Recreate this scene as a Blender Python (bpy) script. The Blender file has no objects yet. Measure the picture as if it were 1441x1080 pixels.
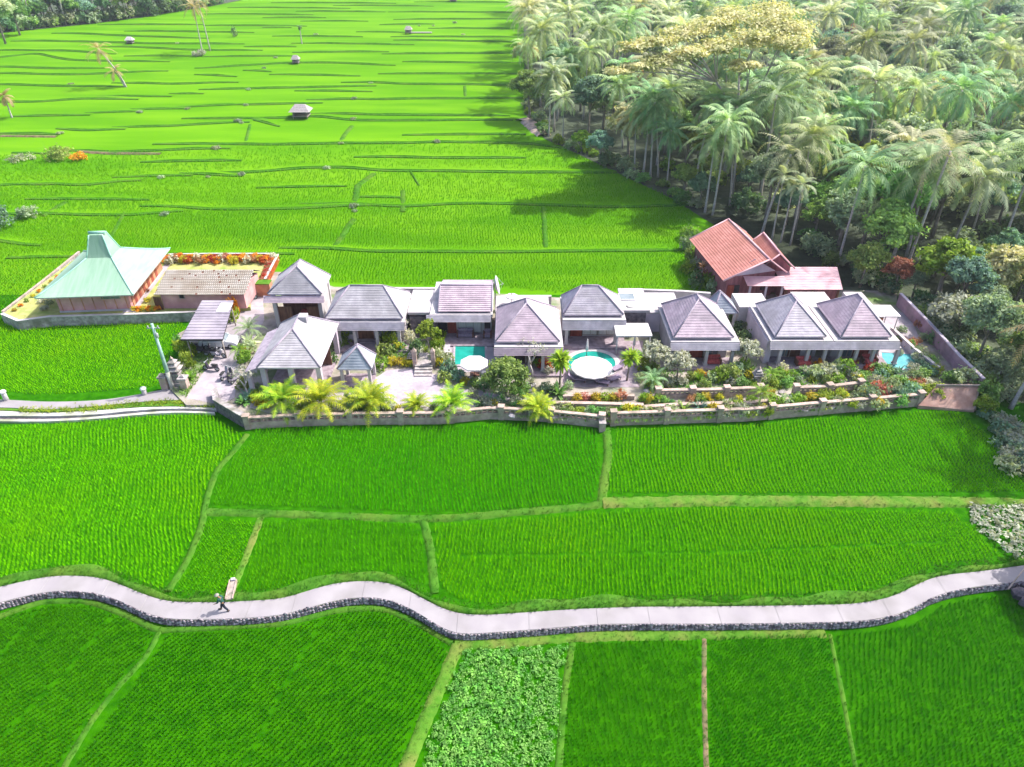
import bpy, bmesh, math, random
import numpy as np
from mathutils import Vector, Matrix

# ------------------------------------------------------------------ camera
SC = bpy.context.scene
F = 1000.0 / 1441.0            # focal length over picture width
TH = math.radians(34.0)        # pitch below the horizon
CH = 43.0                      # drone height
cam_data = bpy.data.cameras.new("camera")
cam_data.sensor_width = 36.0
cam_data.lens = 36.0 * F
cam_data.clip_start = 0.5
cam_data.clip_end = 6000.0
cam = bpy.data.objects.new("camera", cam_data)
SC.collection.objects.link(cam)
cam.location = (0, 0, CH)
cam.rotation_euler = (math.pi / 2 - TH, 0, 0)
SC.camera = cam

# ------------------------------------------------------------------ light
SUN_EL = math.radians(52.0)
SUN_AZ = math.radians(68.0)    # clockwise from +Y
SKY_STRENGTH = 0.15
SUN_STRENGTH = 3.05
EXPOSURE = 1.25
world = bpy.data.worlds.new("World")
SC.world = world
world.use_nodes = True
wn = world.node_tree.nodes
sky = wn.new("ShaderNodeTexSky")
sky.sky_type = 'NISHITA'
sky.sun_disc = False
sky.sun_elevation = SUN_EL
sky.sun_rotation = SUN_AZ
sky.air_density = 0.8
sky.dust_density = 3.5
world.node_tree.links.new(sky.outputs[0], wn["Background"].inputs[0])
wn["Background"].inputs[1].default_value = SKY_STRENGTH
sun_data = bpy.data.lights.new("sun", 'SUN')
sun_data.energy = SUN_STRENGTH
sun_data.angle = math.radians(0.6)
sun_data.color = (1.0, 0.955, 0.88)
sun = bpy.data.objects.new("sun", sun_data)
SC.collection.objects.link(sun)
sd = Vector((math.sin(SUN_AZ) * math.cos(SUN_EL), math.cos(SUN_AZ) * math.cos(SUN_EL), math.sin(SUN_EL)))
sun.rotation_euler = sd.to_track_quat('Z', 'Y').to_euler()
sun.location = (60, 60, 120)
SC.view_settings.view_transform = 'Standard'
SC.view_settings.look = 'None'
SC.view_settings.exposure = EXPOSURE
SC.view_settings.gamma = 1.0
SC.view_settings.use_curve_mapping = False
SC.cycles.use_denoising = True
SC.cycles.max_bounces = 6
SC.cycles.diffuse_bounces = 3
SC.cycles.glossy_bounces = 2
SC.cycles.transmission_bounces = 4
SC.cycles.transparent_max_bounces = 6
SC.cycles.volume_bounces = 0
SC.cycles.caustics_reflective = False
SC.cycles.caustics_refractive = False
SC.cycles.sample_clamp_indirect = 4.0

# ------------------------------------------------------------------ helpers
rng = np.random.default_rng(11)
random.seed(5)
cth, sth = math.cos(TH), math.sin(TH)
PZ = 0.65                      # garden platform level
LZ = 1.2                       # left yard level
LOW = -.52                    # paddies below the road

def hz(y):
    """ground height of the upper land at distance y"""
    y = np.asarray(y, float)
    s = np.clip((y - 74) / 16.0, 0, 1)
    s = s * s * (3 - 2 * s) * 0.6
    return s + np.clip(y - 88, 0, None) * 0.02

def ray(px, py):
    u = (px - 720.5) / 1000.0
    v = (py - 540.0) / 1000.0
    return u, cth - v * sth, -(sth + v * cth)

def P(px, py, z):
    dx, dy, dz = ray(px, py)
    t = (z - CH) / dz
    return (dx * t, dy * t)

def G(px, py, off=0.0):
    dx, dy, dz = ray(px, py)
    z = 0.0
    for _ in range(12):
        t = (z + off - CH) / dz
        z = float(hz(dy * t))
    return (dx * t, dy * t)

def ZA(py, Y):
    """height of the point seen in picture row py at distance Y"""
    dx, dy, dz = ray(720, py)
    return CH + dz * Y / dy

def XA(px, Y, Z):
    t = Y / 1.0
    # depth along the view axis
    d = Y * cth + (CH - Z) * sth
    return (px - 720.5) / 1000.0 * d

COL = SC.collection

def tag(o, label=None, cat=None, group=None, kind=None):
    if label: o["label"] = label
    if cat: o["category"] = cat
    if group: o["group"] = group
    if kind: o["kind"] = kind
    return o

def empty(name, loc, rz=0.0, label=None, cat=None, group=None):
    o = bpy.data.objects.new(name, None)
    o.empty_display_size = 0.3
    COL.objects.link(o)
    o.location = loc
    o.rotation_euler = (0, 0, rz)
    return tag(o, label, cat, group)

def mesh_np(name, V, faces_idx, loops_per, mat, smooth=False):
    """V (n,3); faces_idx flat array; loops_per int"""
    me = bpy.data.meshes.new(name)
    V = np.asarray(V, np.float32)
    fi = np.asarray(faces_idx, np.int32).ravel()
    nf = len(fi) // loops_per
    me.vertices.add(len(V))
    me.vertices.foreach_set("co", V.ravel())
    me.loops.add(len(fi))
    me.loops.foreach_set("vertex_index", fi)
    me.polygons.add(nf)
    me.polygons.foreach_set("loop_start", np.arange(0, nf * loops_per, loops_per, dtype=np.int32))
    me.polygons.foreach_set("loop_total", np.full(nf, loops_per, np.int32))
    if smooth:
        me.polygons.foreach_set("use_smooth", np.ones(nf, bool))
    me.update(calc_edges=True)
    me.materials.append(mat)
    return me

def link(name, me, parent=None, loc=(0, 0, 0), rz=0.0):
    o = bpy.data.objects.new(name, me)
    COL.objects.link(o)
    o.location = loc
    o.rotation_euler = (0, 0, rz)
    if parent is not None:
        o.parent = parent
    return o

class MB:
    """collects simple shapes into one mesh"""
    def __init__(s):
        s.v = []; s.f = []; s.sm = []
    def add(s, vs, fs, smooth=False):
        b = len(s.v)
        s.v.extend([tuple(map(float, p)) for p in vs])
        for f in fs:
            s.f.append(tuple(b + i for i in f)); s.sm.append(smooth)
        return s
    def box(s, x0, x1, y0, y1, z0, z1):
        s.add([(x0, y0, z0), (x1, y0, z0), (x1, y1, z0), (x0, y1, z0), (x0, y0, z1), (x1, y0, z1), (x1, y1, z1), (x0, y1, z1)],
              [(0, 3, 2, 1), (4, 5, 6, 7), (0, 1, 5, 4), (1, 2, 6, 5), (2, 3, 7, 6), (3, 0, 4, 7)])
        return s
    def cbox(s, c, d, rz=0.0, tilt=None):
        hx, hy, hz_ = d[0] / 2, d[1] / 2, d[2] / 2
        M = Matrix.Rotation(rz, 3, 'Z')
        if tilt is not None: M = M @ tilt
        pts = []
        for z in (-hz_, hz_):
            for x, y in ((-hx, -hy), (hx, -hy), (hx, hy), (-hx, hy)):
                p = M @ Vector((x, y, z)); pts.append((c[0] + p.x, c[1] + p.y, c[2] + p.z))
        s.add(pts, [(0, 3, 2, 1), (4, 5, 6, 7), (0, 1, 5, 4), (1, 2, 6, 5), (2, 3, 7, 6), (3, 0, 4, 7)])
        return s
    def quad(s, a, b, c, d):
        s.add([a, b, c, d], [(0, 1, 2, 3)]); return s
    def prism(s, pts, z0, z1):
        n = len(pts)
        vs = [(p[0], p[1], z0) for p in pts] + [(p[0], p[1], z1) for p in pts]
        s.add(vs, [tuple(range(n - 1, -1, -1)), tuple(range(n, 2 * n))] + [(i, (i + 1) % n, n + (i + 1) % n, n + i) for i in range(n)])
        return s
    def tube(s, pts, r, n=8, cap=True, smooth=True):
        pts = [Vector(p) for p in pts]
        if not hasattr(r, '__len__'): r = [r] * len(pts)
        rings = []
        for i, p in enumerate(pts):
            a = pts[max(i - 1, 0)]; b = pts[min(i + 1, len(pts) - 1)]
            d = (b - a).normalized()
            up = Vector((0, 0, 1)) if abs(d.z) < .95 else Vector((1, 0, 0))
            u = d.cross(up).normalized(); w = d.cross(u)
            rings.append([p + (u * math.cos(2 * math.pi * k / n) + w * math.sin(2 * math.pi * k / n)) * r[i] for k in range(n)])
        vs = [q for ring in rings for q in ring]
        fs = []
        for i in range(len(rings) - 1):
            for k in range(n):
                fs.append((i * n + k, i * n + (k + 1) % n, (i + 1) * n + (k + 1) % n, (i + 1) * n + k))
        s.add(vs, fs, smooth)
        if cap:
            b = len(s.v) - len(vs)
            s.f.append(tuple(b + k for k in range(n - 1, -1, -1))); s.sm.append(False)
            s.f.append(tuple(b + (len(rings) - 1) * n + k for k in range(n))); s.sm.append(False)
        return s
    def lathe(s, c, prof, n=16, smooth=True, sx=1.0, sy=1.0, rot=0.0):
        vs = []
        for r, z in prof:
            for k in range(n):
                a = 2 * math.pi * k / n + rot
                vs.append((c[0] + r * math.cos(a) * sx, c[1] + r * math.sin(a) * sy, c[2] + z))
        fs = []
        for i in range(len(prof) - 1):
            for k in range(n):
                fs.append((i * n + k, i * n + (k + 1) % n, (i + 1) * n + (k + 1) % n, (i + 1) * n + k))
        fs.append(tuple(range(n - 1, -1, -1)))
        fs.append(tuple((len(prof) - 1) * n + k for k in range(n)))
        s.add(vs, fs, smooth)
        return s
    def stone(s, c, r, seed=None):
        vs = []; fs = []
        n = 6
        rr = random.uniform
        rot = rr(0, 6.28)
        prof = [(-.9, .45), (-.3, .95), (.4, .9), (.9, .4)]
        for z, q in prof:
            for k in range(n):
                a = rot + 2 * math.pi * k / n
                j = rr(.8, 1.15)
                vs.append((c[0] + math.cos(a) * q * r[0] * j, c[1] + math.sin(a) * q * r[1] * j, c[2] + z * r[2] * rr(.9, 1.1)))
        for i in range(3):
            for k in range(n):
                fs.append((i * n + k, i * n + (k + 1) % n, (i + 1) * n + (k + 1) % n, (i + 1) * n + k))
        fs.append(tuple(range(n - 1, -1, -1))); fs.append(tuple(3 * n + k for k in range(n)))
        s.add(vs, fs); return s
    def facet(s, e0, e1, r0, r1, n=12, step=0.06):
        """roof slope built as overlapping courses, eave e0-e1, top r0-r1"""
        e0, e1, r0, r1 = map(Vector, (e0, e1, r0, r1))
        nrm = (e1 - e0).cross((r0 + r1) / 2 - e0).normalized()
        if nrm.z < 0: nrm = -nrm
        for k in range(n):
            t0, t1 = k / n, (k + 1) / n
            a = e0.lerp(r0, t0); b = e1.lerp(r1, t0); c = e1.lerp(r1, t1); d = e0.lerp(r0, t1)
            A, B = a + nrm * step, b + nrm * step
            C, D = c + nrm * .004, d + nrm * .004
            s.add([a, b, B, A], [(0, 1, 2, 3)])
            if (C - D).length < 1e-3: s.add([A, B, (C + D) / 2], [(0, 1, 2)])
            else: s.add([A, B, C, D], [(0, 1, 2, 3)])
        return s
    def build(s, name, mat, parent=None, loc=(0, 0, 0), rz=0.0, merge=False):
        me = bpy.data.meshes.new(name)
        ox, oy, oz = (0, 0, 0)
        me.from_pydata(s.v, [], s.f)
        me.polygons.foreach_set("use_smooth", s.sm)
        me.materials.append(mat)
        me.update()
        return link(name, me, parent, loc, rz)

def copy_tree(o, parent=None):
    c = o.copy(); COL.objects.link(c); c.parent = parent
    for ch in list(o.children): copy_tree(ch, c)
    return c

# ------------------------------------------------------------------ materials
M = {}
def nd(nt, t, **kw):
    n = nt.nodes.new(t)
    for k, v in kw.items(): setattr(n, k, v)
    return n

def mat(name, c1, c2=None, scale=3.0, rough=.8, bump=0.0, bscale=None, spec=.3, trans=0.0, tcol=None, metal=0.0,
        obj_var=0.0, detail=4.0, coords='Object', c3=None, s3=.15, contrast=(0.35, 0.65), stretch=None, coat=0.0, upn=0.0):
    m = bpy.data.materials.new(name); m.use_nodes = True
    nt = m.node_tree; L = nt.links.new
    b = nt.nodes["Principled BSDF"]
    b.inputs["Roughness"].default_value = rough
    b.inputs["Specular IOR Level"].default_value = spec
    b.inputs["Metallic"].default_value = metal
    if coat: b.inputs["Coat Weight"].default_value = coat
    tc = nd(nt, "ShaderNodeTexCoord")
    if coords == 'World':
        g = nd(nt, "ShaderNodeNewGeometry"); vec = g.outputs["Position"]
    else:
        vec = tc.outputs[coords]
    if stretch:
        mp = nd(nt, "ShaderNodeMapping"); mp.inputs["Scale"].default_value = stretch
        L(vec, mp.inputs[0]); vec = mp.outputs[0]
    col = None
    if c2 is not None:
        n1 = nd(nt, "ShaderNodeTexNoise"); n1.inputs["Scale"].default_value = scale; n1.inputs["Detail"].default_value = detail
        L(vec, n1.inputs["Vector"])
        r = nd(nt, "ShaderNodeValToRGB")
        r.color_ramp.elements[0].position = contrast[0]; r.color_ramp.elements[1].position = contrast[1]
        r.color_ramp.elements[0].color = (*c1, 1); r.color_ramp.elements[1].color = (*c2, 1)
        L(n1.outputs["Fac"], r.inputs[0]); col = r.outputs[0]
        if c3 is not None:
            n2 = nd(nt, "ShaderNodeTexNoise"); n2.inputs["Scale"].default_value = s3; n2.inputs["Detail"].default_value = 3
            L(vec, n2.inputs["Vector"])
            rr = nd(nt, "ShaderNodeMapRange"); rr.inputs[1].default_value = .45; rr.inputs[2].default_value = .7
            L(n2.outputs["Fac"], rr.inputs[0])
            mx = nd(nt, "ShaderNodeMix", data_type='RGBA')
            L(rr.outputs[0], mx.inputs[0]); L(col, mx.inputs[6]); mx.inputs[7].default_value = (*c3, 1)
            col = mx.outputs[2]
    if col is None:
        rgb = nd(nt, "ShaderNodeRGB"); rgb.outputs[0].default_value = (*c1, 1); col = rgb.outputs[0]
    if obj_var:
        oi = nd(nt, "ShaderNodeObjectInfo")
        hs = nd(nt, "ShaderNodeHueSaturation")
        m1 = nd(nt, "ShaderNodeMapRange"); m1.inputs[3].default_value = .5 - obj_var * .12; m1.inputs[4].default_value = .5 + obj_var * .06
        m2 = nd(nt, "ShaderNodeMapRange"); m2.inputs[3].default_value = 1 - obj_var * .6; m2.inputs[4].default_value = 1 + obj_var * .6
        ml = nd(nt, "ShaderNodeMath", operation='MULTIPLY'); ml.inputs[1].default_value = 7.31
        fr = nd(nt, "ShaderNodeMath", operation='FRACT')
        L(oi.outputs["Random"], ml.inputs[0]); L(ml.outputs[0], fr.inputs[0])
        L(oi.outputs["Random"], m1.inputs[0]); L(fr.outputs[0], m2.inputs[0])
        L(m1.outputs[0], hs.inputs["Hue"]); L(m2.outputs[0], hs.inputs["Value"]); L(col, hs.inputs["Color"])
        col = hs.outputs[0]
    L(col, b.inputs["Base Color"])
    if bump:
        n3 = nd(nt, "ShaderNodeTexNoise"); n3.inputs["Scale"].default_value = bscale or scale * 3; n3.inputs["Detail"].default_value = 5
        L(vec, n3.inputs["Vector"])
        bp = nd(nt, "ShaderNodeBump"); bp.inputs["Strength"].default_value = 1.0; bp.inputs["Distance"].default_value = bump
        L(n3.outputs["Fac"], bp.inputs["Height"]); L(bp.outputs[0], b.inputs["Normal"])
    if upn:
        # crop blades shade as the soft top of a canopy: lean their normals upwards
        gg = nd(nt, "ShaderNodeNewGeometry"); mv = nd(nt, "ShaderNodeMix", data_type='VECTOR'); mv.inputs[0].default_value = upn
        L(gg.outputs["Normal"], mv.inputs[4]); mv.inputs[5].default_value = (0, 0, 1)
        nn = nd(nt, "ShaderNodeVectorMath", operation='NORMALIZE'); L(mv.outputs[1], nn.inputs[0]); L(nn.outputs[0], b.inputs["Normal"])
    if trans:
        tr = nd(nt, "ShaderNodeBsdfTranslucent")
        if tcol is not None:
            mm = nd(nt, "ShaderNodeMix", data_type='RGBA', blend_type='MULTIPLY'); mm.inputs[0].default_value = 1
            L(col, mm.inputs[6]); mm.inputs[7].default_value = (*tcol, 1); L(mm.outputs[2], tr.inputs[0])
        else:
            L(col, tr.inputs[0])
        ms = nd(nt, "ShaderNodeMixShader"); ms.inputs[0].default_value = trans
        L(b.outputs[0], ms.inputs[1]); L(tr.outputs[0], ms.inputs[2])
        L(ms.outputs[0], nt.nodes["Material Output"].inputs[0])
    M[name] = m
    return m

# crops and ground
mat("rice", (.040, .31, .0), (.135, .55, .0), scale=3.2, trans=.35, tcol=(1.15, 1.2, .5), c3=(.15, .46, .0), s3=.07, obj_var=.1, rough=.85, spec=.02, coords='World', upn=.62)
mat("rice_bright", (.095, .43, .0), (.25, .68, .0), scale=3.2, trans=.35, tcol=(1.15, 1.2, .5), c3=(.26, .58, .0), s3=.07, obj_var=.1, rough=.85, spec=.02, coords='World', upn=.62)
mat("rice_low", (.008, .12, .0), (.042, .29, .0), scale=3.6, trans=.35, tcol=(1.1, 1.2, .5), c3=(.045, .22, .0), s3=.08, obj_var=.15, rough=.85, spec=.02, coords='World', upn=.62)
mat("rice_bed", (.012, .09, .0), (.028, .15, .0), scale=1.4, rough=.95, coords='World', bump=.04, spec=.02)
mat("field_far", (.065, .21, .001), (.095, .26, .002), scale=.5, rough=.95, spec=.02, coords='World', bump=.10, bscale=2.6, c3=(.115, .28, .004), s3=1.0, stretch=(.035, .16, 1))
mat("verge", (.028, .11, .008), (.060, .17, .016), scale=1.1, rough=.95, spec=.03, coords='World', bump=.06, c3=(.08, .16, .02), s3=.3)
mat("verge_dry", (.055, .16, .014), (.10, .21, .025), scale=1.3, rough=.95, spec=.03, coords='World', bump=.06, c3=(.14, .17, .04), s3=.5)
mat("dry_lawn", (.30, .31, .10), (.42, .40, .17), scale=1.3, rough=.95, spec=.03, coords='World', bump=.04, c3=(.20, .28, .06), s3=.5)
mat("earth", (.10, .075, .045), (.20, .15, .08), scale=1.5, rough=.95, coords='World', bump=.08, c3=(.05, .10, .02), s3=.4)
mat("riser", (.035, .15, .008), (.07, .20, .015), scale=.8, rough=.95, spec=.03, coords='World', bump=.1)
mat("forest_floor", (.04, .055, .035), (.08, .10, .06), scale=.3, rough=1, coords='World', bump=.3, bscale=1)
mat("garden_soil", (.22, .19, .16), (.36, .32, .29), scale=.9, rough=.95, coords='World', bump=.04, c3=(.10, .18, .04), s3=.35)
mat("concrete", (.255, .235, .255), (.295, .275, .29), scale=.5, rough=.9, coords='World', bump=.01, c3=(.215, .20, .205), s3=.35)
mat("old_concrete", (.38, .37, .36), (.55, .53, .52), scale=1.2, rough=.9, coords='World', bump=.02, c3=(.25, .27, .18), s3=.5)
mat("rubble", (.10, .08, .10), (.42, .36, .40), scale=3.4, rough=.9, coords='World', bump=.04, contrast=(.4, .6))
mat("mortar", (.09, .08, .085), (.18, .16, .17), scale=3, rough=1, coords='World')
# buildings
mat("shingle", (.34, .31, .36), (.46, .42, .47), scale=1.6, rough=.8, bump=.02, bscale=9, c3=(.29, .27, .29), s3=.6)
mat("shingle_pale", (.31, .295, .325), (.41, .39, .42), scale=1.6, rough=.8, bump=.02, bscale=9, c3=(.26, .25, .27), s3=.6)
mat("shingle_mauve", (.34, .265, .32), (.45, .36, .42), scale=1.6, rough=.8, bump=.02, bscale=9, c3=(.28, .23, .27), s3=.6)
mat("shingle_blue", (.22, .25, .30), (.34, .37, .43), scale=.9, rough=.7, bump=.02, bscale=9)
mat("ridge", (.22, .19, .24), (.32, .28, .34), scale=2, rough=.85)
mat("plaster", (.40, .37, .39), (.51, .475, .49), scale=.9, rough=.85, bump=.008, c3=(.36, .33, .34), s3=.6)
mat("plaster_lilac", (.48, .41, .49), (.60, .53, .61), scale=.8, rough=.85, bump=.008, c3=(.42, .36, .43), s3=.5)
mat("plaster_pink", (.52, .25, .26), (.66, .36, .36), scale=.8, rough=.85, bump=.008, c3=(.45, .22, .22), s3=.5)
mat("terracotta", (.42, .17, .10), (.58, .28, .17), scale=1.4, rough=.9, bump=.02, c3=(.3, .14, .1), s3=.6)
mat("red_tile", (.38, .15, .125), (.48, .21, .18), scale=1.1, rough=.8, bump=.03, bscale=8, c3=(.34, .14, .11), s3=.3)
mat("pink_tile", (.50, .30, .34), (.64, .42, .45), scale=.7, rough=.75, bump=.02, bscale=8)
mat("mint_roof", (.20, .34, .24), (.25, .39, .29), scale=1.2, rough=.6, bump=.006, bscale=4, c3=(.28, .40, .31), s3=.3, stretch=(2.5, .3, .3))
mat("mint_ridge", (.22, .45, .36), (.30, .52, .43), scale=2, rough=.6)
mat("door_red", (.20, .035, .03), (.32, .07, .05), scale=3, rough=.5, stretch=(1, 1, .3))
mat("wood_dark", (.09, .04, .03), (.19, .09, .06), scale=4, rough=.6, stretch=(1, 1, .2))
mat("wood_grey", (.24, .20, .18), (.38, .33, .30), scale=4, rough=.8, stretch=(1, 1, .2))
mat("wall_mauve", (.28, .17, .23), (.40, .26, .32), scale=.8, rough=.9, bump=.02, c3=(.22, .16, .18), s3=.5)
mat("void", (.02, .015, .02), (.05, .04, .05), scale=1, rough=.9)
mat("glass", (.10, .13, .15), (.22, .26, .28), scale=.8, rough=.12, spec=.6)
mat("curtain", (.45, .46, .46), (.60, .60, .58), scale=6, rough=.9, stretch=(3, 3, .2))
mat("deck", (.22, .17, .20), (.34, .28, .32), scale=2, rough=.8, bump=.01)
mat("paving", (.31, .27, .30), (.42, .37, .41), scale=1.6, rough=.85, bump=.015, coords='World', c3=(.27, .24, .26), s3=.4)
mat("gravel_path", (.33, .28, .33), (.43, .38, .43), scale=3.5, rough=.95, bump=.03, coords='World', c3=(.28, .24, .28), s3=.4)
mat("stone", (.24, .21, .22), (.44, .40, .40), scale=2.5, rough=.9, bump=.03, coords='World', c3=(.15, .15, .12), s3=.8)
mat("stone_tan", (.36, .26, .23), (.49, .375, .33), scale=2.5, rough=.9, bump=.03, coords='World', c3=(.24, .20, .16), s3=.8)
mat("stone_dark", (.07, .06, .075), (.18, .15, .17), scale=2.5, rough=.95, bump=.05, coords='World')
mat("pool_tile", (.03, .20, .17), (.06, .30, .25), scale=2, rough=.6)
mat("pool_tile_light", (.12, .42, .42), (.2, .55, .52), scale=2, rough=.6)
mat("canvas", (.58, .54, .55), (.64, .60, .61), scale=1.5, rough=.8)
mat("metal_grey", (.30, .34, .34), (.42, .46, .45), scale=3, rough=.45, metal=.3)
mat("pole_green", (.20, .34, .30), (.32, .46, .40), scale=3, rough=.6)
mat("white_paint", (.60, .60, .60), (.70, .70, .70), scale=3, rough=.5)
mat("car_paint", (.62, .63, .66), (.68, .69, .72), scale=3, rough=.25, spec=.5, coat=.6)
mat("rubber", (.02, .02, .022), (.04, .04, .042), scale=8, rough=.8)
mat("bike_black", (.025, .022, .035), (.06, .05, .08), scale=5, rough=.3, spec=.5)
mat("bike_grey", (.22, .20, .26), (.34, .32, .38), scale=5, rough=.35, spec=.5)
mat("cushion", (.42, .38, .42), (.55, .5, .54), scale=4, rough=.9)
mat("cushion_red", (.35, .05, .06), (.5, .10, .10), scale=4, rough=.9)
mat("thatch", (.24, .215, .22), (.40, .36, .37), scale=5, rough=1, bump=.05)
mat("lounger_fabric", (.20, .15, .22), (.32, .25, .33), scale=5, rough=.85)
mat("cloth_green", (.012, .06, .05), (.03, .10, .085), scale=9, rough=.9)
mat("cloth_dark", (.01, .014, .03), (.025, .03, .05), scale=9, rough=.9)
mat("hat", (.20, .20, .18), (.30, .29, .25), scale=14, rough=.9)
mat("skin", (.22, .11, .065), (.28, .15, .09), scale=5, rough=.6)
# plants
def leafm(name, a, b_, var=.5, trans=.35, tcol=(1.3, 1.3, .6), **k):
    mat(name, a, b_, scale=k.pop('scale', .55), rough=.6, spec=.25, trans=trans, tcol=tcol, obj_var=var, detail=6, **k)
leafm("leaf_green", (.10, .24, .06), (.27, .45, .11))
leafm("leaf_grey", (.19, .28, .17), (.44, .53, .33))
leafm("leaf_blue", (.11, .23, .17), (.27, .43, .31))
leafm("leaf_dark", (.07, .16, .08), (.18, .31, .13))
leafm("leaf_lime", (.12, .24, .02), (.33, .46, .05), var=.3)
leafm("leaf_gold", (.32, .36, .14), (.68, .64, .38), var=.15)
leafm("leaf_yellow", (.36, .34, .02), (.62, .55, .05), var=.25)
leafm("frond", (.13, .26, .11), (.37, .52, .26), var=.6)
leafm("frond_pale", (.27, .34, .20), (.55, .60, .38), var=.5)
leafm("frond_dry", (.30, .24, .10), (.48, .40, .20), var=.3)
leafm("frond_yellow", (.16, .34, .01), (.42, .52, .03), var=.3, scale=1.4)
leafm("flower_orange", (.60, .20, .01), (.80, .42, .03), var=.2, scale=1.5)
leafm("flower_red", (.40, .04, .02), (.60, .16, .05), var=.2, scale=1.5)
leafm("flower_white", (.50, .50, .42), (.70, .68, .60), var=.2, scale=1.5)
leafm("leaf_rust", (.34, .15, .09), (.48, .26, .15), var=.3)
leafm("leaf_veg", (.12, .32, .05), (.26, .47, .10), var=.2, scale=1.2)
leafm("leaf_crop", (.13, .40, .05), (.25, .52, .09), var=.2, scale=1.2)
leafm("leaf_silver", (.28, .30, .24), (.50, .52, .44), var=.2, scale=1.2)
mat("bark", (.16, .13, .11), (.30, .26, .23), scale=3, rough=.95, bump=.03, stretch=(1, 1, .4))
mat("bark_pale", (.34, .30, .30), (.52, .47, .46), scale=3, rough=.9, bump=.02, stretch=(1, 1, 2.5))

mat("water", (.012, .22, .18), (.02, .32, .26), scale=.8, rough=.08, spec=.35, bump=.01, bscale=2.5)
# ------------------------------------------------------------------ road edge curves
RU = [(-260, 850), (-160, 858), (-80, 845), (0, 826), (42, 816), (75, 810), (130, 811), (155, 817), (194, 833), (222, 844), (244, 847.5), (311, 848), (400, 843),
      (431, 832), (469, 821), (500, 817.5), (546, 819), (573, 830), (601, 846), (629, 860), (650, 865), (684, 866), (747, 861.5),
      (816, 857), (900, 854), (973, 854), (1096, 852.6), (1199, 850.5), (1244, 843.6), (1268, 835), (1301, 817), (1326, 809.5),
      (1383, 804), (1441, 795.6), (1520, 786), (1620, 780), (1720, 782)]
RL = [(-270, 884), (-165, 893), (-80, 874), (0, 847), (28, 841), (55, 834), (83, 831), (125, 833), (155, 840), (178, 849.5), (211, 866), (233, 871), (278, 872), (347, 870),
      (400, 865.5), (435, 855), (483, 842), (528, 840), (556, 846), (587, 861), (608, 875), (636, 893), (664, 892), (712, 889),
      (799, 882), (850, 878), (994, 878), (1096, 877), (1199, 875), (1244, 870), (1277, 860), (1309, 841), (1342, 831), (1383, 824),
      (1441, 818), (1530, 806), (1630, 800), (1730, 803)]
RZ = 0.14
ru = sorted(P(x, y, RZ) for x, y in RU); rl = sorted(P(x, y, RZ) for x, y in RL)
rux, ruy = zip(*ru); rlx, rly = zip(*rl)
def smooth_curve(xs, ys, n=420):
    X = np.linspace(-130, 130, n)
    Y = np.interp(X, xs, ys)
    k = np.array([1, 2, 3, 2, 1.0]); k /= k.sum()
    Yp = np.pad(Y, 2, mode='edge')
    return X, np.convolve(Yp, k, mode='valid')
RX, RYU = smooth_curve(rux, ruy)
_, RYL = smooth_curve(rlx, rly)
def yU(x): return np.interp(x, RX, RYU)
def yL(x): return np.interp(x, RX, RYL)

def grid_mesh(X, Yrows, Zf, name, m):
    """X (n), Yrows (n,k)"""
    n, k = Yrows.shape
    V = np.zeros((n, k, 3)); V[..., 0] = X[:, None]; V[..., 1] = Yrows; V[..., 2] = Zf(V[..., 0], Yrows)
    i = np.arange(n - 1)[:, None]; j = np.arange(k - 1)[None, :]
    a = i * k + j
    fc = np.stack([a, a + k, a + k + 1, a + 1], -1).reshape(-1, 4)
    return mesh_np(name, V.reshape(-1, 3), fc, 4, m, True)

# lower land, one sheet
Xg = np.linspace(-900, 900, 60)
me = grid_mesh(Xg, np.tile(np.linspace(-250, 60, 12), (60, 1)), lambda x, y: np.full_like(y, LOW), "ground", M["rice_bed"])
tag(link("ground", me), kind="structure")
# upper land: near strip (paddy bed) and the far terraces
Xn = np.unique(np.concatenate([np.linspace(-900, -130, 20), RX, np.linspace(130, 900, 20)]))
rows = np.linspace(0, 1, 26)
y0 = (yU(Xn) + yL(Xn)) / 2
me = grid_mesh(Xn, y0[:, None] + (84 - y0[:, None]) * rows[None, :], lambda x, y: hz(y), "upper_land", M["rice_bed"])
tag(link("upper_land", me), kind="structure")
Xf = np.concatenate([np.linspace(-2400, -400, 10), np.linspace(-380, 380, 120), np.linspace(400, 2400, 10)])
yf = np.concatenate([np.linspace(84, 140, 57)[:-1], np.linspace(140, 500, 60), [600, 900, 1500, 3000]])
me = grid_mesh(Xf, np.tile(yf, (len(Xf), 1)), lambda x, y: hz(y), "terrace_field", M["field_far"])
tag(link("terrace_field", me), kind="structure")

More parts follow.
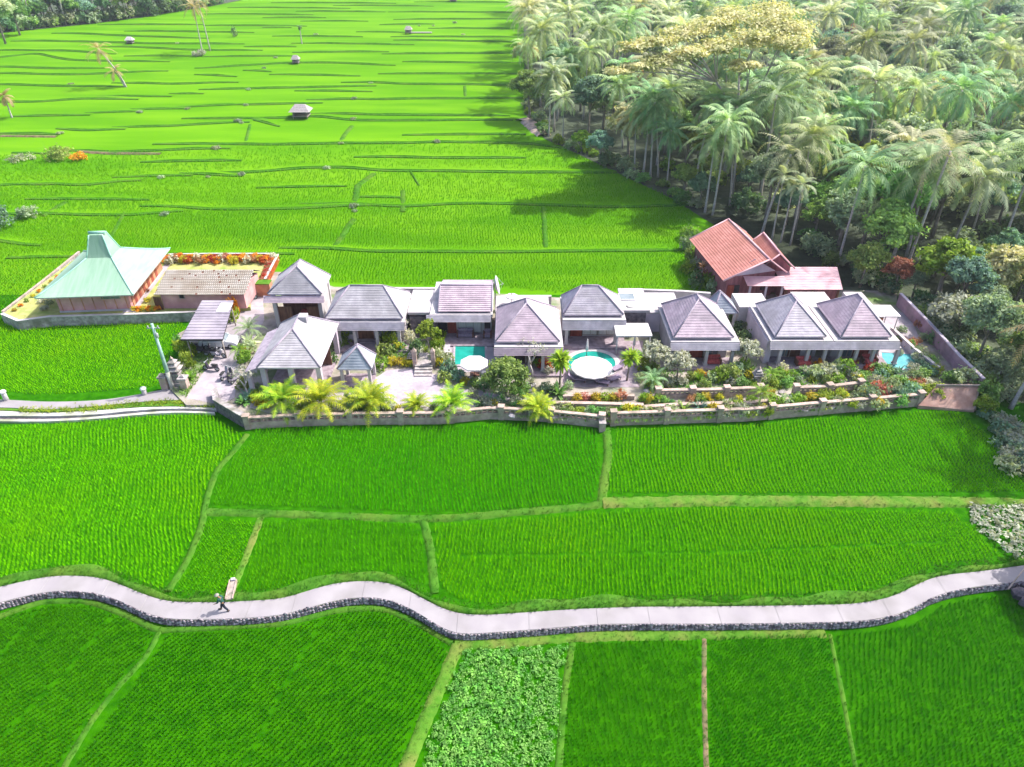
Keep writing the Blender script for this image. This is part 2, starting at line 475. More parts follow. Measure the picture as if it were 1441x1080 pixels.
# ------------------------------------------------------------------ the concrete road on its rubble wall
def road():
    mb = MB(); base = MB()
    s = RX
    cuts = [-130.0]
    while cuts[-1] < 130: cuts.append(cuts[-1] + random.uniform(3.2, 5.2))
    for a, b_ in zip(cuts[:-1], cuts[1:]):
        xs = np.linspace(a + .010, b_ - .010, 9)
        top = [(x, float(yU(x)), RZ) for x in xs]; bot = [(x, float(yL(x)), RZ) for x in xs]
        vs = bot + top
        n = 9
        fs = [(i, i + 1, n + i + 1, n + i) for i in range(n - 1)]
        lo = [(x, y, z - .05) for x, y, z in bot]; hi = [(x, y, z - .05) for x, y, z in top]
        vs += lo + hi
        fs += [(2 * n + i, 2 * n + i + 1, i + 1, i) for i in range(n - 1)]
        fs += [(n + i, n + i + 1, 3 * n + i + 1, 3 * n + i) for i in range(n - 1)]
        mb.add(vs, fs)
    o = mb.build("road", M["concrete"]); tag(o, kind="structure")
    xs = RX; n = len(xs)
    vs = [(x, float(yL(x)) - .03, RZ - .05) for x in xs] + [(x, float(yU(x)) + .06, RZ - .05) for x in xs] + [(x, float(yU(x)) + .1, -.2) for x in xs]
    base.add(vs, [(i, i + 1, n + i + 1, n + i) for i in range(n - 1)] + [(n + i, n + i + 1, 2 * n + i + 1, 2 * n + i) for i in range(n - 1)])
    o = base.build("road_bed", M["old_concrete"]); tag(o, kind="structure")
road()

def rubble_wall():
    w = MB()
    xs = RX; n = len(xs)
    w.add([(x, float(yL(x)) - .05, RZ - .06) for x in xs] + [(x, float(yL(x)) - .16, LOW - .2) for x in xs],
          [(i, n + i, n + i + 1, i + 1) for i in range(n - 1)])
    root = w.build("rubble_wall", M["mortar"])
    tag(root, "long low wall of rough grey rubble stones holding up the winding concrete road", "stone wall")
    st = MB()
    x = -62.0
    while x < 62:
        y = float(yL(x)); dy = float(yL(x + .3) - yL(x - .3)) / .6
        L_ = math.hypot(1, dy)
        z = LOW
        while z < RZ - .12:
            r = random.uniform(.09, .17)
            st.stone((x + random.uniform(-.05, .05), y - .05 - .1 * (RZ - z), z + r * .8), (r * 1.15, .07, r))
            z += r * 1.75
        x += .27 / L_
    o = st.build("rubble_stones", M["rubble"], root); 
rubble_wall()

# ------------------------------------------------------------------ plants of the fields
def in_poly(px, py, poly):
    inside = np.zeros(len(px), bool)
    n = len(poly)
    for i in range(n):
        x1, y1 = poly[i]; x2, y2 = poly[(i + 1) % n]
        c = ((y1 > py) != (y2 > py))
        with np.errstate(divide='ignore', invalid='ignore'):
            xi = (x2 - x1) * (py - y1) / (y2 - y1 + 1e-12) + x1
        inside ^= c & (px < xi)
    return inside

def dist_line(px, py, line):
    d = np.full(len(px), 1e9)
    for (x1, y1), (x2, y2) in zip(line[:-1], line[1:]):
        vx, vy = x2 - x1, y2 - y1
        t = np.clip(((px - x1) * vx + (py - y1) * vy) / (vx * vx + vy * vy + 1e-9), 0, 1)
        d = np.minimum(d, np.hypot(px - x1 - t * vx, py - y1 - t * vy))
    return d

def blades(px, py, pz, nb, h, w, spread, hj=.3):
    """tufts of nb triangular blades at each point"""
    n = len(px)
    a = rng.uniform(0, 2 * np.pi, (n, nb))
    hh = h * rng.uniform(1 - hj, 1 + hj * .6, (n, nb))
    sp = spread * rng.uniform(.35, 1.0, (n, nb))
    bx = px[:, None] + rng.normal(0, .02, (n, nb)); by = py[:, None] + rng.normal(0, .02, (n, nb))
    bz = np.broadcast_to(pz[:, None], (n, nb))
    wx, wy = -np.sin(a) * w / 2, np.cos(a) * w / 2
    V = np.zeros((n, nb, 3, 3))
    V[..., 0, 0] = bx - wx; V[..., 0, 1] = by - wy; V[..., 0, 2] = bz
    V[..., 1, 0] = bx + wx; V[..., 1, 1] = by + wy; V[..., 1, 2] = bz
    V[..., 2, 0] = bx + np.cos(a) * sp; V[..., 2, 1] = by + np.sin(a) * sp; V[..., 2, 2] = bz + hh
    return V.reshape(-1, 3)

def rows_in(poly, dx, dy, ang, jit, holes=(), hole_w=.13):
    pl = np.array(poly); ca, sa = math.cos(ang), math.sin(ang)
    q = np.stack([pl[:, 0] * ca + pl[:, 1] * sa, -pl[:, 0] * sa + pl[:, 1] * ca], 1)
    gx, gy = np.meshgrid(np.arange(q[:, 0].min(), q[:, 0].max(), dx), np.arange(q[:, 1].min(), q[:, 1].max(), dy))
    gx = gx.ravel(); gy = gy.ravel()
    # rows wander a little, as hand-planted rows do
    gx = gx + .22 * np.sin(gy * .31 + 1.3) + .10 * np.sin(gy * .9 + gx * .2)
    gy = gy + .18 * np.sin(gx * .27)
    gx += rng.normal(0, jit, len(gx)); gy += rng.normal(0, jit, len(gy))
    x = gx * ca - gy * sa; y = gx * sa + gy * ca
    k = in_poly(x, y, poly)
    x, y = x[k], y[k]
    for hl in holes:
        k = dist_line(x, y, hl) > hole_w * rng.uniform(.6, 1.2, len(x))
        x, y = x[k], y[k]
    return x, y

def crop(name, label, poly_px, z, ang, m, holes=(), dx=.33, dy=.20, nb=8, h=.36, w=.04, spread=.17, cat="rice crop", zf=None):
    poly = [P(a, b_, z) if zf is None else G(a, b_) for a, b_ in poly_px]
    hol = [[P(a, b_, z) for a, b_ in hl] for hl in holes]
    x, y = rows_in(poly, dx, dy, ang, .022, hol)
    zz = np.full(len(x), z) if zf is None else zf(y)
    grow = 1 + .18 * np.sin(x * .35 + y * .22) * np.sin(y * .5 - x * .13)
    V = blades(x, y, zz, nb, h, w, spread)
    Vz = V[:, 2].reshape(len(x), -1); Vz[:] = zz[:, None] + (Vz - zz[:, None]) * grow[:, None]
    V[:, 2] = Vz.ravel()
    me = mesh_np(name, V, np.arange(len(V)), 3, m)
    o = link(name, me); tag(o, label, cat, kind="stuff")
    return o

R = math.radians
crop("rice_plants", "young rice rows in the large paddy left of the winding ditch, above the road bend",
     [(-260, 640), (-120, 606), (0, 602), (100, 596), (200, 587), (292, 583), (342, 614), (326, 634), (300, 663), (286, 698), (279, 740), (256, 790), (228, 831),
      (214, 826), (190, 816), (150, 802), (112, 798), (70, 799), (0, 814), (-80, 830), (-260, 838)], 0, R(20), M["rice_bright"])
crop("rice_plants", "small wedge of rice between two ditches behind the walking farmer",
     [(293, 732), (360, 735), (345, 775), (326, 832), (318, 837), (244, 835), (270, 795), (286, 750)], 0, R(-14), M["rice"])
crop("rice_plants", "wide rice paddy below the left half of the balustrade wall",
     [(362, 604), (500, 602), (620, 602), (700, 597), (760, 599), (842, 607), (846, 640), (842, 680), (834, 705), (700, 719), (590, 721), (400, 713), (302, 711),
      (305, 682), (326, 650), (352, 622)], 0, R(3), M["rice"])
crop("rice_plants", "rice paddy below the right half of the balustrade wall, shaded by palms in its corner",
     [(866, 605), (1050, 600), (1150, 591), (1290, 580), (1345, 580), (1400, 622), (1441, 655), (1560, 740), (1441, 692), (1200, 694), (1000, 694), (860, 694),
      (855, 680), (862, 640)], 0, R(-4), M["rice_bright"])
crop("rice_plants", "middle rice paddy between the brown ditch and the curved bund above the road hump",
     [(374, 735), (500, 733), (586, 740), (598, 770), (603, 812), (600, 826), (573, 811), (546, 804), (500, 803), (469, 807), (431, 817), (392, 829),
      (340, 833), (346, 805), (362, 768)], 0, R(8), M["rice"])
crop("rice_plants", "long rice paddy beside the road with a faint water channel across it",
     [(612, 740), (860, 722), (1000, 716), (1340, 722), (1372, 748), (1408, 784), (1326, 795), (1294, 804), (1255, 822), (1200, 835), (1096, 838), (900, 840),
      (816, 843), (747, 848), (684, 851), (648, 844), (622, 828), (616, 785)], 0, R(-5), M["rice_bright"],
     holes=[[(640, 783), (780, 781), (1000, 778), (1330, 764)]])
# below the road (LOW)
crop("rice_plants", "rice paddy with two tractor lines in the lower left below the road",
     [(-330, 920), (-160, 925), (-60, 900), (0, 872), (28, 864), (70, 852), (125, 854), (160, 864), (190, 880), (216, 893), (198, 925), (158, 965), (122, 1010), (70, 1100),
      (-40, 1320), (-500, 1320)], LOW, R(-38), M["rice_low"], holes=[[(62, 850), (0, 925), (-60, 1000)], [(158, 868), (90, 950), (30, 1010), (-30, 1080)]])
crop("rice_plants", "broad dark green rice paddy under the hump of the road, left of the vegetable plot",
     [(236, 893), (280, 890), (350, 888), (410, 882), (490, 862), (530, 859), (555, 866), (587, 884), (612, 902), (628, 914), (612, 960), (588, 1005), (560, 1070), (440, 1320),
      (-10, 1320), (100, 1090), (150, 1015), (182, 975), (214, 930)], LOW, R(-30), M["rice_low"], holes=[[(455, 872), (405, 960), (345, 1080), (290, 1190)]])
crop("rice_plants", "rice paddy right of the vegetable plot, left of the first dark furrow",
     [(812, 906), (985, 899), (984, 980), (986, 1100), (975, 1320), (705, 1320), (790, 1080), (802, 970)], LOW, R(2), M["rice_low"])
crop("rice_plants", "rice paddy between the two dark furrows with visible planting rows",
     [(998, 899), (1164, 895), (1178, 970), (1198, 1080), (1240, 1320), (1010, 1320), (1000, 1100)], LOW, R(12), M["rice_low"])
crop("rice_plants", "rice paddy in the lower right corner beneath the road bend",
     [(1174, 895), (1250, 888), (1290, 876), (1318, 856), (1350, 846), (1441, 838), (1560, 828), (1800, 1320), (1290, 1320), (1212, 1080), (1192, 970)], LOW, R(-18), M["rice_low"])
# the field left of the drive
crop("rice_plants", "bright rice paddy between the left compound wall and the concrete lane",
     [(-200, 462), (0, 452), (40, 455), (170, 446), (245, 446), (262, 462), (252, 490), (238, 500), (236, 530), (225, 543), (150, 551), (60, 556), (0, 552), (-200, 560)], 0, R(10), M["rice_bright"],
     dx=.32, dy=.3, nb=7, w=.05, zf=hz)
# rear terraces: tall young rice as far as single plants can be seen
mat("rice_rear", (.055, .25, .0), (.115, .36, .0), scale=.9, trans=.35, tcol=(1.2, 1.2, .5), c3=(.14, .35, .0), s3=.05, rough=.85, spec=.02, coords='World', upn=.62)
FOREST_EDGE = [(735, -20), (738, 60), (735, 160), (760, 192), (800, 208), (850, 230), (870, 242), (940, 272), (975, 296), (985, 330), (965, 350), (975, 400), (968, 414)]
poly = [(-520, 470), (-520, 240), (735, 190), (800, 212), (870, 245), (940, 276), (975, 300), (968, 345), (972, 380), (972, 408), (780, 412), (700, 404), (600, 402), (470, 398),
        (445, 398), (385, 372), (380, 361), (240, 358), (125, 352), (20, 425), (0, 440), (-60, 446)]
x, y = rows_in([G(a, b_) for a, b_ in poly], .42, .42, R(6), .06)
keep = rng.uniform(0, 1, len(x)) < np.clip(1.05 - (y - 100) / 60, .12, 1)
x, y = x[keep], y[keep]
V = blades(x, y, hz(y), 5, .40, .085, .24)
me = mesh_np("rice_plants", V, np.arange(len(V)), 3, M["rice_rear"])
tag(link("rice_plants", me), "lime green rice of the terraces directly behind the villas and the mint roofed house", "rice crop", kind="stuff")

# ------------------------------------------------------------------ bunds of the near paddies
def resample(pts, step):
    pts = [Vector((p[0], p[1], 0)) for p in pts]
    out = [pts[0]]
    for a, b_ in zip(pts[:-1], pts[1:]):
        n = max(1, int((b_ - a).length / step))
        for k in range(1, n + 1): out.append(a.lerp(b_, k / n))
    # smooth
    for _ in range(3):
        out = [out[0]] + [(out[i - 1] + out[i] * 2 + out[i + 1]) / 4 for i in range(1, len(out) - 1)] + [out[-1]]
    return out

def mound(pts, w, h, m, zf, name, tuft=None, tn=14, jit=.06):
    p = resample(pts, .4)
    vs = []; prof = [(-.62, -.15), (-.42, .75), (-.18, 1), (.18, 1), (.42, .75), (.62, -.15)]
    for i, q in enumerate(p):
        a = p[max(i - 1, 0)]; b_ = p[min(i + 1, len(p) - 1)]
        d = (b_ - a).normalized(); nrm = Vector((-d.y, d.x, 0))
        for u, t in prof:
            k = q + nrm * (u * w * random.uniform(.85, 1.15)) 
            vs.append((k.x, k.y, float(zf(k.y)) + t * h * random.uniform(.8, 1.2)))
    fs = []
    for i in range(len(p) - 1):
        for j in range(5): fs.append((i * 6 + j, i * 6 + j + 1, (i + 1) * 6 + j + 1, (i + 1) * 6 + j))
    mb = MB(); mb.add(vs, fs, True)
    o = mb.build(name, m); tag(o, kind="structure")
    if tuft:
        xs = []; ys = []
        n = int(sum((b_ - a).length for a, b_ in zip(p[:-1], p[1:])) * tn * w)
        for _ in range(n):
            i = random.randrange(len(p) - 1)
            q = p[i].lerp(p[i + 1], random.random()); d = (p[i + 1] - p[i]).normalized()
            u = random.uniform(-.62, .62) * w
            xs.append(q.x - d.y * u); ys.append(q.y + d.x * u)
        xs = np.array(xs); ys = np.array(ys)
        return (xs, ys, np.asarray([float(zf(t)) for t in ys]) + h * .6)
    return None
z0 = lambda y: 0.0
zl = lambda y: LOW
tuft_pts = []; dry_pts = []
def near_bund(px, z, w, h, dry=False, m=None):
    pts = [P(a, b_, z) for a, b_ in px]
    r = mound(pts, w, h, M[m or ("verge_dry" if dry else "verge")], (lambda y: z), "grass_bund", tuft=True)
    (dry_pts if dry else tuft_pts).append(r)
near_bund([(348, 612), (332, 632), (305, 662), (291, 700), (284, 740), (264, 790), (236, 833)], 0, .5, .14)
near_bund([(289, 721), (380, 723), (590, 731), (640, 729), (840, 712), (852, 707)], 0, .75, .12)
near_bund([(848, 708), (1000, 705), (1180, 706), (1345, 707), (1560, 712)], 0, 1.15, .2, dry=True)
near_bund([(853, 603), (856, 640), (850, 680), (846, 708)], 0, .7, .16)
near_bund([(367, 729), (348, 780), (328, 828)], 0, .5, .05, m="verge_dry", dry=True)
near_bund([(596, 733), (606, 775), (610, 820), (612, 836)], 0, .6, .12)
near_bund([(224, 890), (206, 925), (168, 965), (132, 1010), (84, 1090), (-20, 1320)], LOW, .35, .10)
near_bund([(644, 908), (628, 950), (604, 1000), (572, 1080), (500, 1250)], LOW, .8, .16, dry=True)
near_bund([(991, 898), (991, 990), (994, 1080), (998, 1250)], LOW, .28, .05, m="earth", dry=True)
near_bund([(1168, 893), (1184, 970), (1204, 1080), (1240, 1250)], LOW, .25, .05)
near_bund([(806, 905), (796, 960), (786, 1080), (760, 1250)], LOW, .4, .08)
near_bund([(640, 907), (700, 904), (800, 896), (900, 893), (1000, 892), (1160, 889)], LOW, .9, .12, dry=True)
near_bund([(0, 868), (60, 846), (125, 846), (180, 866), (222, 888), (300, 884), (400, 878), (480, 858), (540, 856), (590, 878), (636, 906)], LOW, .45, .12)
# verge above the road
def verge():
    xs = np.linspace(-66, 66, 330)
    w_ = .78 + .35 * np.sin(xs * .31) + .2 * np.sin(xs * 1.1)
    vs = []; fs = []
    for i, x_ in enumerate(xs):
        yy = float(yU(x_))
        for u, t in ((.0, -.02), (.12, .10), (.5, .17), (.9, .13), (1.1, -.12)):
            vs.append((x_, yy + .03 + u * w_[i], RZ - .02 + t - (.0 if u < .2 else .04)))
    for i in range(len(xs) - 1):
        for j in range(4): fs.append((i * 5 + j, (i + 1) * 5 + j, (i + 1) * 5 + j + 1, i * 5 + j + 1))
    mb = MB(); mb.add(vs, fs, True)
    tag(mb.build("grass_verge", M["verge"]), kind="structure")
    n = 4200
    x_ = rng.uniform(-60, 60, n)
    tuft_pts.append((x_, yU(x_) + rng.uniform(-.06, .95, n), np.full(n, RZ + .05)))
verge()
def tufts(lst, m, label, h, nb=7):
    x_ = np.concatenate([a[0] for a in lst]); y_ = np.concatenate([a[1] for a in lst]); z_ = np.concatenate([a[2] for a in lst])
    V = blades(x_, y_, z_, nb, h, .03, .16)
    tag(link("grass_tufts", mesh_np("grass_tufts", V, np.arange(len(V)), 3, m)), label, "grass", kind="stuff")
tufts(tuft_pts, M["verge"], "short olive grass on the road verge and along the paddy bunds", .16)
tufts(dry_pts, M["verge_dry"], "dry yellowish grass on the widest bunds between the paddies", .16)

# ------------------------------------------------------------------ the far terraces' banks
BANKS = [
 [(0,188),(80,189)],[(90,181),(112,185),(168,182)],[(174,179),(238,178),(337,172)],[(335,165),(372,169)],[(25,215),(60,216)],
 [(112,212),(155,215),(227,212),(290,209)],[(302,203),(392,204),(477,202),(575,202),(615,200),(740,202),(790,208)],
 [(-60,266),(0,262),(25,257),(60,262),(75,257),(100,261),(130,262),(165,254)],[(170,250),(225,247),(262,247)],[(265,244),(330,248)],
 [(340,244),(392,240),(447,235),(465,237),(498,235),(529,241),(605,241),(740,243),(868,243)],[(25,164),(120,162)],[(132,159),(190,157)],[(195,154),(255,153)],
 [(260,151),(335,147)],[(-40,144),(0,144),(60,144),(112,139),(172,140)],[(150,136),(230,136)],[(242,132),(285,132)],[(297,126),(349,125),(453,123),(514,121)],
 [(520,116),(575,119),(651,119),(740,121)],[(-40,120),(0,119),(95,122),(160,122)],[(185,117),(255,119),(310,116)],[(282,105),(327,108)],[(300,96),(315,94),(352,92),(413,88.6),(490,89),(532,92)],
 [(0,103),(95,106),(150,104),(217,100)],[(0,94),(75,97),(130,96)],[(0,82),(50,75),(95,85),(130,86),(200,87)],[(0,71),(110,72),(140,76)],[(190,79),(272,79)],
 [(62,58),(150,60),(225,62),(300,62)],[(100,47),(180,51),(270,54)],[(175,66),(275,71),(340,71)],[(155,35),(272,35)],[(200,44),(335,46)],[(300,20),(422,21)],
 [(346,99),(380,101)],[(392,105),(495,107)],[(334,147),(358,148),(440,145)],[(462,140.5),(495,139),(538,141),(575,139),(654,139),(740,138)],
 [(340,167),(413,166.5),(440,163),(495,170),(575,170),(722,169)],[(480,160),(532,162),(718,163)],[(511,277),(566,278)],
 [(-60,300),(0,302),(55,300),(120,303),(200,303),(236,297)],[(232,290),(300,295),(422,294),(495,289)],[(505,287),(566,292),(630,287),(682,286),(740,288),(870,292),(985,288)],
 [(431,61),(563,63)],[(566,56.5),(740,60)],[(511,45),(569,46)],[(373,39),(408,39)],[(434,30),(508,30)],[(575,27.5),(740,27)],[(581,52),(740,52.5)],[(550,76),(740,75)],
 [(578,87),(651,88.6),(740,88.6)],[(563,104),(740,104)],[(349,66),(413,66)],[(541,35),(605,34)],[(300,36),(420,37)],[(345,11),(470,12)],[(480,8),(600,9)],[(560,17),(740,18)],
 [(400,4),(540,5)],[(610,3),(740,4)],[(430,16),(530,17)],[(395,51),(500,52)],[(300,80),(400,79)],[(420,74),(540,73)],[(380,25),(450,25)],[(620,40),(740,41)],[(500,0),(700,-1)],
 [(360,169),(392,178)],[(20,363),(92,361)],[(240,358),(300,360),(385,357)],[(455,349),(520,354),(700,355),(960,352)],[(-120,330),(0,338),(30,345)],
 [(430,128),(510,129)],[(590,190),(740,189)],[(540,221),(640,223),(740,222)],[(210,228),(330,226)],[(380,264),(470,262)],[(60,280),(190,281)],
]
def far_banks():
    V = []; Fc = []; mi = []
    for line in BANKS:
        ex = .22 * (line[-1][0] - line[0][0]) * random.uniform(.3, 1)
        line = [(line[0][0] - ex, line[0][1])] + list(line) + ([(line[-1][0] + ex, line[-1][1])] if line[-1][0] < 700 else [])
        pts = [G(a, b_) for a, b_ in line]
        Y = sum(p[1] for p in pts) / len(pts)
        sc = 1 + (Y - 95) / 200.0
        p = resample(pts, 1.5 * sc)
        n = len(p); w = .5 * sc; h = .22 + .08 * sc
        if Y < 130: h *= .8
        base = len(V)
        jz = random.random() * 10
        for i, q in enumerate(p):
            e = min(1, i / 4 + .35, (n - 1 - i) / 4 + .35)
            g = float(hz(q.y)); wob = .05 * sc * math.sin(i * .5 + jz)
            hh = h * e * (1 + .1 * math.sin(i * 1.3 + jz))
            y = q.y + wob * .5
            V += [(q.x, y - w, g - .05), (q.x, y - w * .9, g + .14), (q.x, y, g + .16), (q.x, y + .05, g + .16), (q.x, y + .2, g + hh), (q.x, y + 3.5 * sc, g - .04)]
        for i in range(n - 1):
            for j, k in ((0, 0), (1, 0), (2, 1), (3, 1), (4, 2)):
                a = base + i * 6 + j
                Fc.append((a, a + 6, a + 7, a + 1)); mi.append(k)
    me = bpy.data.meshes.new("terrace_banks"); me.from_pydata(V, [], Fc)
    for k in ("verge", "riser", "field_far"): me.materials.append(M[k])
    me.polygons.foreach_set("material_index", mi); me.update()
    tag(link("terrace_banks", me), kind="structure")
far_banks()
for line, w in (([(478,202),(485,190),(495,178)], .9), ([(526,245),(503,262),(499,290)], 1.0), ([(488,322),(480,335),(468,352)], .9), ([(567,269),(567,299)], .8),
                ([(765,293),(768,350)], .7), ([(498,309),(488,322)], .9), ([(352,176),(345,203)], .6), ([(175,300),(150,345)], .5), ([(92,285),(60,305)], .8), ([(654,122),(655,139)], .7), ([(578,242),(590,262)],.4)):
    mound([G(a, b_) for a, b_ in line], w, .2, M["verge"], hz, "grass_bund")
# red earth banks at the left
for line in ([(112,213),(155,216),(227,216)], [(0,191),(80,192)]):
    mound([G(a, b_ + 1) for a, b_ in line], 1.0, .25, M["earth"], hz, "earth_bund")
# ------------------------------------------------------------------ garden platform and yards
def slab(name, px, z, m, zb=-.3, kind="structure"):
    mb = MB(); mb.prism([P(a, b_, z) for a, b_ in px][::-1], zb, z)
    o = mb.build(name, m); tag(o, kind=kind); return o
WALLPX = [(308, 578), (350, 603), (420, 599), (500, 597), (620, 596), (690, 589), (760, 592), (846, 601), (862, 598), (1050, 592), (1150, 583), (1290, 571)]
WB = [P(a, b_, 0) for a, b_ in WALLPX]       # foot of the balustrade wall
def garden():
    pts = [(x, y + .15) for x, y in WB]
    back = [P(1372, 548, PZ), P(1345, 510, PZ), P(1262, 428, PZ), P(1262, 410, PZ), P(1180, 408, PZ), P(1000, 410, PZ), P(800, 420, PZ), P(560, 404, PZ), P(470, 404, PZ), P(380, 372, PZ),
            P(352, 398, PZ), P(338, 425, PZ), P(250, 470, PZ), P(252, 520, PZ), P(232, 540, PZ), P(262, 570, PZ)]
    mb = MB(); mb.prism(pts + back, -.3, PZ)
    tag(mb.build("garden_ground", M["garden_soil"]), kind="structure")
garden()
def sheet(name, px, z, m, kind="structure"):
    mb = MB(); mb.prism([P(a, b_, z) for a, b_ in px], z - .03, z)
    o = mb.build(name, m); tag(o, kind=kind); return o
sheet("drive", [(262, 560), (300, 505), (312, 470), (322, 440), (338, 425), (346, 400), (368, 395), (372, 450), (366, 462), (350, 490), (336, 515), (330, 560), (310, 570)], PZ + .012, M["paving"])
sheet("gravel_court", [(352, 574), (352, 556), (470, 540), (532, 530), (545, 521), (575, 519), (605, 524), (622, 532), (640, 545), (690, 553), (720, 560), (700, 574), (620, 580), (480, 582), (380, 582)], PZ + .02, M["gravel_path"])
# left yard on its own wall
YARD = [(4, 442), (26, 452), (70, 446), (180, 443), (262, 440), (352, 432), (350, 404), (392, 364), (236, 360), (118, 356), (95, 372)]
slab("yard", YARD, LZ, M["dry_lawn"])
sheet("yard_path", [(172, 440), (232, 372), (240, 372), (190, 440)], LZ + .015, M["paving"])

def wall_run(name, pts, z0, z1, t, m, capm, label, cat="wall", group=None, cap=.08, over=.05):
    """a wall along a polyline with a coping"""
    n = len(pts)
    def off(d):
        out = []
        for i in range(n):
            a = Vector((*pts[max(i - 1, 0)], 0)); b_ = Vector((*pts[min(i + 1, n - 1)], 0)); v = (b_ - a).normalized()
            out.append((pts[i][0] - v.y * d, pts[i][1] + v.x * d))
        return out
    w = MB(); c = MB()
    for mb, d, za, zb in ((w, t / 2, z0, z1), (c, t / 2 + over, z1, z1 + cap)):
        L_, R_ = off(d), off(-d)
        vs = [(x, y, za) for x, y in L_] + [(x, y, za) for x, y in R_] + [(x, y, zb) for x, y in L_] + [(x, y, zb) for x, y in R_]
        fs = []
        for i in range(n - 1):
            fs += [(i, i + 1, 2 * n + i + 1, 2 * n + i), (n + i + 1, n + i, 3 * n + i, 3 * n + i + 1), (2 * n + i, 2 * n + i + 1, 3 * n + i + 1, 3 * n + i)]
            fs += [(i, n + i, n + i + 1, i + 1)]
        fs += [(0, 2 * n, 3 * n, n), (n - 1, 2 * n - 1, 4 * n - 1, 3 * n - 1)]
        mb.add(vs, fs)
    o = w.build(name, m)
    tag(o, label, cat, group)
    if capm: c.build("coping", capm, o)
    return o
yard_w = [P(a, b_ + 1, LZ) for a, b_ in [(3, 442), (26, 452), (70, 446), (180, 443), (262, 440), (290, 438)]]
wall_run("retaining_wall", yard_w, -.1, LZ + .12, .3, M["stone"], M["plaster"], "grey stone retaining wall with white coping below the mint roofed house")
wall_run("boundary_wall", [P(a, b_, LZ) for a, b_ in [(4, 441), (60, 398), (112, 356)]], .2, LZ + .18, .2, M["stone"], M["stone_tan"], "low side wall running back behind the mint roofed house along the paddy")

# ------------------------------------------------------------------ balustrade walls
def balustrade(name, pts, zb, zr, label, cat="balustrade wall", post_every=5.4, m="stone_tan", gap=.52, group=None, posts_ends=True, solid=None):
    """pts: world line; wall from zb up to the floor level zr, balusters and rail above"""
    w = MB(); rail = MB(); 
    root = None
    segs = []
    n = len(pts)
    t = .34
    def band(mb, za, zb_, th, shift=0):
        L_ = []; R_ = []
        for i in range(n):
            a = Vector((*pts[max(i - 1, 0)], 0)); b_ = Vector((*pts[min(i + 1, n - 1)], 0)); v = (b_ - a).normalized()
            L_.append((pts[i][0] - v.y * (th / 2 + shift), pts[i][1] + v.x * (th / 2 + shift)))
            R_.append((pts[i][0] + v.y * (th / 2 - shift), pts[i][1] - v.x * (th / 2 - shift)))
        vs = [(x, y, za) for x, y in L_] + [(x, y, za) for x, y in R_] + [(x, y, zb_) for x, y in L_] + [(x, y, zb_) for x, y in R_]
        fs = []
        for i in range(n - 1):
            fs += [(i, i + 1, 2 * n + i + 1, 2 * n + i), (n + i + 1, n + i, 3 * n + i, 3 * n + i + 1), (2 * n + i, 2 * n + i + 1, 3 * n + i + 1, 3 * n + i), (i, n + i, n + i + 1, i + 1)]
        fs += [(0, 2 * n, 3 * n, n), (n - 1, 2 * n - 1, 4 * n - 1, 3 * n - 1)]
        mb.add(vs, fs)
    band(w, zb, zr + .12, t)
    root = w.build(name, M[m]); tag(root, label, cat, group)
    band(rail, zr + .52, zr + .68, t + .06); rail.build("rail", M[m], root)
    bk = MB(); band(bk, zr + .12, zr + .50, .05, .26); bk.build("shade_panel", M["stone_dark"], root)  # added dark sheet; its colour stands in for shade in the baluster gaps
    # length
    ds = [0]
    for a, b_ in zip(pts[:-1], pts[1:]): ds.append(ds[-1] + math.hypot(b_[0] - a[0], b_[1] - a[1]))
    def at(s):
        for i in range(n - 1):
            if s <= ds[i + 1] or i == n - 2:
                u = (s - ds[i]) / (ds[i + 1] - ds[i]); a, b_ = pts[i], pts[i + 1]
                return a[0] + (b_[0] - a[0]) * u, a[1] + (b_[1] - a[1]) * u, math.atan2(b_[1] - a[1], b_[0] - a[0])
    Lt = ds[-1]; np_ = max(1, round(Lt / post_every)); pm = None; bm_ = None; nb = 0
    for k in range(np_ + 1):
        x, y, a = at(Lt * k / np_)
        if pm is None:
            q = MB(); q.cbox((0, 0, (zr + .86 + zb) / 2), (.55, .52, zr + .86 - zb)); q.cbox((0, 0, zr + .9), (.68, .64, .1))
            o = q.build("post", M[m], root, (x, y, 0), a); pm = o.data
        else: link("post", pm, root, (x, y, 0), a)
        if k < np_:
            s0 = Lt * k / np_ + .3; s1 = Lt * (k + 1) / np_ - .3
            c = max(1, int((s1 - s0) / gap))
            for j in range(c + 1):
                x, y, a = at(s0 + (s1 - s0) * j / c)
                if nb >= 98: break
                if bm_ is None:
                    q = MB(); q.lathe((0, 0, zr + .12), [(.13, 0), (.13, .04), (.08, .07), (.12, .16), (.11, .22), (.07, .30), (.13, .36), (.13, .40)], n=8)
                    o = q.build("baluster", M[m], root, (x, y, 0), a); bm_ = o.data
                else: link("baluster", bm_, root, (x, y, 0), a)
                nb += 1
    return root
mid = WB.index(WB[7])
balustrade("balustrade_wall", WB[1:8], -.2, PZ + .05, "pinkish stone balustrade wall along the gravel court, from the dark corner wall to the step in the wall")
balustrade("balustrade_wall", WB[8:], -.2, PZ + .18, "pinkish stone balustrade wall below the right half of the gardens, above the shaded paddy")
wall_run("corner_wall", [P(304, 556, PZ), WB[0], WB[1]], -.3, PZ + .75, .5, M["stone_dark"], M["stone"], "tall dark stone wall turning the corner between the lane and the balustrade", cap=.12)
wall_run("buttress_wall", [(WB[7][0], WB[7][1] + .2), (WB[7][0], WB[7][1] - .9)], -.2, PZ + .35, .6, M["stone_tan"], M["stone"], "short stone buttress stepping out of the balustrade wall above the paddy bund")
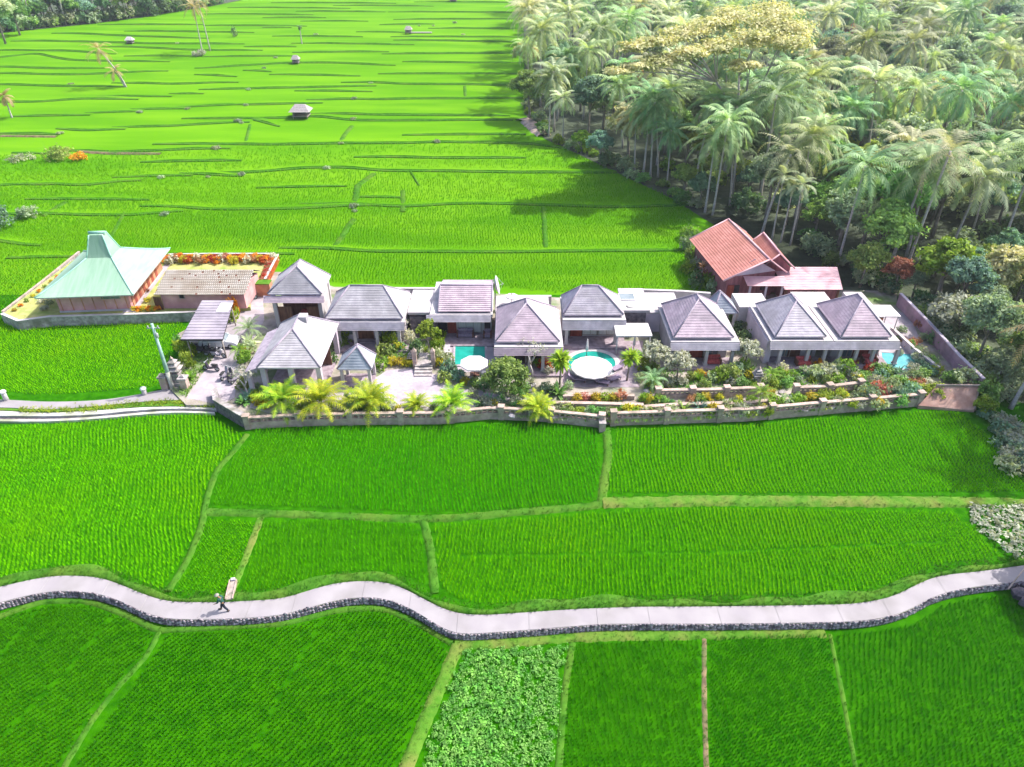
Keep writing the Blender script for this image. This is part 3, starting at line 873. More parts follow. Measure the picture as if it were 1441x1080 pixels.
def inner(px, label, solid=False):
    pts = [P(a, b_, PZ) for a, b_ in px]
    if solid: return wall_run("planter_wall", pts, PZ - .2, PZ + .45, .35, M["stone_tan"], M["stone_tan"], label)
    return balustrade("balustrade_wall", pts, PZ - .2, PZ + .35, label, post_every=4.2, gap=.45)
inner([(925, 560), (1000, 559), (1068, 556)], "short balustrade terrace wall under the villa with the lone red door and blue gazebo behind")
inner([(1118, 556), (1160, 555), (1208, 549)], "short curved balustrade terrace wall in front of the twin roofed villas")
inner([(792, 562), (840, 561), (892, 562)], "low planter wall with yellow flowers below the round pool", True)
inner([(778, 572), (840, 573), (905, 575)], "low strip wall between the round pool planter and the outer balustrade", True)
inner([(548, 513), (560, 512), (590, 512)], "low tan planter wall beside the garden gate steps", True)
inner([(905, 578), (960, 574), (1050, 572), (1110, 566)], "low tan garden wall between the inner and outer balustrades", True)

# ------------------------------------------------------------------ roofs
def hip(root, x0, x1, y0, y1, ze, ridge, zr, m, n=13, step=.036, name="roof", cap="ridge", soff="plaster_lilac", capr=.09):
    """ridge = ((xa,ya),(xb,yb)); if xa<xb clearly the ridge runs across, else it runs back (a = front end)"""
    (xa, ya), (xb, yb) = ridge
    mb = MB()
    A = (xa, ya, zr); B = (xb, yb, zr)
    c00, c10, c11, c01 = (x0, y0, ze), (x1, y0, ze), (x1, y1, ze), (x0, y1, ze)
    across = (xb - xa) > (yb - ya)
    if across:
        mb.facet(c00, c10, A, B, n, step); mb.facet(c10, c11, B, B, n, step); mb.facet(c11, c01, B, A, n, step); mb.facet(c01, c00, A, A, n, step)
        hips = [(c00, A), (c10, B), (c11, B), (c01, A)]
    else:
        mb.facet(c00, c10, A, A, n, step); mb.facet(c10, c11, A, B, n, step); mb.facet(c11, c01, B, B, n, step); mb.facet(c01, c00, B, A, n, step)
        hips = [(c00, A), (c10, A), (c11, B), (c01, B)]
    r = mb.build(name, M[m], root)
    cp = MB()
    up = Vector((0, 0, step * .8))
    for a, b_ in hips:
        cp.tube([Vector(a) + up, Vector(b_) + up], capr, 6)
    if (Vector(A) - Vector(B)).length > .1: cp.tube([Vector(A) + up, Vector(B) + up], capr, 6)
    cp.build("ridge_cap", M[cap], r)
    f = MB(); f.box(x0 + .04, x1 - .04, y0 + .04, y1 - .04, ze - .16, ze - .015)
    f.build("fascia", M[soff], r)
    return r

def eave(pl, pr, py, z):
    xl, y = P(pl, py, z); xr, _ = P(pr, py, z)
    return xl, xr, y

def box_part(root, name, m, *b):
    mb = MB(); mb.box(*b); return mb.build(name, M[m], root)

def door(root, x, y, z, w, h, m="door_red", frame="plaster", label=None):
    """door leaf standing 5 cm proud of the wall plane y (facing -y)"""
    d = box_part(root, "door", m, x - w / 2, x + w / 2, y - .07, y - .01, z, z + h)
    if label: d["label"] = label
    f = MB(); t = .09
    f.box(x - w / 2 - t, x - w / 2 - .003, y - .11, y - .01, z, z + h + t)
    f.box(x + w / 2 + .003, x + w / 2 + t, y - .11, y - .01, z, z + h + t)
    f.box(x - w / 2, x + w / 2, y - .11, y - .01, z + h + .003, z + h + t)
    f.build("frame", M["wood_dark"], d)
    p = MB()
    for s in (-1, 1):
        for k in range(2):
            p.box(x + s * w * .25 - w * .18, x + s * w * .25 + w * .18, y - .09, y - .072, z + .2 + k * h * .46, z + .2 + k * h * .46 + h * .36)
    p.build("panel", M[m], d)
    return d

def window(root, x, y, z, w, h, n=2, m="glass"):
    g = box_part(root, "window", m, x - w / 2, x + w / 2, y - .05, y - .01, z, z + h)
    f = MB(); t = .07
    f.box(x - w / 2 - t, x - w / 2, y - .1, y - .01, z - t, z + h + t); f.box(x + w / 2, x + w / 2 + t, y - .1, y - .01, z - t, z + h + t)
    f.box(x - w / 2, x + w / 2, y - .1, y - .01, z + h, z + h + t); f.box(x - w / 2, x + w / 2, y - .1, y - .01, z - t, z)
    for k in range(1, n): f.box(x - w / 2 + w * k / n - .025, x - w / 2 + w * k / n + .025, y - .09, y - .052, z, z + h)
    f.build("frame", M["wood_grey"], g)
    return g

def apron(root, x0, x1, y_top, z_top, y_bot, z_bot, m="shingle", n=5, name="awning"):
    mb = MB(); mb.facet((x0, y_bot, z_bot), (x1, y_bot, z_bot), (x1, y_top, z_top), (x0, y_top, z_top), 1, .02)
    mb = MB()
    mb.facet((x0, y_bot, z_bot), (x1, y_bot, z_bot), (x0, y_top, z_top), (x1, y_top, z_top), n, .03)
    # underside and ends
    mb.add([(x0, y_bot, z_bot), (x1, y_bot, z_bot), (x1, y_top, z_bot - .02), (x0, y_top, z_bot - .02)], [(0, 1, 2, 3)])
    mb.add([(x0, y_bot, z_bot), (x0, y_top, z_bot - .02), (x0, y_top, z_top)], [(0, 1, 2)])
    mb.add([(x1, y_bot, z_bot), (x1, y_top, z_bot - .02), (x1, y_top, z_top)], [(0, 1, 2)])
    return mb.build(name, M[m], root)

def villa(label, ef, ze, farc, af, ab=None, roof="shingle", slab_out=.35, slab_right=.5, slab_left=.3, ap_z=(3.75, 3.0), ap_m="shingle", back_flat=None,
          doors=(), windows=(), pillars=(), wall="plaster", group=None, n=13, body_right=0, seats=()):
    """ef: (pxL, pxR, py) of the front eave; farc: (px, py) of the far left eave corner; af, ab: front and back end of the ridge in the picture"""
    x0, x1, y0 = eave(*ef, ze)
    xf, y1 = P(*farc, ze)
    cy = y0 + (y1 - y0) * .45
    zr = ZA(af[-1], cy)
    if len(af) == 3:      # ridge across
        A = (XA(af[0], cy, zr), cy); B = (XA(af[1], cy, zr), cy)
    else:
        A = (XA(af[0], cy, zr), cy)
        if ab: B = P(ab[0], ab[1], zr)
        else: B = (A[0], A[1] + .5)
        B = (A[0], max(A[1] + .3, min(B[1], y1 - 1.5)))
    root = empty("villa", ((x0 + x1) / 2, (y0 + y1) / 2, PZ), label=label, cat="villa", group=group)
    ox, oy, oz = root.location
    # all parts are written in world coordinates, so shift them
    kids_before = set(bpy.data.objects)
    hip(root, x0, x1, y0, y1, ze, (A, B), zr, roof, n)
    # body
    zt = ze - .16
    sl = MB(); sl.box(x0 - slab_left, x1 + slab_right, y0 - slab_out, y1 + .35, ze - .62, ze - .36)
    sl.build("flat_roof", M["plaster"], root)
    box_part(root, "parapet_wall", "plaster_lilac", x0 + .4, x1 - .4, y0 + .45, y1 - .4, ze - .36, ze - .17)
    yb = y0 - slab_out
    wy = y0 + 1.3
    box_part(root, "wall", wall, x0 + .05, x1 - .05 + body_right, wy, y1 + .1, PZ, ze - .62)
    apron(root, x0 - slab_left - .05, x1 + slab_right + .05, yb - .01, ap_z[0], yb - .42, ap_z[1], ap_m)
    box_part(root, "veranda_floor", "deck", x0 - .2, x1 + .4, yb - .9, wy - .003, PZ, PZ + .22)
    box_part(root, "ceiling_beam", "plaster_lilac", x0 - slab_left + .05, x1 + slab_right - .05, yb + .02, yb + .2, ap_z[1] + .02, ze - .63)
    for px in pillars:
        X = XA(px, yb + .1, 2.0)
        mb = MB(); mb.box(X - .17, X + .17, yb - .05, yb + .29, PZ + .22, ap_z[1] + .015); mb.box(X - .24, X + .24, yb - .12, yb + .36, PZ + .22, PZ + .42)
        mb.build("pillar", M["plaster"], root)
    for d in doors:
        X = XA(d[0], wy, 1.9); door(root, X, wy, PZ + .22, d[1], 2.1, m=d[2] if len(d) > 2 else "door_red")
    for w_ in windows:
        X = XA(w_[0], wy, 1.9); window(root, X, wy, PZ + .22 + w_[3], w_[1], w_[2], w_[4] if len(w_) > 4 else 2, w_[5] if len(w_) > 5 else "glass")
    if back_flat:
        for (pl, pr, pyb, zf_) in back_flat:
            xa, ya = P(pl, pyb, zf_); xb, _ = P(pr, pyb, zf_)
            mb = MB(); mb.box(xa, xb, y1 + .36, ya, PZ, zf_); mb.build("annex", M["plaster"], root)
    for o in set(bpy.data.objects) - kids_before:
        if o.parent == root: o.location = (o.location.x - ox, o.location.y - oy, o.location.z - oz)
    return root, (x0, x1, y0, y1, A, B, zr, wy, yb)

# V5 .. the four pavilions with pyramid roofs
VG = None
v3, i3 = villa("villa with a mauve pyramid tiled roof beside the square pool, bare white tree in front", (697, 788, 481), 4.3, (692, 433), (741, 427), (737, 420), "shingle_mauve",
      slab_left=.1, slab_right=.35, slab_out=.5, ap_z=(3.85, 3.1), ap_m="shingle_mauve", doors=[(752, 1.5, "void"), (730, 1.2, "void")], windows=[(715, 1.1, 1.9, .1, 1, "glass")],
      pillars=[700, 745, 764, 784], n=17)
v4, i4 = villa("villa with a short ridged grey roof and flat white side roof beside the round pool", (793, 878, 443), 4.4, (788, 416), (819, 842, 402), None, "shingle",
      slab_left=.1, slab_right=.2, slab_out=.6, ap_z=(3.9, 2.95), ap_m="shingle", doors=[(811, 1.3)], windows=[(831, 1.8, 1.8, .25, 2, "curtain"), (854, 2.2, 1.8, .25, 2, "curtain")], pillars=[797, 866])
v5, i5 = villa("villa with a lilac pyramid roof and the blue grey gazebo right behind it", (948, 1033, 475), 4.2, (922, 428), (984, 421), (976, 414), "shingle_mauve",
      slab_right=.6, doors=[(980, 1.4)], windows=[(963, .5, 1.9, .1, 1), (999, .5, 1.9, .1, 1), (1007, .5, 1.9, .1, 1)], pillars=[950, 994, 1030], n=14)
v6, i6 = villa("left one of the twin villas, pale grey pyramid roof joined to a mauve roofed neighbour", (1091, 1163, 474), 4.2, (1055, 428), (1121, 424), (1113, 414), "shingle",
      slab_left=.5, slab_right=.75, doors=[(1118, 1.2, "wood_dark")], windows=[(1102, .45, 1.9, .1, 1), (1109, .45, 1.9, .1, 1), (1140, .45, 1.9, .1, 1)], pillars=[1097, 1136, 1160], n=14,
      back_flat=[(1030, 1072, 413, 3.6), (1112, 1160, 411, 3.7)])
v7, i7 = villa("right one of the twin villas, mauve pyramid roof next to the small turquoise pool", (1184, 1255, 474), 4.2, (1141, 428), (1214, 422), (1206, 414), "shingle_mauve",
      slab_left=.75, slab_right=.85, doors=[(1212, 1.6)], windows=[(1190, .45, 1.9, .1, 1), (1197, .45, 1.9, .1, 1), (1233, .45, 1.9, .1, 1)], pillars=[1181, 1204, 1228, 1262], n=14,
      back_flat=[(1186, 1212, 411, 3.5)])

def prop(root, fn):
    """build parts under root from world coordinates"""
    before = set(bpy.data.objects)
    fn()
    l = root.location
    for o in set(bpy.data.objects) - before:
        if o.parent == root: o.location = (o.location.x - l.x, o.location.y - l.y, o.location.z - l.z)

# grey side wall of the twin villa
def f():
    x0, x1, y0, y1 = i6[:4]
    box_part(v6, "side_wall", "plaster_lilac", x0 - .62, x0 + .02, y0 + .2, y1 + .3, PZ, 3.55)
prop(v6, f)
# villa 4 side: flat white roof with skylight, hatch and canopy
def f():
    x0, x1, y0, y1 = i4[:4]
    xa, yb_ = P(915, 437, 4.0); xe, _ = P(905, 406, 4.0)
    _, yback = P(900, 406, 4.0)
    mb = MB(); mb.box(x1 + .25, xa, yb_, yback, 3.7, 4.0); r = mb.build("flat_roof", M["plaster"], v4)
    mb = MB(); mb.box(x1 + .35, xa - .25, yb_ + .5, yback - .2, PZ, 3.695); mb.build("wall", M["plaster_lilac"], v4)
    sx, sy = P(882, 419, 4.0)
    mb = MB(); mb.box(sx - .95, sx + .95, sy - .8, sy + .8, 4.0, 4.16); s_ = mb.build("skylight", M["white_paint"], r)
    mb = MB(); mb.box(sx - .85, sx + .85, sy - .7, sy + .7, 4.16, 4.18); mb.build("glazing", M["glass"], s_)
    hx, hy = P(890, 435, 4.0)
    mb = MB(); mb.lathe((hx - .2, hy + .6, 4.0), [(.42, 0), (.42, .08), (.3, .14)], 20); mb.build("hatch", M["old_concrete"], r)
    ca, cyf = P(867, 473, 3.2); cb, _ = P(918, 473, 3.2); _, cyb = P(890, 455, 3.5)
    mb = MB()
    mb.facet((ca, cyf, 3.2), (cb, cyf, 3.2), (ca, cyb, 3.5), (cb - .15, cyb, 3.5), 1, .05)
    mb.box(ca, cb, cyf, cyf + .05, 3.05, 3.2)
    mb.build("canopy", M["canvas"], v4)
    for X in (ca + .2, cb - .2):
        mb = MB(); mb.tube([(X, cyf + .15, PZ), (X, cyf + .15, 3.15)], .07, 8); mb.build("post", M["plaster"], v4)
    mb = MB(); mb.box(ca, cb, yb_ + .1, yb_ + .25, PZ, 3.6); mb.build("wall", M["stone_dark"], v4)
prop(v4, f)

# house G : wide hipped roof
vg, ig = villa("wide house with a pale grey hipped roof, brown door and steps between shrubs", (457, 567, 448), 4.5, (470, 411), (492, 539, 402), None, "shingle_pale",
      slab_left=.1, slab_right=.1, slab_out=.3, ap_z=(4.2, 3.3), ap_m="shingle", doors=[(515, 1.6, "wood_dark")], windows=[(490, 1.6, 1.2, .9, 2), (545, 2.0, 1.2, .9, 2)], pillars=[478, 500, 531, 562], wall="plaster_lilac")
def f():
    x0, x1, y0, y1 = ig[:4]
    # flat white roofs that join the next villa
    xa, ya = P(556, 440, 3.9); xb, yb_ = P(618, 440, 3.9); _, yk = P(590, 408, 3.9)
    box_part(vg, "flat_roof", "plaster", x1 + .15, xb, ya, yk, 3.6, 3.9)
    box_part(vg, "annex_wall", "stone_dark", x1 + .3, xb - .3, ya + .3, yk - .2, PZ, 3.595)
    sx, sy = P(515, 484, PZ)
    mb = MB()
    for k in range(4): mb.box(sx - 1.3, sx + 1.3, sy - .9 + k * .32, sy + 1.0, PZ + .12 * k, PZ + .12 * (k + 1) - .003)
    mb.build("steps", M["deck"], vg)
prop(vg, f)

# villa 2: one-pitch mauve roof seen from the front
def villa2():
    ze = 4.3
    x0, x1, y0 = eave(616, 692, 439, ze)
    _, y1 = P(660, 402, 6.2)
    y1 = y0 + 4.2; zr = ZA(402, y1)
    root = empty("villa", ((x0 + x1) / 2, y0 + 2, PZ), label="villa with a square mauve sloping roof, red door and wide window facing the square pool", cat="villa")
    def f():
        mb = MB()
        mb.facet((x0, y0, ze), (x1, y0, ze), (x0 + .05, y1, zr), (x1 - .0, y1, zr), 13, .07)
        mb.facet((x1, y1 + 4, ze), (x0, y1 + 4, ze), (x1, y1, zr), (x0 + .05, y1, zr), 13, .07)
        r = mb.build("roof", M["shingle_mauve"], root)
        mb = MB(); mb.tube([(x0, y1, zr + .05), (x1, y1, zr + .05)], .1, 6)
        for X in (x0 + .02, x1 - .02): mb.tube([(X, y0, ze + .05), (X, y1, zr + .05), (X, y1 + 4, ze + .05)], .08, 6)
        mb.build("ridge_cap", M["ridge"], r)
        for X in (x0 + .3, x1 - .4):
            mb = MB(); mb.add([(X, y0 + .3, ze - .1), (X, y1 + 3.7, ze - .1), (X, y1, zr - .25), (X + .1, y0 + .3, ze - .1), (X + .1, y1 + 3.7, ze - .1), (X + .1, y1, zr - .25)],
                   [(0, 1, 2), (3, 5, 4), (0, 2, 5, 3), (1, 4, 5, 2), (0, 3, 4, 1)])
            mb.build("gable", M["plaster_lilac"], root)
        box_part(root, "flat_roof", "plaster", x0 - .9, x1 + .1, y0 - .3, y1 + 4, ze - .55, ze - .2)
        wy = y0 + 1.2
        box_part(root, "wall", "plaster", x0 + .1, x1 - .1, wy, y1 + 3.9, PZ, ze - .555)
        apron(root, x0 - 1.3, x1 - .1, y0 - .31, 4.05, y0 - .75, 3.35, "shingle")
        box_part(root, "veranda_floor", "deck", x0 - .5, x1 + .4, y0 - 1.8, wy - .003, PZ, PZ + .2)
        X = XA(636.5, wy, 2); door(root, X, wy, PZ + .2, 1.05, 2.15)
        X = XA(661, wy, 2); window(root, X, wy, PZ + .35, 2.6, 1.9, 3, "curtain")
        for px in (644, 680):
            X = XA(px, wy - .12, 2); box_part(root, "pillar", "plaster", X - .14, X + .14, wy - .2, wy - .002, PZ + .2, 3.7)
        X = XA(620, wy, 2)
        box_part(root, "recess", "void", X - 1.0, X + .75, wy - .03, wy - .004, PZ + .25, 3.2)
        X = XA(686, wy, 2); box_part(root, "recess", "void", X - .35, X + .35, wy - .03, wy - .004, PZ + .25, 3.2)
        X = XA(600, y0, 2)
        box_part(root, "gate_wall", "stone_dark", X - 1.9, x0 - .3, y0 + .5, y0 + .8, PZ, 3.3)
    prop(root, f)
    return root, (x0, x1, y0, y1)
v2, i2 = villa2()

# carved stepped stones: open pavilions
def pavilion(label, ef, ze, farc, af, ab, roof, cols, name="pavilion", floor=.15, n=14, colw=.28, wall_back=True, inside=None, cap="ridge", zfloor=PZ, colm="plaster_lilac", cat="pavilion", step=.04):
    x0, x1, y0 = eave(*ef, ze)
    _, y1 = P(*farc, ze)
    cy = y0 + (y1 - y0) * .42
    zr = ZA(af[1], cy)
    A = (XA(af[0], cy, zr), cy)
    B = (A[0], y1 - (cy - y0)) if ab is None else (A[0], max(A[1] + .2, min(P(ab[0], ab[1], zr)[1], y1 - 1.0)))
    root = empty(name, ((x0 + x1) / 2, (y0 + y1) / 2, zfloor), label=label, cat=cat)
    def f():
        hip(root, x0, x1, y0, y1, ze, (A, B), zr, roof, n, step, cap=cap, capr=.1)
        box_part(root, "floor", "deck", x0 + .2, x1 - .2, y0 + .2, y1 - .2, zfloor, zfloor + floor)
        for cx, cy_ in cols:
            X = x0 + (x1 - x0) * cx; Y = y0 + (y1 - y0) * cy_
            mb = MB(); mb.box(X - colw / 2, X + colw / 2, Y - colw / 2, Y + colw / 2, zfloor + floor, ze - .16); mb.build("pillar", M[colm], root)
        if wall_back: box_part(root, "back_wall", "wood_dark", x0 + .5, x1 - .5, y0 + (y1 - y0) * .62, y0 + (y1 - y0) * .62 + .15, zfloor + floor, ze - .17)
    prop(root, f)
    return root, (x0, x1, y0, y1, zr)
pE, iE = pavilion("large open pavilion with a pale grey hipped roof behind the young yellow palms", (361, 451, 518), 4.1, (385, 455), (411, 463), (415, 443), "shingle_pale",
                  [(.06, .06), (.94, .06), (.5, .06), (.06, .9), (.94, .9)], n=16, colw=.5)
def f():
    x0, x1, y0, y1, zr = iE
    # lower lean-to roof on the left side
    mb = MB(); mb.facet((x0 - 1.3, y1 - 1.2, 3.55), (x0 - 1.3, y0 + .0, 3.55), (x0 - .05, y1 - .9, 4.0), (x0 - .05, y0 + .05, 4.0), 5, .05)
    mb.add([(x0 - 1.3, y0, 3.55), (x0 - .05, y0 + .05, 4.0), (x0 - .05, y0 + .05, 3.5), (x0 - 1.3, y0, 3.5)], [(0, 1, 2, 3)])
    mb.build("side_roof", M["ridge"], pE)
    for Y in (y0 + .3, (y0 + y1) / 2, y1 - 1.5):
        mb = MB(); mb.box(x0 - 1.25, x0 - .85, Y - .2, Y + .2, PZ, 3.52); mb.build("pillar", M["plaster_lilac"], pE)
    X, Y = P(418, 447, 7.4)
    mb = MB(); mb.box(X - .5, X + .4, y1 - 3.2, y1 - 2.2, zr - 1.0, zr + .15); mb.build("chimney", M["shingle_pale"], pE)
prop(pE, f)
pD, iD = pavilion("tall open hall with a steep pale lilac roof and dark reddish inside", (376, 453, 414), 5.3, (366, 388), (417, 375), (431, 349), "shingle_pale",
                  [(.08, .08), (.92, .08), (.08, .92), (.92, .92)], n=16, colw=.45, colm="plaster")
def f():
    x0, x1, y0, y1, zr = iD
    apron(pD, x0 - .5, x1 + .2, y0 + .0, 5.08, y0 - .55, 4.4, "shingle_mauve")
    for Y0, Y1, X0, X1 in ((y0 + .4, y0 + .5, x0 + .7, x0 + 2.3), (y0 + .4, y0 + .5, x1 - 2.2, x1 - .7)):
        box_part(pD, "lattice_screen", "wood_dark", X0, X1, Y0, Y1, PZ + .15, 3.4)
    box_part(pD, "bar_counter", "cushion_red", x0 + 2.8, x1 - 1.2, y0 + 2.2, y0 + 2.8, PZ + .15, PZ + 1.2)
    box_part(pD, "side_wall", "plaster", x1 - .6, x1 - .4, y0 + .5, y1 - .3, PZ, 5.1)
prop(pD, f)
pF, iF = pavilion("small gazebo with a blue grey pyramid roof in front of the wide hipped house", (474, 523, 520), 3.1, (478, 499), (502, 488), None, "shingle_blue",
                  [(.1, .1), (.9, .1), (.1, .9), (.9, .9)], name="gazebo", n=8, colw=.3, wall_back=False, colm="plaster", cat="gazebo", step=.05)
pL, iL = pavilion("blue grey gazebo with a pyramid roof in front of the red tiled barn", (1003, 1039, 441), 3.4, (1000, 424), (1014, 412), None, "shingle_blue",
                  [(.1, .1), (.9, .1), (.1, .9), (.9, .9)], name="gazebo", n=8, colw=.25, wall_back=False, colm="plaster", cat="gazebo", step=.05)

# ------------------------------------------------------------------ mint roofed house (joglo)
def joglo():
    ze = LZ + 2.7
    xl, yf_ = P(48, 420, ze); xr, _ = P(185, 418, ze)
    xb, yb_ = P(233, 353, ze)
    rz = R(4.5)
    W = xr - xl; D = (yb_ - yf_) * 1.0
    root = empty("joglo_house", (xl, yf_, LZ), rz, "house with a mint green roof that rises to a steep central peak, pink front wall", "house")
    e = ze - LZ
    zb_ = e + 2.5; zt = e + 5.1
    a0, a1 = W * .40, W * .66       # break rectangle
    b0, b1 = D * .40, D * .62
    t0, t1 = W * .46, W * .60
    c0, c1 = D * .47, D * .55
    ov = [(0, 0), (W, 0), (W, D), (0, D)]; mid_ = [(a0, b0), (a1, b0), (a1, b1), (a0, b1)]; top = [(t0, c0), (t1, c0), (t1, c1), (t0, c1)]
    mb = MB(); rg = MB()
    def ringz(lo, zl_, hi, zh, n, curve):
        for i in range(4):
            j = (i + 1) % 4
            prev = None
            for k in range(n):
                q0, q1 = k / n, (k + 1) / n
                h0 = zl_ + (zh - zl_) * q0 ** curve; h1 = zl_ + (zh - zl_) * q1 ** curve
                def L_(i_, q, h): return (lo[i_][0] + (hi[i_][0] - lo[i_][0]) * q, lo[i_][1] + (hi[i_][1] - lo[i_][1]) * q, h)
                A, B, C, D_ = L_(i, q0, h0), L_(j, q0, h0), L_(j, q1, h1), L_(i, q1, h1)
                mb.add([A, B, C, D_], [(0, 1, 2, 3)])
            pts = [Vector((lo[i][0] + (hi[i][0] - lo[i][0]) * q, lo[i][1] + (hi[i][1] - lo[i][1]) * q, zl_ + (zh - zl_) * q ** curve + .03)) for q in np.linspace(0, 1, n + 1)]
            rg.tube(pts, .09, 6)
    ringz(ov, e, mid_, zb_, 8, 1.18)
    ringz(mid_, zb_, top, zt, 6, 1.12)
    mb.add([(x, y, zt) for x, y in top], [(0, 1, 2, 3)])
    r = mb.build("roof", M["mint_roof"], root)
    rg.tube([(t0 - .2, D * .51, zt + .12), (t1 + .2, D * .51, zt + .12)], .2, 8)
    rg.build("ridge_cap", M["mint_ridge"], r)
    box_part(root, "fascia", "plaster", .05, W - .05, .05, D - .05, e - .16, e - .02)
    w0, w1, d0, d1 = 1.6, W - 1.3, 1.3, D - 1.2
    box_part(root, "wall", "plaster_pink", w0, w1, d0, d1, 0, e - .165)
    mb = MB()
    for k in range(7):
        X = w0 + .4 + k * (w1 - w0 - .8) / 6; mb.box(X - .05, X + .05, d0 - .05, d0 - .002, .25, e - .3)
    mb.build("wall_batten", M["terracotta"], root)
    mb = MB(); mb.box(w0 - .05, w1 + .05, d0 - .08, d1 + .05, 0, .22); mb.build("plinth", M["plaster"], root)
    window(root, w1 - 2.1, d0, e - 1.0, 2.2, .5, 2)
    # right side: red brown timber wall
    mb = MB(); mb.box(w1 + .002, w1 + .09, d0 + .6, d1 - .2, .25, e - .3); sw = mb.build("side_wall", M["terracotta"], root)
    mb = MB()
    for k in range(6): mb.box(w1 + .09, w1 + .13, d0 + 1.2 + k * 1.5, d0 + 1.9 + k * 1.5, .3, e - .6)
    mb.build("shutter", M["door_red"], root)
joglo()

# dotted-roof annex beside it
def annex():
    ze = LZ + 2.2
    x0, yf_ = P(216, 415, ze); x1, _ = P(344, 416, ze)
    _, yb_ = P(290, 380, ze + 1.2)
    root = empty("annex_house", ((x0 + x1) / 2, yf_, LZ), 0, "low pink annex with a white roof dotted with dark tile gaps, behind the carport", "house")
    def f():
        zr = ze + 1.2
        nx, ny = 46, 15
        mb = MB(); dk = MB()
        dk.add([(x0 + .05, yf_ + .02, ze - .02), (x1 - .05, yf_ + .02, ze - .02), (x1 - .05, yb_, zr - .02), (x0 + .05, yb_, zr - .02)], [(0, 1, 2, 3)])
        w_ = (x1 - x0) / nx
        for j in range(ny):
            for i in range(nx):
                if random.random() < .035: continue
                xo = x0 + (i + (.5 if j % 2 else 0) * 1.0) * w_
                ya = yf_ + (yb_ - yf_) * j / ny; yb2 = yf_ + (yb_ - yf_) * (j + .86) / ny
                za = ze + (zr - ze) * j / ny + .05; zb2 = ze + (zr - ze) * (j + .86) / ny + .015
                a = .74 * w_
                mb.add([(xo, ya, za), (xo + a, ya, za), (xo + a, yb2, zb2), (xo, yb2, zb2), (xo, ya, za - .05), (xo + a, ya, za - .05)], [(0, 1, 2, 3), (0, 4, 5, 1)])
        r = mb.build("roof", M["roof_tile_white"], root)
        dk.build("roof_batten", M["wood_dark"], r)
        mb = MB(); mb.facet((x1, yb_ + 2.2, ze), (x0, yb_ + 2.2, ze), (x1, yb_, zr), (x0, yb_, zr), 8, .05); mb.build("rear_slope", M["roof_tile_white"], r)
        mb = MB(); mb.add([(x0 + .5, yf_ + .6, LZ), (x1 - .4, yf_ + .6, LZ), (x1 - .4, yb_ + 1.8, LZ), (x0 + .5, yb_ + 1.8, LZ),
                           (x0 + .5, yf_ + .6, ze - .02), (x1 - .4, yf_ + .6, ze - .02), (x1 - .4, yb_ + 1.8, ze - .02), (x0 + .5, yb_ + 1.8, ze - .02)],
                          [(0, 1, 5, 4), (1, 2, 6, 5), (2, 3, 7, 6), (3, 0, 4, 7), (4, 5, 6, 7)])
        mb.build("wall", M["plaster_pink"], root)
        X = XA(256, yf_ + .6, 2.9); window(root, X, yf_ + .6, ze - .75, .55, .5, 1, "void")
        mb = MB()
        for k in range(9):
            X = x0 - .4 + k * .12; mb.box(X, X + .07, yf_ + .35 - k * .02, yf_ + .42 - k * .02, LZ, ze - .5)
        mb.build("lattice_screen", M["wood_dark"], root)
    prop(root, f)
mat("roof_tile_white", (.36, .345, .30), (.46, .44, .40), scale=2, rough=.85, c3=(.30, .27, .22), s3=.4)
annex()

mat('roof_dull', (.19, .17, .21), (.27, .24, .29), scale=1.3, rough=.85, c3=(.32, .29, .33), s3=.3)
# carport
def carport():
    zf_, zb_ = 3.3, 3.9
    x0, yf_ = P(254, 478, zf_); x1, _ = P(314, 477, zf_)
    xb0, yb_ = P(288, 423, zb_); xb1, _ = P(328, 424, zb_)
    root = empty("carport", ((x0 + x1) / 2, yf_, PZ), 0, "carport with a grey sloping shingle roof over parked scooters and a silver car", "carport")
    def f():
        mb = MB(); mb.facet((x0, yf_, zf_), (x1, yf_, zf_), (xb0 - .3, yb_, zb_), (xb1, yb_, zb_), 14, .05)
        r = mb.build("roof", M["roof_dull"], root)
        mb = MB(); u = .12
        mb.add([(x0, yf_, zf_ - .02), (x1, yf_, zf_ - .02), (xb1, yb_, zb_ - .02), (xb0 - .3, yb_, zb_ - .02), (x0, yf_, zf_ - .16), (x1, yf_, zf_ - .16), (xb1, yb_, zb_ - .16), (xb0 - .3, yb_, zb_ - .16)],
               [(0, 1, 5, 4), (1, 2, 6, 5), (2, 3, 7, 6), (3, 0, 4, 7), (7, 6, 5, 4)])
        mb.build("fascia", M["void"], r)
        X, Y = P(318, 432, 3.95)
        mb = MB(); s_ = (zb_ - zf_) / (yb_ - yf_)
        zc = lambda y: zf_ + (y - yf_) * s_ + .1
        mb.add([(X - .9, Y - .9, zc(Y - .9)), (X + .5, Y - .9, zc(Y - .9)), (X + .5, Y + 1, zc(Y + 1)), (X - .9, Y + 1, zc(Y + 1)),
                (X - .9, Y - .9, zc(Y - .9) - .06), (X + .5, Y - .9, zc(Y - .9) - .06), (X + .5, Y + 1, zc(Y + 1) - .06), (X - .9, Y + 1, zc(Y + 1) - .06)],
               [(0, 1, 2, 3), (0, 4, 5, 1), (1, 5, 6, 2), (2, 6, 7, 3), (3, 7, 4, 0)])
        mb.build("roof_panel", M["white_paint"], r)
        for X, Y in ((x0 + .5, yf_ + .4), (x1 - .3, yf_ + .4), (xb0, yb_ - .4), (xb1 - .3, yb_ - .4)):
            mb = MB(); mb.tube([(X, Y, PZ - .6), (X, Y, zf_ + (Y - yf_) * s_ - .16)], .08, 8); mb.build("post", M["wood_grey"], root)
    prop(root, f)
carport()

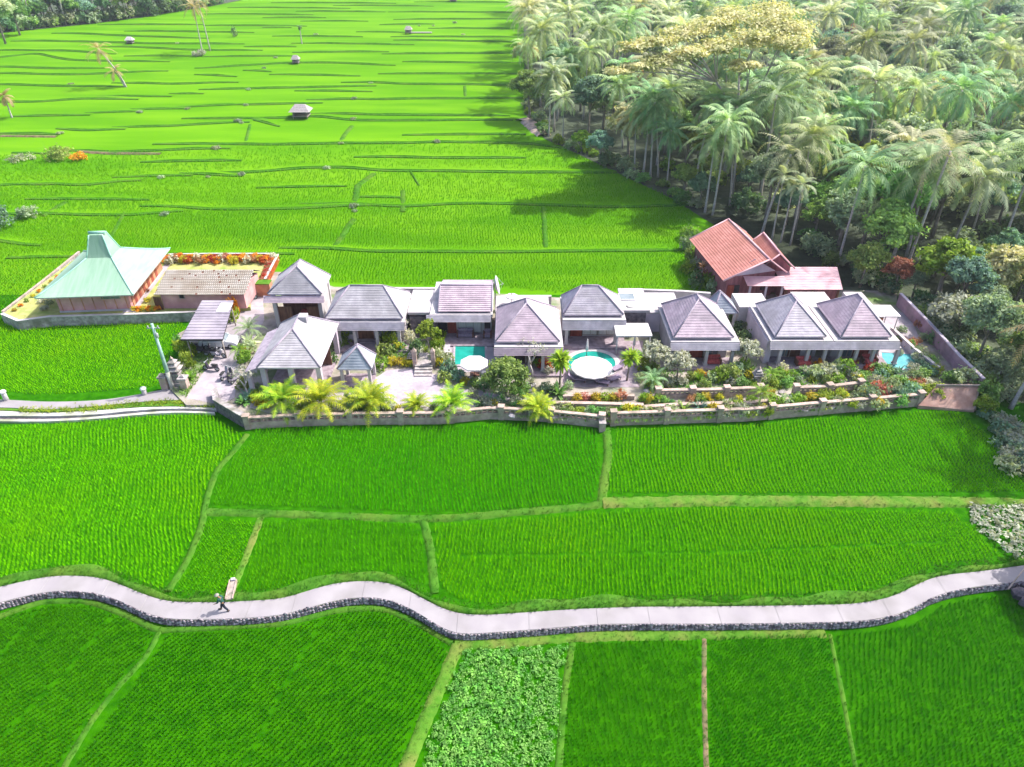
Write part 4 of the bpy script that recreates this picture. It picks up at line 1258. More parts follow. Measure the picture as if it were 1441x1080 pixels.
# terracotta garden wall block and the small turquoise pool beside the annex
wall_run("garden_wall", [P(350, 415, PZ), P(366, 415, PZ), P(384, 415, PZ)], PZ, 2.4, 1.2, M["terracotta"], M["verge_dry"], "thick terracotta garden wall with a planted top between the annex and the tall hall", cap=.1)
wall_run("garden_wall", [P(374, 398, LZ), P(392, 363, LZ)], PZ, LZ + .5, .2, M["flower_red"], M["plaster"], "low red and white railing wall along the flower bed beside the tall hall")
wall_run("garden_wall", [P(238, 362, LZ), P(300, 361, LZ), P(388, 361, LZ)], PZ, LZ + .4, .2, M["terracotta"], M["plaster"], "long low garden wall behind the red and orange flower hedge")
def pool(label, px, z, cat="pool", rim="paving", tile="pool_tile", loc=None, rimw=.4, depth=1.2):
    pts = [P(a, b_, z) for a, b_ in px]
    c = np.mean(pts, 0)
    root = empty("swimming_pool", (c[0], c[1], z), 0, label, cat)
    def f():
        n = len(pts)
        out = []
        for i in range(n):
            d = Vector((pts[i][0] - c[0], pts[i][1] - c[1])); l = d.length; d = d * ((l + rimw) / l); out.append((c[0] + d.x, c[1] + d.y))
        mb = MB()
        vs = [(x, y, z + .10) for x, y in pts] + [(x, y, z + .10) for x, y in out] + [(x, y, z - .05) for x, y in out] + [(x, y, z + .0) for x, y in pts]
        fs = [(i, (i + 1) % n, n + (i + 1) % n, n + i) for i in range(n)] + [(n + i, n + (i + 1) % n, 2 * n + (i + 1) % n, 2 * n + i) for i in range(n)] + [((i + 1) % n, i, 3 * n + i, 3 * n + (i + 1) % n) for i in range(n)]
        mb.add(vs, fs); mb.build("rim", M[rim], root)
        mb = MB()
        mb.add([(x, y, z + .028) for x, y in pts], [tuple(range(n))]); mb.build("basin", M[tile], root)
        mb = MB(); mb.add([(x, y, z + .06) for x, y in pts], [tuple(range(n))]); mb.build("water", M["water_light" if tile == "pool_tile_light" else "water"], root)
    prop(root, f)
    return root
mat("pool_tile", (.02, .24, .19), (.05, .36, .28), scale=2, rough=.6)
mat("water_light", (.07, .30, .33), (.12, .38, .42), scale=.8, rough=.08, spec=.35, bump=.01, bscale=2.5)
pool("square teal pool in front of the villa with the square mauve roof", [(640, 514), (683, 514), (682, 484), (641, 484)], PZ + .03, rim="gravel_path")
ell = [(833 + 33 * math.cos(a), 513 + 17.5 * math.sin(a)) for a in np.linspace(0, 2 * math.pi, 41)[:-1]]
pool("round teal pool almost covered by a large white parasol", ell[::-1], PZ + .03, rim="plaster", rimw=.55)
pool("small light turquoise pool at the right end of the twin villas", [(1244, 520), (1304, 520), (1288, 500), (1240, 497)], PZ + .03, tile="pool_tile_light")
pool("narrow turquoise pond tapering to a point between the annex and the terracotta wall", [(345, 427), (350, 421), (351, 410), (347, 400), (343, 410), (341, 420)], PZ + .05, cat="pond", tile="pool_tile_light", rimw=.35, rim="plaster")
# deck around pools
sheet("pool_deck", [(626, 524), (700, 524), (692, 478), (622, 478)], PZ + .022, M["paving"])
sheet("pool_deck", [(790, 545), (900, 545), (905, 480), (795, 480)], PZ + .022, M["deck"])
sheet("pool_deck", [(1230, 528), (1312, 528), (1280, 440), (1240, 440)], PZ + .022, M["paving"])
wall_run("boundary_wall", [P(1262, 430, PZ), P(1300, 470, PZ), P(1342, 518, PZ), P(1376, 552, PZ)], -.2, 2.3, .25, M["wall_mauve"], M["plaster_lilac"], "long mauve boundary wall running from the white canopy down to the brown ramp", cap=.1)
wall_run("pool_wall", [P(1252, 470, PZ), P(1284, 500, PZ), P(1318, 527, PZ)], PZ, 1.5, .25, M["plaster_lilac"], M["plaster"], "pale diagonal wall at the right edge of the small turquoise pool", cap=.08)

# white canopy right of the twin villas
def canopy():
    x0, y0 = P(1232, 446, 3.4); x1, _ = P(1268, 446, 3.4); _, y1 = P(1250, 430, 3.4)
    root = empty("canopy", ((x0 + x1) / 2, y0, PZ), 0, "plain white flat canopy behind the right twin villa at the forest edge", "canopy")
    def f():
        box_part(root, "roof", "canvas", x0, x1, y0, y1, 3.3, 3.45)
        for X in (x0 + .2, x1 - .2):
            for Y in (y0 + .2, y1 - .2):
                mb = MB(); mb.tube([(X, Y, PZ), (X, Y, 3.295)], .06, 8); mb.build("post", M["plaster"], root)
        box_part(root, "back_wall", "terracotta", x0 + .4, x1 - .4, y1 - .18, y1 - .03, PZ, 3.295)
    prop(root, f)
canopy()

# brown ramp at the right end
def ramp():
    a, b_, c, d = P(1292, 572, .3), P(1372, 577, .3), P(1378, 543, 1.9), P(1318, 543, 1.9)
    mb = MB(); mb.add([(*a, .4), (*b_, .2), (*c, 1.9), (*d, 1.9), (*a, -.3), (*b_, -.3), (*c, -.3), (*d, -.3)], [(0, 1, 2, 3), (0, 4, 5, 1), (1, 5, 6, 2), (2, 6, 7, 3), (3, 7, 4, 0)])
    o = mb.build("stone_ramp", M["ramp"]); tag(o, "smooth reddish brown sloping wall at the right end of the balustrade", "sloping wall")
    mb = MB(); mb.tube([(*d, 1.95), (*c, 1.95), (*b_, .25)], .13, 8); mb.build("coping", M["stone_tan"], o)
mat("ramp", (.36, .20, .16), (.50, .32, .27), scale=1.2, rough=.85, c3=(.28, .16, .14), s3=.7, bump=.02)
ramp()

# ------------------------------------------------------------------ red barn
def gable(root, e0, e1, r0, r1, f0, f1, ze, zr, m, n=18, step=.05, over=.0):
    """left eave e0-e1, ridge r0-r1, right eave f0-f1 as (x,y)"""
    mb = MB()
    mb.facet((*e0, ze), (*e1, ze), (*r0, zr), (*r1, zr), n, step)
    mb.facet((*f0, ze), (*f1, ze), (*r0, zr), (*r1, zr), n, step)
    r = mb.build("roof", M[m], root)
    t = MB()
    for a, b_ in ((e0, r0), (r0, f0), (e1, r1), (r1, f1)):
        t.tube([(*a, ze + .04 if a in (e0, e1, f0, f1) else zr + .04), (*b_, zr + .04 if b_ in (r0, r1) else ze + .04)], .1, 6)
    t.tube([(*r0, zr + .06), (*r1, zr + .06)], .13, 6)
    t.build("ridge_cap", M["pink_tile"], r)
    return r
def barn():
    ze, zr = 4.2, 6.5
    e1 = P(1018, 396, ze); e0 = P(970, 337, ze)        # near, far left eave
    r1 = P(1083, 366, zr); r0 = P(1025, 309, zr)
    f1 = P(1107, 384, ze)
    f0 = (f1[0] + e0[0] - e1[0], f1[1] + e0[1] - e1[1])
    root = empty("barn", (e1[0], e1[1], PZ), 0, "long barn with a red tiled gable roof and a small pink porch, beside the forest", "barn")
    def f():
        gable(root, e0, e1, r0, r1, f0, f1, ze, zr, "red_tile")
        ins = lambda p, q, t: (p[0] + (q[0] - p[0]) * t, p[1] + (q[1] - p[1]) * t)
        a, b_, c, d = ins(e1, f1, .12), ins(f1, e1, .12), ins(f0, e0, .12), ins(e0, f0, .12)
        a = ins(a, d, .08); b_ = ins(b_, c, .08)
        mb = MB(); mb.add([(*a, 0), (*b_, 0), (*c, 0), (*d, 0), (*a, ze - .1), (*b_, ze - .1), (*c, ze - .1), (*d, ze - .1)], [(0, 1, 5, 4), (1, 2, 6, 5), (2, 3, 7, 6), (3, 0, 4, 7)])
        mb.build("wall", M["barn_wall"], root)
        m_ = ins(a, b_, .5)
        mb = MB(); mb.add([(*a, ze - .1), (*b_, ze - .1), (m_[0], m_[1], zr - .3)], [(0, 1, 2)])
        mb.build("gable", M["plaster_lilac"], root)
        # porch roof
        p0 = P(1052, 403, 3.3); p1 = P(1109, 403, 3.3); q0 = P(1047, 389, 4.0)
        yq = q0[1]
        mb = MB(); mb.facet((p0[0], p0[1], 3.3), (p1[0], p1[1], 3.3), (p0[0] - .3, yq, 4.0), (p1[0] - .2, yq, 4.0), 7, .04); mb.build("porch_roof", M["pink_tile"], root)
        for t in (.1, .5, .9):
            X = p0[0] + (p1[0] - p0[0]) * t; mb = MB(); mb.box(X - .12, X + .12, p0[1] + .25, p0[1] + .49, PZ, 3.3); mb.build("pillar", M["plaster_lilac"], root)
        # openings of the gable wall
        for t in (.2, .8):
            w_ = ins(a, b_, t); mb = MB(); mb.cbox((w_[0], w_[1] - .06, 2.2), (1.0, .1, 1.2)); mb.build("window", M["void"], root)
        w_ = ins(a, b_, .04); mb = MB(); mb.cbox((w_[0] + .35, w_[1] - .07, 1.8), (.8, .1, 2.3)); mb.build("door", M["door_red"], root)
    prop(root, f)
    # second gable behind
    ze, zr = 4.3, 6.2
    ce = P(1098, 372, ze); 
    root2 = empty("shed", (ce[0], ce[1], PZ), 0, "smaller red gabled shed half hidden behind the long red barn", "shed")
    def f():
        xm, ym = P(1098, 358, zr)
        e1 = P(1076, 366, ze); f1 = P(1118, 370, ze - .3)
        e1 = (xm - 2.3, ym - .3); f1 = (xm + 2.2, ym - .3)
        gable(root2, (e1[0] - .2, e1[1] + 7), e1, (xm - .1, ym + 7), (xm, ym), (f1[0] - .2, f1[1] + 7), f1, ze, zr, "red_tile", n=12)
        mb = MB(); mb.add([(e1[0] + .4, ym + .3, PZ), (f1[0] - .4, ym + .3, PZ), (f1[0] - .4, ym + .3, ze), (xm, ym + .3, zr - .25), (e1[0] + .4, ym + .3, ze),
                           (e1[0] + .2, ym + 6.5, PZ), (f1[0] - .6, ym + 6.5, PZ), (f1[0] - .6, ym + 6.5, ze), (xm, ym + 6.5, zr - .25), (e1[0] + .2, ym + 6.5, ze)],
                          [(0, 1, 2, 3, 4), (6, 5, 9, 8, 7), (0, 4, 9, 5), (1, 6, 7, 2)])
        mb.build("wall", M["barn_wall"], root2)
        mb = MB(); mb.box(xm - .6, xm + .6, ym + .2, ym + .295, 2.2, 3.6); mb.build("window", M["void"], root2)
    prop(root2, f)
    # pink lean-to on the right
    z0_, z1_ = 2.9, 3.9
    x0, y0 = P(1104, 408, z0_); x1, _ = P(1185, 407, z0_); x2, y1 = P(1178, 376, z1_)
    root3 = empty("shed", ((x0 + x1) / 2, y0, PZ), 0, "long low shed with a pink single slope roof right of the red barn", "shed")
    def f():
        mb = MB(); mb.facet((x0, y0, z0_), (x1, y0, z0_), (x0 - .3, y1, z1_), (x2, y1, z1_), 14, .04); mb.build("roof", M["pink_tile"], root3)
        box_part(root3, "wall", "barn_wall", x0 + .3, x1 - .4, y0 + .5, y1 - .3, PZ, z0_ - .05)
        for t in (.05, .5, .95):
            X = x0 + (x1 - x0) * t; mb = MB(); mb.box(X - .1, X + .1, y0 + .15, y0 + .35, PZ, z0_ - .02); mb.build("post", M["wood_dark"], root3)
    prop(root3, f)
mat("barn_wall", (.20, .07, .09), (.32, .13, .15), scale=1.5, rough=.8, stretch=(2, 2, .4))
barn()
# white flat boundary walls behind the villas
def back_wall(px, zt, label, m="plaster", t=.3):
    pts = [P(a, b_, zt) for a, b_ in px]
    return wall_run("boundary_wall", pts, 0, zt, t, M[m], M["plaster"], label, cap=.06, over=.04)
back_wall([(556, 406), (618, 406)], 2.9, "white boundary wall behind the house with the wide pale roof")
back_wall([(696, 418), (735, 417), (776, 417)], 2.6, "white boundary wall behind the villa beside the square pool")
back_wall([(905, 408), (960, 410), (1000, 413)], 2.6, "white boundary wall behind the villa with the lone lilac pyramid roof")
def terrace_block(label, pl, pr, pf, pb, z, m="plaster"):
    x0, y0 = P(pl, pf, z); x1, _ = P(pr, pf, z); _, y1 = P((pl + pr) / 2, pb, z)
    o = empty("flat_roof_annex", ((x0 + x1) / 2, y0, PZ), 0, label, "annex")
    def f():
        box_part(o, "wall", "plaster_lilac", x0 + .1, x1 - .1, y0 + .1, y1 - .1, PZ, z - .2)
        box_part(o, "roof", m, x0, x1, y0, y1, z - .198, z)
    prop(o, f)
    return o
terrace_block("white flat roofed annex behind the mauve pyramid roof beside the square pool", 697, 774, 445, 417, 3.5)
terrace_block("white flat roofed annex at the left shoulder of the lilac pyramid roof", 905, 960, 440, 412, 3.3)
# table umbrella on the flat roof behind
# ------------------------------------------------------------------ plant builders
def norm(a): return a / (np.linalg.norm(a, axis=-1, keepdims=True) + 1e-9)

def leaf_mesh(name, c, out, size, m, aspect=.55, flat=.35):
    n = len(c)
    nr = norm(out * .5 + rng.normal(0, .55, (n, 3)) + np.array([0, 0, flat]))
    u = norm(np.cross(nr, rng.normal(0, 1, (n, 3)))); v = np.cross(nr, u)
    s = (size * rng.uniform(.6, 1.35, n))[:, None]
    V = np.stack([c - u * s, c + v * s * aspect, c + u * s, c - v * s * aspect], 1).reshape(-1, 3)
    return mesh_np(name, V, np.arange(len(V)), 4, m)

def lobe_cloud(lobes, per, clump=.22, sub=14, shell=.8):
    C = []; O = []
    for (x, y, z, rx, ry, rz_) in lobes:
        d = norm(rng.normal(0, 1, (sub, 3)) + np.array([0, 0, .35]))
        cc = d * rng.uniform(shell * .75, 1.0, (sub, 1))
        k = rng.integers(0, sub, per)
        p = cc[k] + rng.normal(0, clump, (per, 3))
        C.append(np.array([x, y, z]) + p * np.array([rx, ry, rz_])); O.append(norm(p))
    return np.concatenate(C), np.concatenate(O)

def limb_mesh(name, H, R_, lobes, m, r0=.3, nl=7, lean=(0, 0), n=7):
    mb = MB()
    top = Vector((lean[0], lean[1], H * .62))
    pts = [Vector((0, 0, -.3)), Vector((lean[0] * .2, lean[1] * .2, H * .22)), Vector((lean[0] * .6 + .15, lean[1] * .6, H * .42)), top]
    mb.tube(pts, [r0 * 1.25, r0, r0 * .8, r0 * .55], n)
    for i, l in enumerate(lobes[:nl]):
        s = pts[2].lerp(pts[3], random.uniform(0, 1)) if i % 2 else pts[2]
        e = Vector(l[:3]); mid_ = s.lerp(e, .5) + Vector((0, 0, -.06 * R_))
        mb.tube([s, mid_, e], [r0 * .45, r0 * .28, r0 * .1], 5)
    me = bpy.data.meshes.new(name); me.from_pydata(mb.v, [], mb.f); me.polygons.foreach_set("use_smooth", mb.sm); me.materials.append(m)
    return me

class Proto: pass
def broadleaf(H, R_, m, bark="bark", nl=11, leaf=.30, per=620, flatten=.72, r0=.28, low=.42, sub=12, aspect=.6):
    lobes = []
    for i in range(nl):
        a = i * 2.4 + random.uniform(-.4, .4); q = math.sqrt((i + .4) / nl)
        rr = R_ * .68 * q; z = H * (low + (1 - low) * (.35 + .5 * (1 - q * q * .8))) + random.uniform(-.06, .06) * H
        s = R_ * random.uniform(.32, .46)
        lobes.append((rr * math.cos(a), rr * math.sin(a), z - s * .3, s, s, s * flatten))
    c, o = lobe_cloud(lobes, per, sub=sub)
    p = Proto(); p.crown = leaf_mesh("crown", c, o, leaf, M[m], aspect); p.trunk = limb_mesh("trunk", H, R_, lobes, M[bark], r0); p.m = m
    return p

def frond_arrays(nf, L, elev, droop, ll, st=20, w=.13, az0=0, jit=.25, bend=.3, fold=.35):
    V = []
    for i in range(nf):
        t_ = (i + .5) / nf
        az = az0 + i * 2.39996 + rng.uniform(-.15, .15)
        e = elev[0] + (elev[1] - elev[0]) * t_ + rng.uniform(-.12, .12)
        Lf = L * rng.uniform(.85, 1.1) * (1 - .25 * (t_ > .85))
        dr = droop * rng.uniform(.7, 1.25)
        ts = np.linspace(0, 1, st + 1); ang = e - dr * ts ** 1.3
        dx = np.cumsum(np.cos(ang)) * Lf / st; dz = np.cumsum(np.sin(ang)) * Lf / st
        side_b = rng.uniform(-bend, bend) * ts ** 2 * Lf * .3
        ca, sa = math.cos(az), math.sin(az)
        pos = np.stack([dx * ca - side_b * sa, dx * sa + side_b * ca, dz], 1)
        tan = norm(np.gradient(pos, axis=0)); sid = norm(np.cross(tan, np.array([0, 0, 1.0]) + 1e-4)); up = np.cross(sid, tan)
        # stalk
        for k in range(0, st - 1, 2):
            a, b_ = pos[k], pos[min(k + 2, st)]; s_ = sid[k] * .05 * (1.2 - ts[k])
            V += [[a - s_, a + s_, b_]]
        for k in range(2, st + 1):
            t = ts[k]
            l = ll * (math.sin(math.pi * min(1, t * .80 + .16)) ** .7) * rng.uniform(.85, 1.1)
            for sg in (-1, 1):
                d = norm(sid[k] * sg * .85 + tan[k] * .55 - np.array([0, 0, fold]) + up[k] * .12 + rng.normal(0, .07, 3))
                b0 = pos[k] - tan[k] * w / 2; b1 = pos[k] + tan[k] * w / 2
                V += [[b0, b1, pos[k] + d * l]]
    return np.array(V)

def palm(H, m, nf=22, L=5.0, elev=(-.75, 1.25), droop=1.25, ll=1.05, lean=(0, 0), bark="bark_pale", r0=.19, st=18, w=.16, fold=.35, bow=.5, nuts=True):
    p = Proto()
    tr = MB(); pts = []
    for i in range(7):
        t = i / 6; pts.append((lean[0] * t ** 1.5, lean[1] * t ** 1.5 , -.4 + (H + .4) * t))
    tr.tube(pts, [r0 * 1.5, r0 * 1.05, r0 * .95, r0 * .85, r0 * .8, r0 * .75, r0 * .8], 7)
    me = bpy.data.meshes.new("trunk"); me.from_pydata(tr.v, [], tr.f); me.polygons.foreach_set("use_smooth", tr.sm); me.materials.append(M[bark])
    V = frond_arrays(nf, L, elev, droop, ll, st, w, fold=fold) + np.array([lean[0], lean[1], H])
    V = V.reshape(-1, 3)
    p.trunk = me; p.crown = mesh_np("crown", V, np.arange(len(V)), 3, M[m]); p.nuts = None
    if nuts:
        nb = MB()
        for i in range(7):
            a = i * .9; nb.lathe((lean[0] + .28 * math.cos(a), lean[1] + .28 * math.sin(a), H - .45 - .1 * (i % 2)), [(.03, -.14), (.13, -.06), (.14, .04), (.05, .14)], 7)
        p.nuts = bpy.data.meshes.new("coconuts"); p.nuts.from_pydata(nb.v, [], nb.f); p.nuts.materials.append(M["leaf_gold"])
    return p

def dome(r, h, m, n=900, leaf=.16, lobes=5, aspect=.55, stem=True):
    ls = [(0, 0, h * .55, r * .65, r * .65, h * .45)]
    for i in range(lobes):
        a = i * 2 * math.pi / lobes + random.uniform(-.4, .4); q = r * random.uniform(.4, .62)
        ls.append((q * math.cos(a), q * math.sin(a), h * random.uniform(.3, .55), r * .42, r * .42, h * .36))
    c, o = lobe_cloud(ls, n // (lobes + 1), sub=8); c[:, 2] = np.maximum(c[:, 2], .03)
    p = Proto(); p.crown = leaf_mesh("foliage", c, o, leaf, M[m], aspect); p.trunk = None
    return p

def spiky(L, m, n=34, w=.12, elev=(.25, 1.45), droop=.9, stem=0.0, seg=4, bark="bark"):
    V = []
    for i in range(n):
        az = rng.uniform(0, 6.283); e = rng.uniform(*elev); l = L * rng.uniform(.7, 1.1)
        ts = np.linspace(0, 1, seg + 1); ang = e - droop * rng.uniform(.5, 1.2) * ts ** 1.5
        dx = np.concatenate([[0], np.cumsum(np.cos(ang[1:]))]) * l / seg; dz = np.concatenate([[0], np.cumsum(np.sin(ang[1:]))]) * l / seg
        ca, sa = math.cos(az), math.sin(az); pos = np.stack([dx * ca, dx * sa, dz + stem], 1); sd_ = np.array([-sa, ca, 0])
        ww = w * np.sin(np.pi * (ts * .85 + .12))
        for k in range(seg):
            V.append([pos[k] - sd_ * ww[k], pos[k] + sd_ * ww[k], pos[k + 1] + sd_ * ww[k + 1], pos[k + 1] - sd_ * ww[k + 1]])
    V = np.array(V).reshape(-1, 3)
    p = Proto(); p.crown = mesh_np("foliage", V, np.arange(len(V)), 4, M[m]); p.trunk = None
    if stem:
        mb = MB(); mb.tube([(0, 0, -.2), (.05, 0, stem * .5), (0, 0, stem + .05)], [.13, .1, .09], 7)
        me = bpy.data.meshes.new("trunk"); me.from_pydata(mb.v, [], mb.f); me.polygons.foreach_set("use_smooth", mb.sm); me.materials.append(M[bark]); p.trunk = me
    return p

def bare_tree(H, m="bark_pale", leafmat="leaf_silver", n=7):
    mb = MB(); tips = []
    def br(p, d, l, r, k):
        e = p + d * l
        mb.tube([p, p.lerp(e, .5) + Vector((random.uniform(-.08, .08), random.uniform(-.08, .08), .05)), e], [r, r * .85, r * .65], 6)
        if k == 0: tips.append(e); return
        for i in range(3 if k > 1 else 2):
            a = random.uniform(0, 6.28); dd = (d + Vector((math.cos(a), math.sin(a), random.uniform(.0, .6))) * .75).normalized()
            br(e, dd, l * .68, r * .62, k - 1)
    br(Vector((0, 0, -.2)), Vector((.18, .05, 1)).normalized(), H * .36, .11, 3)
    me = bpy.data.meshes.new("trunk"); me.from_pydata(mb.v, [], mb.f); me.polygons.foreach_set("use_smooth", mb.sm); me.materials.append(M[m])
    C = np.concatenate([np.array(t) + rng.normal(0, .16, (n, 3)) for t in tips]); O = norm(rng.normal(0, 1, C.shape) + np.array([0, 0, .5]))
    p = Proto(); p.trunk = me; p.crown = leaf_mesh("crown", C, O, .14, M[leafmat], .4); return p

def plant(name, p, x, y, z, s=1.0, rz=None, label=None, cat="tree", group=None, crown="crown", sz=None):
    r = empty(name, (x, y, z), random.uniform(0, 6.28) if rz is None else rz, label, cat, group)
    r.scale = (s, s, sz if sz else s * random.uniform(.93, 1.07))
    if cat in ('palm tree', 'tree') and rz is None: r.rotation_euler.x = random.uniform(-.07, .07); r.rotation_euler.y = random.uniform(-.07, .07)
    if getattr(p, 'trunk', None):
        link("trunk", p.trunk, r)
    link(crown, p.crown, r)
    if getattr(p, 'nuts', None): link("coconuts", p.nuts, r)
    return r

# ------------------------------------------------------------------ prototypes
PK = dict(w=.30, ll=1.35, fold=.6)
PALMS = [palm(13, "frond", nf=28, L=5.8, lean=(1.0, .3), **PK), palm(14.5, "frond", nf=30, L=6.1, lean=(-1.2, .5), **PK), palm(12, "frond_pale", nf=26, L=5.6, lean=(.4, -.8), **PK),
         palm(15.5, "frond", nf=28, L=6.3, lean=(.2, .2), droop=1.5, **PK), palm(14, "frond_pale", nf=30, L=6.0, lean=(1.8, -.2), **PK)]
BROAD = [broadleaf(12, 4.6, "leaf_green"), broadleaf(14, 5.2, "leaf_grey", nl=13), broadleaf(10, 4.0, "leaf_blue"), broadleaf(13, 4.4, "leaf_dark", nl=12),
         broadleaf(11, 4.8, "leaf_green", nl=14, flatten=.55), broadleaf(9, 3.6, "leaf_grey", leaf=.26), broadleaf(15, 4.6, "leaf_blue", nl=14, low=.5)]
LIME = broadleaf(8, 3.4, "leaf_lime", leaf=.28)
GOLD = broadleaf(11, 4.2, "leaf_gold", leaf=.28)
RUST = broadleaf(10, 4.0, "leaf_rust", leaf=.28)
SCRUB = [dome(1.6, 1.9, "leaf_green", 700, .2), dome(1.8, 2.2, "leaf_grey", 800, .2), dome(1.4, 1.5, "leaf_lime", 600, .18), dome(1.9, 2.4, "leaf_dark", 800, .22)]
BROAD_LABEL = {"leaf_green": "mid green broadleaf tree with a lumpy crown", "leaf_grey": "grey green broadleaf tree with a pale crown", "leaf_blue": "blue green broadleaf tree with a dense crown",
               "leaf_dark": "dark green broadleaf tree with a deep crown", "leaf_lime": "lime green tree with a small bright crown", "leaf_gold": "tan gold leaved tree with an open crown", "leaf_rust": "rust coloured leafy tree"}

# ------------------------------------------------------------------ the forest on the right
FE = [G(a, b_) for a, b_ in [(738, -30), (738, 60), (738, 160), (766, 196), (806, 214), (860, 240), (945, 280), (985, 305)]]
FE += [G(a, b_) for a, b_ in [(1010, 298), (1090, 318), (1150, 355), (1195, 378), (1205, 405), (1275, 425), (1318, 465), (1375, 528), (1400, 560)]]
FE += [(62, 56), (75, 50), (330, 60), (330, 380), (60, 400)]
# forest floor
def floor():
    pts = FE
    xs = [p[0] for p in pts]; ys = [p[1] for p in pts]
    mb = MB()
    me = bpy.data.meshes.new("forest_floor"); bm = bmesh.new()
    vs = [bm.verts.new((x, y, 0)) for x, y in pts]; bm.faces.new(vs)
    bmesh.ops.triangulate(bm, faces=bm.faces[:])
    for yc in np.concatenate([np.arange(58, 100, 4), np.arange(100, 400, 12)]):
        bmesh.ops.bisect_plane(bm, geom=bm.verts[:] + bm.edges[:] + bm.faces[:], plane_co=(0, yc, 0), plane_no=(0, 1, 0))
    for v in bm.verts: v.co.z = float(hz(v.co.y)) + .06
    bm.to_mesh(me); bm.free(); me.materials.append(M["forest_floor"])
    o = link("forest_floor", me); tag(o, kind="structure")
floor()
def proj(x, y, z):
    d = y * cth + (CH - z) * sth
    v = -(y * sth - (CH - z) * cth)       # picture up component, negated
    return 720.5 + 1000 * x / d, 540 + 1000 * v / d, d

special = []
def sp_tree(px, py, proto, s, label, name="coconut_palm", cat="palm tree", rz=None, group=None, off=0.0):
    x, y = G(px, py); special.append((x, y))
    return plant(name, proto, x, y, float(hz(y)) - off, s, rz, label, cat, group)
# tall palms that can be told apart
sp_tree(1178, 374, PALMS[3], .93, "tall coconut palm rising behind the pink lean-to shed, crown over the forest", rz=0)
sp_tree(1270, 392, palm(16, "frond_pale", nf=26, L=6.4, ll=1.2, lean=(1.0, .6), droop=1.3), 1.0, "tallest coconut palm with long drooping fronds, leaning right above the lime tree", rz=0)
sp_tree(1252, 376, PALMS[0], 1.12, "slimmer coconut palm just behind the tallest leaning palm", rz=.2)
sp_tree(992, 300, PALMS[0], .92, "coconut palm with a bare pale trunk at the forest corner above the barn ridge", rz=1.2)
sp_tree(1003, 303, PALMS[3], .88, "twin trunk neighbour of the corner palm above the barn ridge", rz=.4)
sp_tree(1072, 330, palm(11.5, "frond_pale", nf=22, L=6.0, droop=1.5, lean=(1.8, .0)), 1.0, "leaning palm with big grey drooping fronds over the barn", rz=0)
for i, (px, py) in enumerate([(905, 248), (915, 251), (926, 250), (893, 243), (772, 193), (792, 199), (780, 186), (938, 262)]):
    sp_tree(px, py, PALMS[[3, 1, 0, 2, 0, 2, 4, 1][i]], [.93, .88, .9, .8, .8, .75, .85, .7][i], "coconut palm with a bare pale trunk on the forest edge beside the rice terraces", group="palms lining the forest edge")
for i, (px, py) in enumerate([(1098, 342), (1112, 346), (1086, 338)]):
    sp_tree(px, py, palm(8.5, "frond_pale", nf=11, L=2.6, elev=(-.4, 1.3), ll=.7, r0=.12, nuts=False) if i == 0 else SLIM, 1.0, "slim areca palm with a pale ringed trunk behind the red barn", name="areca_palm", group="slim palms behind the barn")
    if i == 0: SLIM = palm(9.2, "frond_pale", nf=12, L=2.7, elev=(-.4, 1.3), ll=.7, r0=.12, nuts=False)
sp_tree(1225, 392, BROAD[0], .85, "dense green tree between the pink shed and the leaning palms", "broadleaf_tree", "tree")
sp_tree(1210, 405, BROAD[4], .55, "smaller leafy tree right behind the pink lean-to shed's corner", "broadleaf_tree", "tree")
sp_tree(1315, 428, LIME, 1.05, "lime green tree left of the tan tree at the forest foot", "broadleaf_tree", "tree")
sp_tree(1395, 440, GOLD, .85, "tan leaved tree at the right border of the picture above the pale shrubs", "broadleaf_tree", "tree")
sp_tree(1340, 482, broadleaf(5.5, 3.6, "leaf_silver", leaf=.24, nl=10), 1.0, "silvery grey spreading shrub tree above the mauve boundary wall", "shrub_tree", "tree")
sp_tree(1400, 545, BROAD[5], .5, "round grey green tree beside the brown ramp's upper end", "broadleaf_tree", "tree")
sp_tree(1422, 575, palm(9, "frond_dry", nf=18, L=5.2, lean=(1.4, .4), droop=1.3), 1.0, "palm with tan drooping fronds cut by the right edge of the picture", rz=0)
sp_tree(985, 292, BROAD[2], .55, "small blue green tree filling the forest corner by the terraces", "broadleaf_tree", "tree")
sp_tree(962, 278, BROAD[0], .5, "small bright green tree on the forest edge among the palms", "broadleaf_tree", "tree")
sp_tree(845, 232, BROAD[2], .62, "blue green tree on the forest edge behind the shaded terrace", "broadleaf_tree", "tree")
sp_tree(818, 216, LIME, .6, "small yellowish green tree on the forest edge below the palm group", "broadleaf_tree", "tree")
